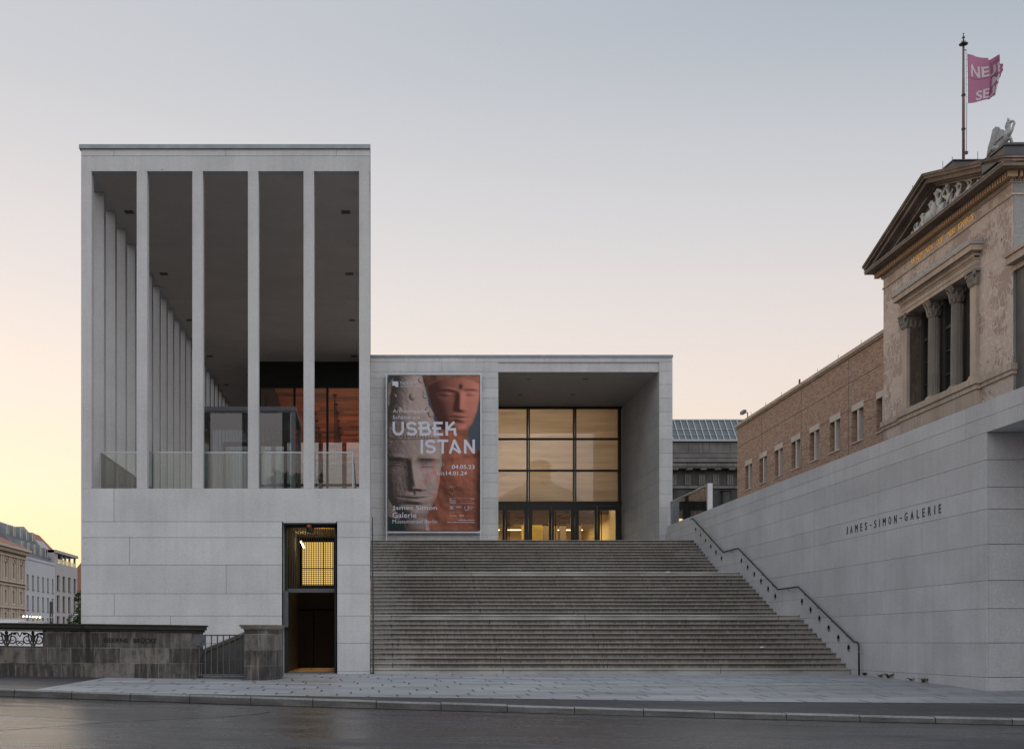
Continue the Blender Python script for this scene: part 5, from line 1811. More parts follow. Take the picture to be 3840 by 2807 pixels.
# aedicule: antae, columns, entablature
for (a, b) in ((2.93, 3.45), (10.15, 10.67)):
    mb = MB()
    mb.box(a, b, -0.80, 0.16, 12.62, 16.5)
    mb.box(a - 0.06, b + 0.06, -0.80, 0.24, 12.42, 12.52).box(a - 0.03, b + 0.03, -0.80, 0.20, 12.52, 12.62)
    an_ = mb_build(mb, 'pilaster', M['trim'])
    cp = MB()
    c = ((a + b) / 2)
    cp.box(a - 0.02, b + 0.02, -0.8, 0.19, 16.5, 16.56).box(a - 0.16, b + 0.16, -0.8, 0.33, 17.10, 17.2)
    for k in range(5):
        u = a + (b - a) * k / 4
        cp.tube([(u, 0.17, 16.56), (u, 0.22, 16.75), (u, 0.30, 16.86), (u, 0.30, 16.80)], [0.07, 0.065, 0.05, 0.02], 6)
        cp.tube([(a - 0.02, 0.16 - 0.9 * k / 4, 16.56), (a - 0.06, 0.16 - 0.9 * k / 4, 16.75), (a - 0.14, 0.16 - 0.9 * k / 4, 16.86)], [0.07, 0.065, 0.03], 6)
    for k in range(4):
        u = a + (b - a) * (k + 0.5) / 4
        cp.tube([(u, 0.17, 16.70), (u, 0.23, 16.92), (u, 0.32, 17.04)], [0.06, 0.055, 0.025], 6)
    for u in (a - 0.10, b + 0.10):
        cp.lathe([(0.03, -0.05), (0.10, -0.03), (0.10, 0.03), (0.03, 0.05)], (u, 0.27, 17.02), 10, axis='y')
    cp.box(a - 0.02, b + 0.02, -0.8, 0.18, 16.56, 17.10)
    mb_build(cp, 'capital', M['column_stone'], an_)
for s_ in (5.62, 8.02):
    o_ = -0.26
    flut = lambda a, z: 1.0 - 0.11 * (0.5 + 0.5 * math.cos(20 * a)) ** 0.7
    mb = MB()
    mb.lathe([(0.268, 12.66), (0.265, 13.5), (0.257, 14.6), (0.244, 15.6), (0.23, 16.46)], (s_, o_, 0), 120, flut)
    col = mb_build(mb, 'fluted_column', M['column_stone'])
    b_ = MB()
    b_.box(s_ - 0.40, s_ + 0.40, o_ - 0.40, o_ + 0.40, 12.42, 12.50)
    b_.lathe([(0.39, 12.50), (0.40, 12.54), (0.37, 12.58), (0.33, 12.60), (0.35, 12.63), (0.31, 12.66)], (s_, o_, 0), 24)
    mb_build(b_, 'column_base', M['trim'], col)
    cp = MB()
    cp.lathe([(0.27, 16.44), (0.28, 16.48), (0.25, 16.5), (0.26, 16.8), (0.32, 17.02), (0.36, 17.10)], (s_, o_, 0), 20)
    for tier, (z0, z1, r0, r1, nleaf, ph) in enumerate(((16.5, 16.78, 0.25, 0.34, 8, 0), (16.62, 16.95, 0.26, 0.37, 8, PI / 8))):
        for k in range(nleaf):
            a = 2 * PI * k / nleaf + ph
            ca, sa = math.cos(a), math.sin(a)
            cp.tube([(s_ + r0 * ca, o_ + r0 * sa, z0), (s_ + (r0 + 0.03) * ca, o_ + (r0 + 0.03) * sa, (z0 + z1) / 2), (s_ + r1 * ca, o_ + r1 * sa, z1), (s_ + (r1 + 0.02) * ca, o_ + (r1 + 0.02) * sa, z1 - 0.06)],
                    [0.07, 0.07, 0.045, 0.02], 6)
    for k in range(4):
        a = PI / 4 + k * PI / 2
        ca, sa = math.cos(a), math.sin(a)
        cp.ball((s_ + 0.40 * ca, o_ + 0.40 * sa, 17.03), 0.075, 8)
        cp.tube([(s_ + 0.28 * ca, o_ + 0.28 * sa, 16.86), (s_ + 0.43 * ca, o_ + 0.43 * sa, 17.03)], [0.03, 0.05], 6)
    cp.box(s_ - 0.36, s_ + 0.36, o_ - 0.36, o_ + 0.36, 17.11, 17.2)
    mb_build(cp, 'capital', M['column_stone'], col)
for (a, b) in ((3.45, 5.4), (5.4, 7.8), (7.8, 10.15)):
    w = MB()
    w.box(a + 0.02, a + 0.28, -0.66, -0.56, 12.42, 17.2).box(b - 0.28, b - 0.02, -0.66, -0.56, 12.42, 17.2)
    w.box(a + 0.28, b - 0.28, -0.66, -0.59, 15.72, 15.86)
    for zz in (13.55, 14.65):
        w.box(a + 0.28, b - 0.28, -0.66, -0.60, zz, zz + 0.05)
    w.box((a + b) / 2 - 0.03, (a + b) / 2 + 0.03, -0.66, -0.60, 12.42, 15.72)
    f_ = mb_build(w, 'tall_window', M['old_frame'])
    mb_build(MB().box(a + 0.1, b - 0.1, -0.70, -0.655, 12.42, 17.2), 'pane', M['pane_dark'], f_)
mb = MB()
mb.box(2.90, 10.70, -0.84, 0.17, 17.202, 17.40).box(2.88, 10.72, -0.84, 0.20, 17.40, 17.62).box(2.84, 10.76, 0.0, 0.24, 17.62, 17.68)
mb.box(2.80, 10.80, 0.0, 0.28, 17.78, 17.86).box(2.60, 11.0, 0.003, 0.50, 17.94, 18.20).box(2.54, 11.06, 0.003, 0.56, 18.20, 18.27)
s_ = 2.86
while s_ < 10.75:
    mb.box(s_, s_ + 0.075, 0.02, 0.34, 17.862, 17.938)
    s_ += 0.135
s_ = 2.9
while s_ < 10.7:
    mb.ball((s_, 0.26, 17.73), 0.05, 6)
    s_ += 0.11
mb_build(mb, 'window_entablature', M['trim'])
mb = MB()


def palmette(c, w, h, along='s', oo=0.5):
    pts = []
    for k in range(11):
        a = PI * k / 10
        r = 1.0 + 0.14 * math.cos(a * 10)
        pts.append((c + w * r * math.cos(a), 18.27 + h * (0.15 + 0.85 * math.sin(a)) * r))
    if along == 's':
        mb.prism([(p[0], p[1]) for p in pts][::-1], oo, oo + 0.05, 'y')
    else:
        mb.prism([(oo + p[0] - c, p[1]) for p in pts], c, c + 0.05, 'x')


s_ = 2.68
while s_ < 11.0:
    palmette(s_, 0.085, 0.20)
    s_ += 0.19
for oo in (0.10, 0.29):
    pts = [(oo + 0.085 * math.cos(PI * k / 8), 18.27 + 0.20 * (0.15 + 0.85 * math.sin(PI * k / 8))) for k in range(9)]
    mb.prism(pts, 2.56, 2.60, 'x')
    mb.prism(pts, 11.0, 11.04, 'x')
mb.box(2.54, 11.06, 0.30, 0.56, 18.272, 18.285).box(2.545, 2.60, 0.0, 0.6, 18.272, 18.285).box(11.0, 11.055, 0.0, 0.6, 18.272, 18.285)
mb_build(mb, 'antefix_strip', M['pale_trim'])
# gilded motto
words = [('ARTEM', 9.98, 8.62), ('NON', 8.24, 7.46), ('ODIT', 7.10, 6.30), ('NISI', 5.92, 5.24), ('IGNARUS.', 4.88, 3.34)]
GW = {k: v * 1.38 for k, v in {'I': .05, 'M': .2, 'N': .165, 'A': .18, 'O': .17, 'D': .16, 'R': .16, 'T': .15, 'E': .14, 'S': .15, 'G': .17, 'U': .16, '.': .045}.items()}
for (wd, sa, sb) in words:
    tot = sum(GW[c] for c in wd)
    gp = (sa - sb - tot) / (len(wd) - 1)
    q = sa
    for c_ in wd:
        lt = MB()
        w_ = GW[c_]
        if c_ == 'I':
            lt.box(q - w_, q, 0.003, 0.02, 19.55, 19.85)
        elif c_ == '.':
            lt.box(q - w_, q, 0.003, 0.055, 19.55, 19.60)
        else:
            fit_text(lt, c_, 0, 1, 19.55, 19.85, lambda x, y, z, sa=q, sb=q - w_: (sa + (sb - sa) * x, 0.012 + z, y), bold=0.012, depth=0.008)
        mb_build(lt, 'gilded_letter', M['gold'])
        q -= w_ + gp
# cornice with egg band, dentils, corona, raking cornices
mb = MB()
mb.box(-0.06, RW + 0.06, 0.003, 0.07, 19.86, 19.90).box(-0.06, -0.02, -14, 0.0, 19.86, 19.90)
s_ = -0.1
while s_ < RW + 0.1:
    mb.ball((s_, 0.09, 19.945), 0.045, 8, (1, 1, 1.1))
    s_ += 0.105
for k in range(24):
    mb.ball((-0.09, 0.05 - 0.105 * k, 19.945), 0.045, 8, (1, 1, 1.1))
mb_build(mb, 'egg_moulding', M['trim'])
mb_build(MB().box(-0.10, RW + 0.1, -14, 0.10, 19.98, 20.226), 'dentil_backing', M['cornice'])  # dark stone behind, shade of the dentil gaps put into the colour
mb = MB()
s_ = -0.36
while s_ < RW + 0.3:
    mb.box(s_, s_ + 0.115, 0.102, 0.36, 20.0, 20.222)
    s_ += 0.215
o_ = 0.10
while o_ > -3.0:
    mb.box(-0.36, -0.102, o_ - 0.115, o_, 20.0, 20.222)
    o_ -= 0.215
mb_build(mb, 'dentil_row', M['dentil'])
mb = MB()
mb.box(-0.42, RW + 0.42, -14, 0.40, 20.228, 20.27)
mb.box(-0.80, RW + 0.52, -14, 0.80, 20.272, 20.40)
mb_build(mb, 'corona', M['cornice'])
mb_build(MB().box(-0.83, RW + 0.55, 0.30, 0.83, 20.402, 20.425), 'corona_flashing', M['pale_trim'])
mb_build(MB().prism([(0.3, 20.40), (RW - 0.3, 20.40), (RW / 2, 22.45)], -13, -0.05, 'y'), 'tympanum', M['cornice'])
AP = 22.80


def rake(mb, o0, o1, ext, dz_lo, dz_hi, z_end=20.64):
    """band following both gable slopes between vertical offsets below the top line"""
    c = RW / 2
    sl = (AP - z_end) / (c + 0.9)
    for sg in (-1, 1):
        e = c + (ext if sg < 0 else ext * 0.68)
        za, zb = AP, AP - sl * e
        poly = [(c, za + dz_hi), (c, za + dz_lo), (c + sg * e, zb + dz_lo), (c + sg * e, zb + dz_hi)]
        mb.prism(poly, o0, o1, 'y')


mb = MB()
rake(mb, -13.5, 0.86, 0.95, -0.09, 0.0)
rake(mb, -13.5, 0.80, 0.88, -0.22, -0.092)
rake(mb, -13.4, 0.66, 0.76, -0.42, -0.222)
rake(mb, -13.3, 0.36, 0.40, -0.50, -0.422)
rake(mb, -13.3, 0.24, 0.30, -0.58, -0.502)
mb_build(mb, 'raking_cornice', M['cornice'])
mb = MB()
c = RW / 2
for sg in (-1, 1):
    k = 0.9
    while k < 6.1:
        zz = AP - 0.56 - k * (AP - 20.64) / (c + 0.9)
        mb.ball((c + sg * k, 0.27, zz), 0.045, 6)
        k += 0.11
mb_build(mb, 'raking_beads', M['trim'])
# metal roof skin, ridge and corner plinths
mb = MB()
rake(mb, -13.6, 0.88, 0.97, 0.003, 0.03)
mb_build(mb, 'roof_sheet', M['lead'])
for bx_ in (((5.95, 7.75, -1.7, -0.25, 22.4, 23.12), (5.88, 7.82, -1.75, -0.2, 23.122, 23.17)), ((-0.93, 1.0, -0.1, 0.80, 20.6, 21.02), (-1.0, 1.06, -0.16, 0.86, 21.022, 21.12)),
            ((12.4, 14.0, -1.1, 0.0, 20.3, 20.50), (12.34, 14.06, -1.15, 0.05, 20.502, 20.55))):
    mb_build(MB().box(*bx_[0]).box(*bx_[1]), 'acroterion_plinth', M['lead'])
for (s_, o_, z_, h_) in ((7.6, -0.5, 23.15, 0.6), (8.6, 0.5, 22.5, 0.5), (4.4, 0.5, 22.2, 0.5), (2.0, 0.5, 21.5, 0.45), (0.6, -0.2, 21.1, 1.35), (13.3, -0.2, 21.1, 1.2)):
    mb_build(MB().tube([(s_, o_, z_ - 0.3), (s_, o_, z_ + h_)], 0.012, 5), 'lightning_rod', M['dark_metal'])
# side porch cornice just visible to the right of the corner
mb = MB()
mb.box(-9, -0.02, -14, -0.12, -1, 16.2)
mb_build(mb, 'south_block', M['sooty'])
mb = MB()
mb.box(-9.4, -0.02, -14, 0.0, 16.2, 16.42).box(-9.7, -0.02, -14, 0.32, 16.42, 16.72).box(-9.8, -0.02, -14, 0.40, 16.722, 16.85)
mb_build(mb, 'south_block_cornice', M['trim'])

# brick wing
W1 = 41.6
win_s = [14.84 + 3.517 * k for k in range(8)]
mb = MB()
wo = -0.2
mb.box(RW + 0.02, W1, -13, wo - 0.45, -1, 17.05)
def wall_band(z0, z1):
    if z0 >= 12.03 - 0.001 and z1 <= 13.90:
        cuts = [RW + 0.02]
        segs = []
        a = RW + 0.02
        for s0 in win_s:
            lo, hi = s0 - 1.72, s0
            if lo > a:
                segs.append((a, lo))
            a = hi
        segs.append((a, W1))
        return [(p, q) for p, q in segs if q > p]
    return [(RW + 0.02, W1)]
win_s = [14.88 + 3.517 * k for k in range(8)]
win_s = [min(s, W1 - 0.3) for s in win_s]
bands = [(-1, 12.03), (12.03, 13.03), (13.06, 13.88), (13.88, 14.03), (14.06, 15.56), (15.60, 17.02)]
for (z0, z1) in bands:
    for (p, q) in wall_band(z0, z1):
        mb.box(p, q, wo - 0.5, wo, z0, z1)
mb_build(mb, 'brick_wall', M['brick'])
mb = MB()
for zz in (13.03, 14.03, 15.56):
    for (p, q) in (wall_band(12.5, 13.0) if zz == 13.03 else [(RW + 0.02, W1)]):
        mb.box(p, q, wo - 0.5, wo - 0.02, zz, zz + 0.04)
mb_build(mb, 'brick_band_joint', M['joint'])
mb = MB()
mb.box(RW + 0.02, W1 + 0.12, wo - 12, wo + 0.10, 17.02, 17.10).box(RW + 0.02, W1 + 0.2, wo - 12, wo + 0.18, 17.102, 17.30)
mb_build(mb, 'brick_coping', M['trim'])
for s in win_s:
    f = MB()
    a, b = s - 1.72, s
    f.box(a - 0.02, b + 0.02, wo - 0.45, wo + 0.004, 13.885, 14.24)
    f.box((a + b) / 2 - 0.11, (a + b) / 2 + 0.11, wo - 0.40, wo - 0.03, 12.10, 13.885)
    f.box(a - 0.05, b + 0.05, wo - 0.45, wo + 0.06, 12.03, 12.10)
    w_ = mb_build(f, 'wing_window', M['pale_lintel'])
    p_ = MB().box(a, b, wo - 0.49, wo - 0.45, 12.10, 13.885)
    mb_build(p_, 'pane', M['pane_dark'], w_)
    for c0 in (a + 0.06, b - 0.06, (a + b) / 2 - 0.13, (a + b) / 2 + 0.13):
        pass
for s_ in (17.0, 20.5, 24.0, 27.5, 31.0, 34.5, 38.0):
    mb_build(MB().tube([(s_, wo, 17.3), (s_, wo, 17.62)], 0.012, 5), 'lightning_rod', M['dark_metal'])
mb_build(MB().tube([(31.6, -1.6, 17.3), (31.6, -1.6, 18.6)], 0.06, 8), 'roof_vent', M['dark_metal'])
mb_build(MB().tube([(15.3, -1.0, 17.3), (15.3, -1.0, 18.1)], 0.06, 8), 'roof_vent', M['dark_metal'])
mb = MB()
mb.tube([(38.9, wo, 17.3), (38.9, wo, 17.75), (39.5, wo + 0.1, 17.85)], 0.04, 6).box(39.2, 40.1, wo, wo + 0.22, 17.80, 18.02)
mb_build(mb, 'security_camera', M['grey_metal'])
for s_ in (18.9, 27.0, 35.4):
    mb_build(MB().box(s_ - 0.015, s_ + 0.015, wo - 0.01, wo + 0.012, 9, 17.0), 'cable_strip', M['joint'])

# ------------------------------------------------------------------ pediment sculptures (each one body)
V = Vector


def figure(name, s, h, lean=0.0, look=0.0, arms='down', legs='sit', hat=None, drape=True, label=''):
    """seated figure facing outwards (+o). s position along the wall, z base 20.43; h total seated height"""
    b = 20.43
    k = h / 1.30
    kr = 1.06
    P = lambda ds, o, z: (s + ds * k * 1.12, 0.14 + o * k * 0.8, b + z * k)
    hip, che, nek = P(0, 0.05, 0.30), P(lean * 0.5, 0.08, 0.66), P(lean, 0.10, 0.90)
    hd = P(lean + look * 0.05, 0.13, 1.10)
    ch = [[(hip, 0.17 * k), (P(lean * 0.25, 0.06, 0.48), 0.135 * k), (che, (0.165 * k)), (nek, 0.065 * k), (hd, 0.105 * k), (P(lean + look * 0.08, 0.14, 1.20), 0.09 * k)]]
    for sg in (-1, 1):
        kn = P(sg * 0.16 + (0.05 if legs == 'turn' else 0), 0.46, 0.40 if legs != 'lie' else 0.22)
        ft = P(sg * 0.16 + (0.12 if legs == 'turn' else 0), 0.50, 0.06)
        ch.append([(hip, 0.17 * k), (P(sg * 0.11, 0.24, 0.36), 0.115 * k), (kn, 0.095 * k), (P(sg * 0.16, 0.50, 0.22), 0.075 * k), (ft, 0.06 * k), (P(sg * 0.16, 0.60, 0.03), 0.045 * k)])
        sh = P(lean * 0.7 + sg * 0.20, 0.08, 0.80)
        up = (arms == 'both') or (arms == 'right' and sg > 0) or (arms == 'left' and sg < 0)
        if up:
            el, ha = P(lean + sg * 0.42, 0.14, 0.98), P(lean + sg * 0.16, 0.20, 1.16)
        else:
            el, ha = P(lean * 0.6 + sg * 0.30, 0.16, 0.52), P(sg * 0.12, 0.36, 0.46)
        ch.append([(che, 0.165 * k), (sh, 0.085 * k), (el, 0.06 * k), (ha, 0.045 * k), (tuple(V(ha) + V((-sg * 0.05 * k, 0.03 * k, 0.02 * k))), 0.04 * k)])
    extra = []
    m = MB()
    m.ball(P(lean + look * 0.09, 0.245, 1.11), 0.03 * k, 6, (0.7, 1.0, 1.3))
    if hat == 'brim':
        m.lathe([(0.22 * k, 0), (0.20 * k, 0.03 * k), (0.12 * k, 0.07 * k), (0.10 * k, 0.16 * k), (0.03 * k, 0.19 * k)], P(lean, 0.13, 1.16), 14)
    elif hat == 'cap':
        m.lathe([(0.14 * k, 0), (0.135 * k, 0.06 * k), (0.09 * k, 0.16 * k), (0.02 * k, 0.2 * k)], P(lean, 0.12, 1.14), 14)
    elif hat == 'hair':
        for i in range(9):
            a = 2 * PI * i / 9
            m.ball(P(lean + 0.10 * math.cos(a), 0.09 + 0.05 * math.sin(a), 1.14 + 0.05 * math.sin(a * 2)), 0.055 * k, 6)
        m.ball(P(lean, 0.08, 1.20), 0.095 * k, 8)
    if drape:
        # folds of cloth falling over knees and lap
        for i in range(7):
            t = -0.24 + 0.08 * i
            m.tube([P(t * 0.6, 0.30, 0.44), P(t * 0.9, 0.52, 0.40), P(t, 0.58, 0.22), P(t * 1.15, 0.58, 0.02)], [0.035 * k, 0.05 * k, 0.05 * k, 0.045 * k], 6)
    extra.append((m.v, m.f))
    ch = [[(p, r * kr) for (p, r) in c] for c in ch]
    return skin(name, ch, M['statue'], mus, True, 1, None, extra)


figs = [(9.35, 0.62, 0.10, 0.5, 'down', 'lie', 'hair', True), (8.85, 0.86, -0.05, -0.6, 'right', 'sit', 'hair', True), (8.12, 1.08, 0.05, 0.8, 'down', 'turn', 'hair', True), (7.15, 1.32, 0.0, 0.8, 'down', 'sit', 'hair', False),
        (6.35, 1.62, 0.05, 0.6, 'left', 'sit', 'hair', True), (5.35, 1.40, 0.0, 0.4, 'right', 'sit', 'cap', True), (4.40, 1.16, 0.04, 0.6, 'left', 'turn', 'hair', False), (3.45, 0.92, 0.0, 0.2, 'left', 'sit', 'brim', True),
        (2.6, 0.62, 0.1, 0.0, 'down', 'lie', 'hair', True)]
for (s, h, ln, lk_, ar, lg, ht, dr) in figs:
    f = figure('pediment_statue', s, h, ln, lk_, ar, lg, ht, dr)
mb = MB()
mb.lathe([(0.05, 20.45), (0.09, 20.6), (0.14, 20.85), (0.12, 21.0), (0.07, 21.05), (0.10, 21.12)], (5.75, 0.72, 0), 14)
mb_build(mb, 'pediment_vase', M['statue'], smooth=True)
mb_build(MB().tube([(4.85, 0.6, 20.62), (3.75, 0.78, 20.98)], 0.035, 6), 'pediment_staff', M['statue'])
mb_build(MB().box(6.85, 7.0, 0.5, 0.75, 20.43, 20.95).box(6.8, 7.05, 0.48, 0.78, 20.95, 21.0), 'pediment_block', M['statue'])


def griffin(loc, rot, label):
    g = thing('griffin_statue', label, 'statue', loc, rot, None)
    # local: faces +x, up z; about 1.25 m tall
    ch = [[((-0.42, 0, 0.16), 0.17), ((-0.25, 0, 0.30), 0.20), ((-0.02, 0, 0.44), 0.19), ((0.14, 0, 0.60), 0.19), ((0.20, 0, 0.76), 0.13), ((0.19, 0, 0.92), 0.085), ((0.21, 0, 1.04), 0.085), ((0.30, 0, 1.07), 0.07),
           ((0.40, 0, 1.05), 0.045), ((0.45, 0, 0.99), 0.02)]]
    for sg in (-1, 1):
        ch.append([((-0.42, 0, 0.16), 0.17), ((-0.36, sg * 0.17, 0.20), 0.13), ((-0.16, sg * 0.20, 0.24), 0.09), ((-0.26, sg * 0.20, 0.08), 0.055), ((-0.08, sg * 0.20, 0.035), 0.05)])
    ch.append([((0.14, 0, 0.60), 0.19), ((0.22, 0.11, 0.52), 0.085), ((0.28, 0.13, 0.30), 0.06), ((0.30, 0.13, 0.08), 0.05), ((0.37, 0.13, 0.04), 0.045)])
    ch.append([((0.14, 0, 0.60), 0.19), ((0.24, -0.12, 0.56), 0.085), ((0.40, -0.14, 0.66), 0.055), ((0.45, -0.12, 0.86), 0.05), ((0.50, -0.12, 0.96), 0.06)])
    ch.append([((-0.42, 0, 0.16), 0.17), ((-0.60, 0.05, 0.12), 0.05), ((-0.66, 0.12, 0.24), 0.035), ((-0.58, 0.16, 0.36), 0.03)])
    m = MB()
    for sg in (-1, 1):
        m.lathe([(0.035, 1.10), (0.03, 1.17), (0.004, 1.25)], (0.19, sg * 0.055, 0), 8)
    m.tube([(0.10, 0, 0.78), (0.09, 0, 0.95), (0.13, 0, 1.10)], [0.03, 0.05, 0.03], 6)
    body = skin('body', ch, M['griffin'], g, True, 1, None, [(m.v, m.f)])
    for sg in (-1, 1):
        w = MB()
        prof = [(0.06, 0.55), (0.02, 0.74), (-0.10, 0.92), (-0.24, 0.98), (-0.36, 0.90), (-0.42, 0.70), (-0.48, 0.45), (-0.56, 0.20), (-0.62, -0.02), (-0.48, 0.08), (-0.38, 0.24), (-0.26, 0.40), (-0.10, 0.48)]
        t0, t1 = (0.17, 0.235) if sg > 0 else (-0.235, -0.17)
        w.prism(prof, t0, t1, 'y')
        for i in range(6):
            a0 = (-0.12 - 0.055 * i, 0.86 - 0.05 * i)
            a1 = (-0.34 - 0.05 * i, 0.36 - 0.075 * i)
            yy = t1 + 0.008 if sg > 0 else t0 - 0.008
            w.tube([(a0[0], yy, a0[1]), ((a0[0] + a1[0]) / 2 - 0.02, yy, (a0[1] + a1[1]) / 2), (a1[0], yy, a1[1])], [0.03, 0.035, 0.02], 6)
        w.build('wing', M['griffin'], g, local=True, smooth=False)
    g.scale = (0.98, 0.98, 1.12)
    return g


def mw(s, o, z):
    v = Matrix.Rotation(MROT, 3, 'Z') @ Vector((s, o, 0))
    return (26.53 + v.x, 15.34 + v.y, z)


g1 = griffin(mw(0.05, 0.35, 21.12), math.radians(-52), 'pale winged griffin statue sitting on the near dark plinth of the pediment')
g2 = griffin(mw(13.3, -0.25, 20.55), math.radians(158), 'pale griffin statue, mostly hidden, behind the far low end of the pediment')

# ------------------------------------------------------------------ flagpole and flag
FPX, FPY = (3613 - 1390) * 58.6 / 4540, 58.6 - 34.66
fz = lambda py: EYE + (2407 - py) * 58.6 / 4540
pole = thing('flagpole', 'tall brown steel flagpole with a scrolled black finial on the museum roof', 'flagpole', (FPX, FPY, 21.5))
MB().tube([(FPX, FPY, 21.3), (FPX, FPY, fz(355)), (FPX, FPY, fz(170))], [0.075, 0.065, 0.05], 14).build('pole_shaft', plain('brown_pole_paint', (0.13, 0.085, 0.065), 0.45, 0.1, 0.3, 3), pole, smooth=True)
mb = MB()
for py in (357, 484):
    mb.lathe([(0.085, -0.05), (0.10, 0), (0.085, 0.05)], (FPX, FPY, fz(py)), 14)
mb.build('collar', M['dark_metal'], pole)
mb = MB()
mb.lathe([(0.05, 0), (0.20, 0.03), (0.21, 0.06), (0.10, 0.10), (0.04, 0.14), (0.02, 0.45), (0.025, 0.5)], (FPX, FPY, fz(170)), 16)
for k in range(4):
    a = k * PI / 2 + 0.4
    ca, sa = math.cos(a), math.sin(a)
    mb.tube([(FPX + 0.16 * ca, FPY + 0.16 * sa, fz(170) + 0.06), (FPX + 0.13 * ca, FPY + 0.13 * sa, fz(170) + 0.16), (FPX + 0.02 * ca, FPY + 0.02 * sa, fz(170) + 0.18)], 0.015, 5)
    mb.tube([(FPX, FPY, fz(170) + 0.30), (FPX + 0.06 * ca, FPY + 0.06 * sa, fz(170) + 0.40), (FPX + 0.09 * ca, FPY + 0.09 * sa, fz(170) + 0.34)], 0.013, 5)
mb.ball((FPX, FPY, fz(170) + 0.56), 0.035, 8)
mb.build('finial', M['black_metal'], pole)
MB().tube([(FPX, FPY, fz(188)), (FPX + 0.14, FPY, fz(188))], 0.025, 6).build('pulley_arm', M['dark_metal'], pole)
MB().tube([(FPX + 0.13, FPY, fz(188)), (FPX + 0.13, FPY, fz(580))], 0.008, 5).tube([(FPX + 0.17, FPY, fz(390)), (FPX + 0.15, FPY, fz(570))], 0.008, 5).box(FPX + 0.05, FPX + 0.2, FPY - 0.06, FPY + 0.06, fz(578), fz(568)).build('halyard', M['dark_metal'], pole)

FX = FPX + 0.19
FH = fz(204) - fz(386)


def cloth(u, v):
    """flag cloth: u along the fly (0..3.3 m of cloth), v 0 top..1 bottom -> world"""
    fold = max(0.0, u - 1.05)
    x = min(u, 1.05) * 0.97 + 0.50 * fold + 0.035 * math.sin(5 * fold + 2 * v)
    lift = 0.0
    x *= 1 - 0.22 * max(0, v - 0.55) * min(1.0, u / 1.0) - 0.12 * max(0, 0.3 - v) * min(1, u)
    y = 0.16 * math.sin(2.6 * u + 1.2 * v) * min(1, u / 0.5) + 0.26 * math.sin(6.2 * fold + 1.2 * v) * min(1, fold / 0.25)
    ztop = fz(204) - 0.17 * u * (1 - 0.30 * min(u, 1.5)) - 0.10 * fold
    zbot = fz(386) + 0.10 * u + 0.16 * fold
    z = ztop + (zbot - ztop) * v + 0.03 * math.sin(4 * u + 5 * v)
    return (FX + x, FPY - 0.02 + y, z)


nu, nv = 90, 40
UL = 2.55


def uend(v):
    return UL * (1 - 0.18 * v + 0.02 * math.sin(9 * v) + 0.008 * math.sin(37 * v))


mb = MB()
vs = [cloth(uend(j / nv) * i / nu, j / nv) for j in range(nv + 1) for i in range(nu + 1)]
fs = [(j * (nu + 1) + i, j * (nu + 1) + i + 1, (j + 1) * (nu + 1) + i + 1, (j + 1) * (nu + 1) + i) for j in range(nv) for i in range(nu)]
mb.add(vs, fs)
flag = thing('flag', 'pink museum flag with white capital letters blowing from the roof flagpole', 'flag', (FX, FPY, fz(386)))
fm, fnt, fb = new_mat('pink_flag_cloth')
fb.inputs['Base Color'].default_value = (0.40, 0.165, 0.275, 1)
fb.inputs['Roughness'].default_value = 0.8
ftr = N(fnt, 'ShaderNodeBsdfTranslucent', {0: (0.44, 0.18, 0.30, 1)})
fmx = N(fnt, 'ShaderNodeMixShader', {0: 0.35, 1: fb.outputs[0], 2: ftr.outputs[0]})
link(fnt, fmx.outputs[0], fnt.nodes['Material Output'].inputs[0])
o = mb.build('flag_cloth', fm, flag, smooth=True)
lt = MB()


def ftf(x, y, z):
    a = Vector(cloth(x, y))
    return (a.x, a.y - 0.012, a.z)


def fine_text(mb, s, x0, x1, y0, y1):
    vs, fs = text_geo(s, 0.025, 0, 3)
    bm = bmesh.new()
    bvs = [bm.verts.new((v[0], v[1], 0)) for v in vs]
    for f in fs:
        try:
            bm.faces.new([bvs[i] for i in f])
        except ValueError:
            pass
    bmesh.ops.triangulate(bm, faces=bm.faces)
    for _ in range(3):
        bmesh.ops.subdivide_edges(bm, edges=[e for e in bm.edges if e.calc_length() > 0.08], cuts=1)
        bmesh.ops.triangulate(bm, faces=bm.faces)
    bm.verts.index_update()
    ax, bx = min(v.co.x for v in bm.verts), max(v.co.x for v in bm.verts)
    ay, by = min(v.co.y for v in bm.verts), max(v.co.y for v in bm.verts)
    pts = [ftf(x0 + (v.co.x - ax) / (bx - ax) * (x1 - x0), y0 + (v.co.y - ay) / (by - ay) * (y1 - y0), 0) for v in bm.verts]
    mb.add(pts, [tuple(v.index for v in f.verts) for f in bm.faces])
    bm.free()


fine_text(lt, 'NEUES', 0.17, 2.25, 0.45, 0.20)
fine_text(lt, 'MU', 1.35, 2.15, 0.71, 0.50)
fine_text(lt, 'SEUM', 0.46, 2.0, 0.97, 0.745)
lt.build('flag_lettering', plain('white_flag_print', (0.52, 0.48, 0.50), 0.8), flag)
mb = MB()
mb.tube([cloth(0.0, t / 10) for t in range(11)], 0.012, 5)
for k in range(9):
    c_ = cloth(0.0, k / 8)
    mb.tube([c_, (FX - 0.055, FPY, c_[2] + 0.02)], 0.006, 4)
mb.tube([(c0[0], c0[1] - 0.005, c0[2]) for c0 in [cloth(u / 10, 0.478) for u in range(0, 22)]], 0.006, 4)
mb.build('flag_hem', M['dark_metal'], flag)

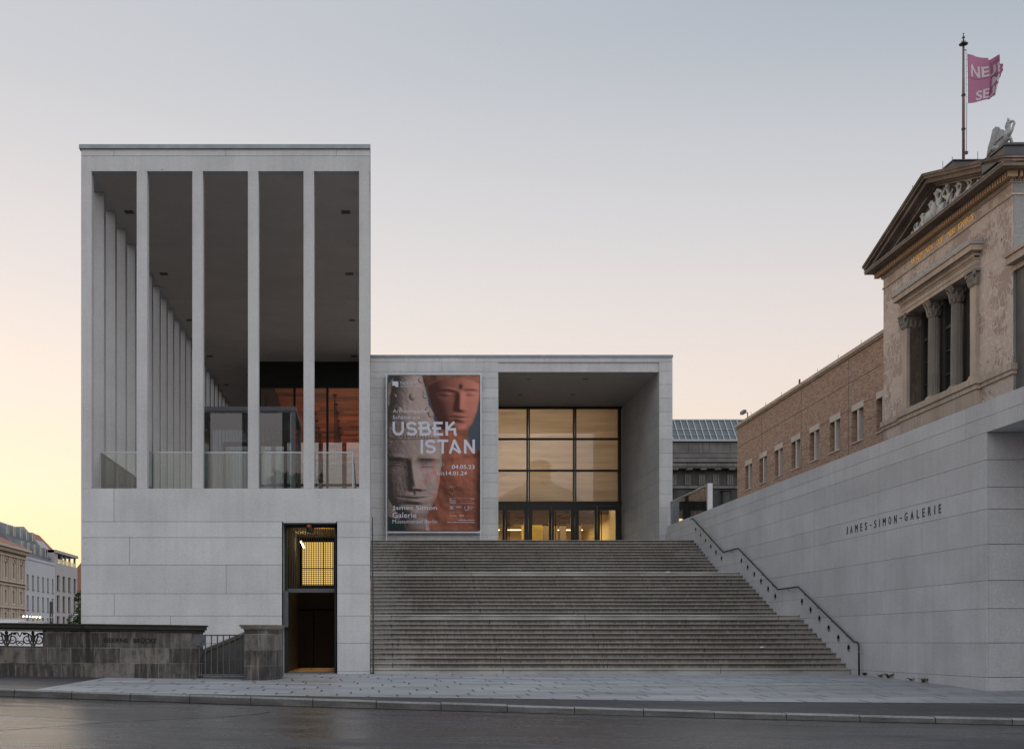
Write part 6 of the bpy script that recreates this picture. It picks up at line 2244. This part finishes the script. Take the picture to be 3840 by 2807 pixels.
# ------------------------------------------------------------------ museum with glass roof behind
PD = 125 - 34.66
pz = lambda py: EYE + (2407 - py) * 125 / 4540
per = thing('glass_roofed_museum', 'soot-dark stone museum hall with a long sloping glass roof beyond the porch', 'museum building', (34, PD, 0))
A0, A1 = 22.0, 50.0
mb = MB()
mb.box(A0, A1, PD, PD + 18, -1, pz(1745))
mb_p = mb.build('stone_wall', M['sooty_dark'], per)
mb = MB()
x = A0
while x < A1 - 0.5:
    mb.box(x + 0.02, x + 1.06, PD - 0.02, PD + 0.3, pz(1698), pz(1656))
    x += 1.08
mb.build('attic_blocks', M['sooty'], per)
MB().box(A0, A1, PD + 0.03, PD + 18, pz(1745), pz(1652)).build('attic_core', M['joint'], per)
mb = MB()
mb.box(A0, A1, PD - 0.15, PD, pz(1716), pz(1703)).box(A0, A1, PD - 0.35, PD, pz(1733), pz(1719)).box(A0, A1, PD - 0.9, PD, pz(1752), pz(1741)).box(A0, A1, PD - 0.8, PD, pz(1758), pz(1752.5))
mb.box(A0, A1, PD - 0.2, PD, pz(1831), pz(1822))
mb.build('cornice', M['sooty'], per)
x = A0 + 0.2
while x < A1 - 1:
    mb = MB()
    mb.box(x, x + 0.62, PD - 0.78, PD, pz(1764), pz(1758.5))
    mb.build('mutule', M['sooty'], per)
    mb = MB()
    for dx in (0.0, 0.22, 0.44):
        mb.box(x + dx, x + dx + 0.16, PD - 0.10, PD + 0.01, pz(1812), pz(1778))
        mb.box(x + dx + 0.03, x + dx + 0.13, PD - 0.12, PD + 0.01, pz(1821), pz(1815))
    mb.box(x - 0.04, x + 0.66, PD - 0.12, PD + 0.01, pz(1815), pz(1812.2))
    mb.build('triglyph', M['sooty'], per)
    x += 1.46
x = A0
while x < A1 - 1:
    mb = MB()
    mb.lathe([(0.5, pz(2060)), (0.42, pz(1845)), (0.55, pz(1842)), (0.6, pz(1838))], (x, PD - 0.1, 0), 20, lambda a, z: 1 - 0.04 * math.cos(16 * a))
    x += 2.92
    mb.build('engaged_column', M['sooty_dark'], per)
z0, z1 = pz(1651), pz(1560)
y0, y1 = PD + 0.2, PD + 2.6
MB().add([(A0, y0, z0), (A1, y0, z0), (A1, y1, z1), (A0, y1, z1)], [(0, 1, 2, 3)]).build('glass_roof', M['roof_glass'], per)
mb = MB()
x = A0
while x < A1:
    mb.prism([(y0, z0 + 0.02), (y0, z0 + 0.14), (y1, z1 + 0.14), (y1, z1 + 0.02)], x, x + 0.10, 'x')
    x += 0.66
for t in (0.0, 0.27, 0.54, 1.0):
    yy, zz = y0 + (y1 - y0) * t, z0 + (z1 - z0) * t
    mb.box(A0, A1, yy - 0.05, yy + 0.05, zz + 0.03, zz + (0.16 if t in (0.0, 1.0) else 0.09))
mb.build('roof_bars', M['skybar'], per)
MB().box(A0, A1, y1 + 0.05, y1 + 14, z0, z1 + 0.1).build('rear_roof', M['lead'], per)
MB().box(A0, A1, PD - 0.3, PD + 0.3, pz(1655), pz(1650)).build('gutter', M['skybar'], per)

# ------------------------------------------------------------------ houses across the canal (facades face the water, x = -62)
HXF = -62.0


def house(name, label, d0, d1, zt, mat, rows, cols, ww, fr_mat):
    y0, y1 = d0 - 34.66, d1 - 34.66
    t = thing(name, label, 'house', (HXF - 5, (y0 + y1) / 2, -0.6))
    mb = MB()
    zs = sorted(set([-0.6, zt] + [z for r in rows for z in r]))
    pitch = (y1 - y0) / cols
    # wall with recessed openings
    mb.box(HXF - 11, HXF - 0.5, y0, y1, -0.6, zt)
    edges = [(y0 + pitch * (k + 0.5) - ww / 2, y0 + pitch * (k + 0.5) + ww / 2) for k in range(cols)]
    prev = -0.6
    for (a, b) in sorted(rows):
        mb.box(HXF - 0.5, HXF, y0, y1, prev, a)
        q = y0
        for (e0, e1) in edges:
            mb.box(HXF - 0.5, HXF, q, e0, a, b)
            q = e1
        mb.box(HXF - 0.5, HXF, q, y1, a, b)
        prev = b
    mb.box(HXF - 0.5, HXF, y0, y1, prev, zt)
    mb.build('wall', mat, t)
    for (a, b) in rows:
        for (e0, e1) in edges:
            f = MB()
            f.box(HXF - 0.42, HXF - 0.30, e0, e0 + 0.10, a, b).box(HXF - 0.42, HXF - 0.30, e1 - 0.10, e1, a, b).box(HXF - 0.42, HXF - 0.30, e0 + .1, e1 - .1, b - 0.1, b)
            f.box(HXF - 0.42, HXF - 0.30, (e0 + e1) / 2 - 0.05, (e0 + e1) / 2 + 0.05, a, b)
            f.box(HXF - 0.3, HXF + 0.10, e0 - 0.1, e1 + 0.1, a - 0.12, a)
            w = f.build('window', fr_mat, t)
            MB().box(HXF - 0.46, HXF - 0.43, e0, e1, a, b).build('pane', M['pane_dark'], w)
    return t, edges, y0, y1


ochre = plain('ochre_render', (0.37, 0.31, 0.245), 0.9, 0, 0.15, 0.4)
whitew = plain('white_render', (0.40, 0.41, 0.43), 0.9, 0, 0.08, 0.4)
greyst = plain('grey_stone_cladding', (0.34, 0.33, 0.33), 0.9, 0, 0.1, 0.6)
bronze = plain('bronze_window_frame', (0.13, 0.10, 0.07), 0.5, 0.3)
tile = plain('grey_metal_roof', (0.13, 0.135, 0.15), 0.45, 0.2, 0.3, 0.6)
redtile = plain('red_clay_tile', (0.24, 0.115, 0.08), 0.85, 0, 0.3, 2)

# ochre town house with pilasters, arched upper windows, bracketed cornice
t, ed, y0, y1 = house('ochre_town_house', 'ochre stucco town house with arched upper windows and heavy cornice across the canal', 176, 217, 17.3, ochre, [(0.9, 3.0), (3.9, 6.0), (7.55, 9.8), (11.9, 14.6)], 9, 1.1, M['white_paint'])
mb = MB()
for (e0, e1) in ed:
    for q in (e0 - 1.45, e1 + 0.95):
        for (a, b) in ((3.2, 6.9), (7.0, 10.6), (11.3, 15.6)):
            mb.box(HXF, HXF + 0.22, q, q + 0.5, a, b)
for (zz, pr, h) in ((6.75, 0.35, 0.25), (10.6, 0.35, 0.2), (11.15, 0.45, 0.2), (15.6, 0.35, 0.25), (16.6, 0.8, 0.25), (16.9, 1.2, 0.4)):
    mb.box(HXF, HXF + pr, y0, y1 + 0.3, zz, zz + h)
y = y0
while y < y1:
    mb.box(HXF, HXF + 0.85, y, y + 0.25, 16.3, 16.6)
    y += 0.55
mb.build('cornice', plain('ochre_trim', (0.42, 0.355, 0.285), 0.9), t)
mb = MB()
for (e0, e1) in ed:
    c = (e0 + e1) / 2
    n = 12
    ring = [(c + 0.95 * math.cos(PI * k / n), 14.55 + 0.95 * math.sin(PI * k / n)) for k in range(n + 1)] + [(c + 0.68 * math.cos(PI * (n - k) / n), 14.55 + 0.68 * math.sin(PI * (n - k) / n)) for k in range(n + 1)]
    for k in range(n):
        a, b, c2, d2 = ring[k], ring[k + 1], ring[2 * n - k], ring[2 * n + 1 - k]
        mb.prism([a, b, c2, d2], HXF, HXF + 0.18, 'x')
mb.build('window_arches', ochre, t)
MB().prism([(HXF + 1.1, 17.3), (HXF - 6, 20.6), (HXF - 12, 17.3)], y0, y1 + 0.3, 'y').build('roof', redtile, t)
# white house with two rows of dormers
WR = [(-0.1, 1.6), (2.9, 5.55), (6.75, 9.4), (10.5, 13.2)]
t, ed, y0, y1 = house('white_house', 'plain white house with two rows of dormers beside the ochre town house', 217.2, 237.8, 16.3, whitew, WR, 6, 1.25, bronze)
mb = MB()
mb.box(HXF - 0.5, HXF + 0.12, y0, y1, 15.9, 16.35)
mb.build('parapet', whitew, t)
MB().prism([(HXF - 0.3, 16.3), (HXF - 6.1, 23.0), (HXF - 8.5, 23.2), (HXF - 14, 16.3)], y0 - 0.1, y1, 'y').build('roof', tile, t)
mb = MB()
y = y0
while y < y1:
    mb.prism([(HXF - 0.25, 16.45), (HXF - 6.1, 23.12), (HXF - 6.1, 23.0), (HXF - 0.25, 16.33)], y, y + 0.12, 'y')
    y += 1.15
mb.build('roof_seams', M['zinc'], t)
for (zz, off, dn) in ((17.6, -1.4, 5), (20.6, -4.0, 5)):
    for k in range(dn):
        yc = y0 + (y1 - y0) * (k + 0.5) / dn
        dm = MB().box(HXF + off - 2.2, HXF + off + 0.25, yc - 0.65, yc + 0.65, zz - 0.2, zz + 1.6).build('dormer', M['zinc'], t)
        MB().box(HXF + off + 0.26, HXF + off + 0.29, yc - 0.45, yc + 0.45, zz + 0.1, zz + 1.35).build('pane', M['pane_dark'], dm)
        MB().box(HXF + off + 0.24, HXF + off + 0.33, yc - 0.65, yc - 0.47, zz - 0.2, zz + 1.6).box(HXF + off + 0.24, HXF + off + 0.33, yc + 0.47, yc + 0.65, zz - 0.2, zz + 1.6).box(HXF + off + 0.24, HXF + off + 0.33, yc - .47, yc + .47, zz + 1.38, zz + 1.6).build('dormer_frame', M['pale_lintel'], dm)
# firewall gable and pale stone house with loggia and skylit roof
t, ed, y0, y1 = house('stone_clad_house', 'pale stone-clad house with bronze windows and open roof terrace nearest the gallery corner', 238, 256, 16.6, greyst, [(-0.1, 1.6), (2.8, 6.1), (7.0, 10.2), (11.2, 14.2)], 4, 2.0, bronze)
MB().prism([(HXF - 0.8, 17.4), (HXF - 6.1, 23.6), (HXF - 9, 23.6), (HXF - 14, 17)], y0 - 0.35, y0, 'y').build('firewall', plain('grey_firewall', (0.30, 0.30, 0.31), 0.9), t)
MB().add([(HXF - 1.6, y0, 17.6), (HXF - 1.6, y1 - 4.0, 17.6), (HXF - 5.6, y1 - 9, 22.7), (HXF - 5.6, y0, 22.7), (HXF - 12, y0, 17.6), (HXF - 12, y1 - 4.0, 17.6)],
         [(0, 1, 2, 3), (1, 5, 2), (3, 2, 5, 4), (0, 3, 4), (0, 4, 5, 1)]).build('roof', redtile, t)
mb = MB()
for k in range(8):
    yy = y0 + 0.9 + 0.85 * k
    mb.add([(HXF - 2.55, yy, 18.9), (HXF - 2.55, yy + 0.55, 18.9), (HXF - 4.35, yy + 0.55, 21.2), (HXF - 4.35, yy, 21.2)], [(0, 1, 2, 3)])
mb.build('skylight', M['white_frame'], t)
mb = MB()
mb.box(HXF - 6, HXF - 0.2, y0, y0 + 2.6, 16.6, 19.1)
mb.box(HXF - 4, HXF + 0.15, y0 + 0.0, y1 + 0.2, 18.55, 19.1)
for yy in (y0 + 2.6, y0 + 6.5, y0 + 9.5, y0 + 13.0, y1 - 0.7):
    mb.box(HXF - 0.7, HXF - 0.3, yy, yy + 0.4, 16.6, 18.55)
mb.build('roof_terrace', greyst, t)
MB().box(HXF - 0.32, HXF - 0.28, y0 + 2.6, y1, 16.6, 17.5).build('terrace_rail', M['glass_rail'], t)
# behind: red steep roof and brick house, lamp, tree
t = thing('red_roofed_house', 'brick house with a steep red tiled roof, mostly hidden by the gallery corner', 'house', (-64, 250, -0.6))
MB().box(-72, -58.5, 240, 262, -0.6, 10.5).build('wall', plain('brown_brick', (0.22, 0.13, 0.09), 0.9), t)
MB().prism([(-72.6, 10.3), (-58, 10.3), (-63.8, 21.2)], 239.6, 262.4, 'y').build('roof', redtile, t)
MB().box(-59.9, -59.5, 244, 246, 12.2, 13.4).build('dormer', M['zinc'], t)


def foliage_tree(name, label, x, y, z0, h, r, n, seed, group=None, leaf=0.30):
    rr = random.Random(seed)
    t = thing(name, label, 'tree', (x, y, z0), 0, group)
    tr = MB()
    tr.tube([(0, 0, 0), (0.1, 0, h * 0.3), (0.0, 0.1, h * 0.6), (0.1, 0, h * 0.85)], [0.24, 0.19, 0.12, 0.04], 8)
    for k in range(7):
        a = rr.uniform(0, 2 * PI)
        zz = h * rr.uniform(0.3, 0.6)
        tr.tube([(0.05, 0, zz), (r * 0.45 * math.cos(a), r * 0.45 * math.sin(a), zz + h * 0.15), (r * 0.8 * math.cos(a), r * 0.8 * math.sin(a), zz + h * 0.25)], [0.10, 0.06, 0.02], 6)
    tr.build('trunk', M['bark'], t, local=True)
    cr = MB()
    cl = [(rr.gauss(0, 0.42), rr.gauss(0, 0.42), rr.uniform(-0.9, 0.95), rr.uniform(0.22, 0.42)) for _ in range(34)]
    for _ in range(n):
        c = rr.choice(cl)
        env = math.sqrt(max(0.05, 1 - c[2] ** 2))
        d = Vector((rr.gauss(0, 1), rr.gauss(0, 1), rr.gauss(0, 1))).normalized() * c[3] * rr.uniform(0.5, 1.0)
        p = Vector(((c[0] * env + d.x) * r, (c[1] * env + d.y) * r, h * 0.62 + (c[2] * 0.36 + d.z * 0.3) * h))
        u = Vector((rr.gauss(0, 1), rr.gauss(0, 1), rr.gauss(0, 1))).normalized()
        w = u.cross(Vector((rr.gauss(0, 1), rr.gauss(0, 1), rr.gauss(0, 1)))).normalized()
        s_ = leaf * rr.uniform(0.6, 1.3)
        cr.add([p - u * s_, p + w * s_ * 0.6, p + u * s_, p - w * s_ * 0.6], [(0, 1, 2, 3)])
    cr.build('crown', M['leaf'], t, local=True)
    return t


foliage_tree('quay_tree', 'dark green quay tree seen in the narrow gap beside the gallery corner', -51.2, 182, -0.6, 10.5, 2.6, 1800, 5)
lp = thing('street_lamp', 'thin street lamp with a flat arm on the quay beside the stone-clad house', 'street lamp', (-41.0, 137, -0.6))
MB().tube([(-41.05, 137, -0.6), (-41.05, 137, 4.9)], 0.06, 8).build('pole', M['dark_metal'], lp)
MB().tube([(-41.05, 137, 4.9), (-41.75, 137, 4.92)], 0.04, 6).build('arm', M['dark_metal'], lp)
MB().box(-42.0, -41.5, 136.8, 137.2, 4.80, 4.93).build('lamp_head', M['white_frame'], lp)

# site containers and floodlights on the quay
for i, (xa, xb, ya, za, lab) in enumerate(((-47.4, -41.4, 108, 3.58, 'long white site container on the quay, the left one, higher of two'), (-41.2, -38.3, 107, 3.25, 'smaller white site container right of the floodlights on the quay'))):
    t = thing('site_container', lab, 'container', ((xa + xb) / 2, ya, -0.6))
    mb = MB()
    mb.box(xa, xb, ya, ya + 2.5, -0.6, za)
    x = xa + 0.3
    while x < xb - 0.2:
        mb.box(x, x + 0.15, ya - 0.03, ya, -0.4, za - 0.2)
        x += 0.35
    mb.build('body', M['white_paint'], t)
    MB().box(xa - 0.03, xb + 0.03, ya - 0.04, ya + 2.5, za, za + 0.12).build('roof_edge', M['white_frame'], t)
    MB().box(xb - 0.9, xb - 0.4, ya - 0.05, ya - 0.035, za - 0.9, za - 0.4).build('window', M['pane_dark'], t)
fl = thing('floodlight_rail', 'row of small lit floodlights on a white railing above the site containers', 'floodlights', (-40, 107, 3.2))
MB().tube([(-41.2, 106.9, 3.86), (-36.9, 106.9, 3.80)], 0.03, 6).build('rail', M['white_frame'], fl)
for k in range(8):
    MB().tube([(-39.6 + 0.38 * k, 106.9, 3.3), (-39.6 + 0.38 * k, 106.9, 4.25)], 0.022, 6).build('rail_post', M['white_frame'], fl)
for k in range(6):
    MB().ball((-40.55 + 0.385 * k, 106.75, 3.94 - 0.022 * k), 0.085, 10).build('bulb', M['flood_lamp'], fl)
ch = thing('flue_pipe', 'dark upright flue pipe rising beside the floodlights', 'flue pipe', (-37.9, 109, -0.6))
MB().tube([(-37.9, 109, -0.6), (-37.9, 109, 5.55)], 0.20, 12).build('pipe', M['dark_metal'], ch)
MB().lathe([(0.24, 5.55), (0.24, 5.62), (0.1, 5.75)], (-37.9, 109, 0), 12).build('cap', M['dark_metal'], ch)

# ------------------------------------------------------------------ weeds and litter
def weed(x, y, n, h, label):
    rr = random.Random(int(x * 1000 + y * 77))
    t = thing('weed', label, 'weed', (x, y, ground_z(x, y)), 0, None)
    mb = MB()
    for k in range(n):
        a = rr.uniform(0, 2 * PI)
        l = h * rr.uniform(0.6, 1.2)
        w = 0.018 + 0.014 * rr.random()
        ca, sa = math.cos(a), math.sin(a)
        bx = rr.uniform(-.04, .04)
        pts = [(bx, 0, 0), (bx + 0.4 * l * ca, 0.4 * l * sa, 0.6 * l), (bx + 0.85 * l * ca, 0.85 * l * sa, 0.75 * l), (bx + 1.1 * l * ca, 1.1 * l * sa, 0.45 * l)]
        vs = []
        for i, p in enumerate(pts):
            ww = w * (0.5, 1.0, 0.9, 0.1)[i]
            vs += [(p[0] - sa * ww, p[1] + ca * ww, p[2]), (p[0] + sa * ww, p[1] - ca * ww, p[2])]
        mb.add(vs, [(2 * i, 2 * i + 1, 2 * i + 3, 2 * i + 2) for i in range(3)])
    mb.build('leaves', M['leaf'], t, local=True)
    MB().tube([(0, 0, -0.01), (0, 0, 0.03)], 0.012, 6).build('stem', M['bark'], t, local=True)


weed(13.70, -1.05, 7, 0.10, 'small green weed at the foot of the handrail post')
weed(13.69, -2.15, 5, 0.10, 'thin upright weed between the handrail and the leafy tuft')
weed(13.66, -2.75, 12, 0.17, 'largest leafy tuft of weed along the flank wall base')
weed(13.68, -4.0, 6, 0.08, 'very small weed between the two leafy tufts at the wall base')
weed(13.66, -4.75, 11, 0.12, 'low spreading weed nearest the wall corner')
weed(0.06, -0.16, 8, 0.07, 'tiny weed in the corner between colonnade block and stairs')
lit = thing('crumpled_cup', 'crumpled white paper cup lying on a lower stair tread near the flank wall', 'litter', (11.72, 1.72, ZA[4]))
MB().lathe([(0.028, -0.05), (0.036, 0.05)], (0, 0, 0.036), 10, lambda a, z: 1 + 0.12 * math.sin(3 * a)).build('cup', M['white_paint'], lit, local=True).rotation_euler = (PI / 2, 0, 0.9)
lit.rotation_euler = (0, 0, 0.3)


def scrap(name, label, x, y, z, r, n, seed):
    rr = random.Random(seed)
    m = MB()
    m.ball((0, 0, 0), r, 10)
    m.v = [(v[0] * (1.5 + rr.uniform(-.3, .3)), v[1] * (1 + rr.uniform(-.3, .3)), abs(v[2]) * 0.5 * rr.uniform(0.6, 1.3)) for v in m.v]
    o = m.build(name, M['white_paint'], None)
    o.location = (x, y, z)
    tag(o, label, 'litter')


scrap('paper_scrap', 'crumpled white paper scrap on the tread below the upper landing', 11.75, 13.2, ZC[0], 0.07, 8, 2)

# ------------------------------------------------------------------ across the square behind the viewer: trees and a domed palace (seen mirrored in the panes)
rows = ((-24, -84, 13.5, 5.5, 'low wide dark tree across the square opposite the gallery, nearest the canal'), (-13.5, -82, 15.5, 5.0, 'broad dark tree across the square opposite the gallery, second from the canal'),
        (-7.0, -86, 18.5, 5.2, 'tallest dark tree across the square opposite the colonnade'), (-1.0, -80, 13.5, 4.6, 'round dark tree across the square opposite the foot of the handrail'),
        (19, -62, 15.0, 5.6, 'spreading dark tree added out of view, opposite the stairs'), (30, -60, 17.0, 6.0, 'large dark tree added out of view, opposite the entrance wall'), (42, -64, 16.0, 6.0, 'large dark tree added out of view, farthest from the canal'))  # these three trees are added to cut low sky light
for i, (x, y, h, r, lab) in enumerate(rows):
    foliage_tree('street_tree', lab, x, y, -0.6, h, r, 2600, 20 + i, 'trees across the street', 0.45)
pal_ = thing('domed_palace', 'large pale palace with a dark dome and lantern, seen mirrored in the porch panes', 'palace', (64, -330, -0.6))
MB().box(-10, 150, -400, -330, -0.6, 33).box(-11, 151, -401, -329, 33, 34).build('wall', ochre, pal_)
MB().lathe([(24, 34), (24, 41), (25, 41.5), (23.5, 42), (22, 47), (18, 53), (12, 58), (6.5, 60.5), (5.5, 61)], (64, -365, 0), 32).build('dome', tile, pal_)
MB().lathe([(5.2, 61), (5.2, 62), (4.2, 62.2), (4.2, 67), (5, 67.4), (3, 69.5), (0.5, 70.5)], (64, -365, 0), 16).build('lantern', tile, pal_)
struct(MB().box(-150, 220, -420, -66, -4.0, -1.1).build('square_behind', plain('square_gravel', (0.17, 0.16, 0.145), 0.9, 0, 0.2, 0.5)))
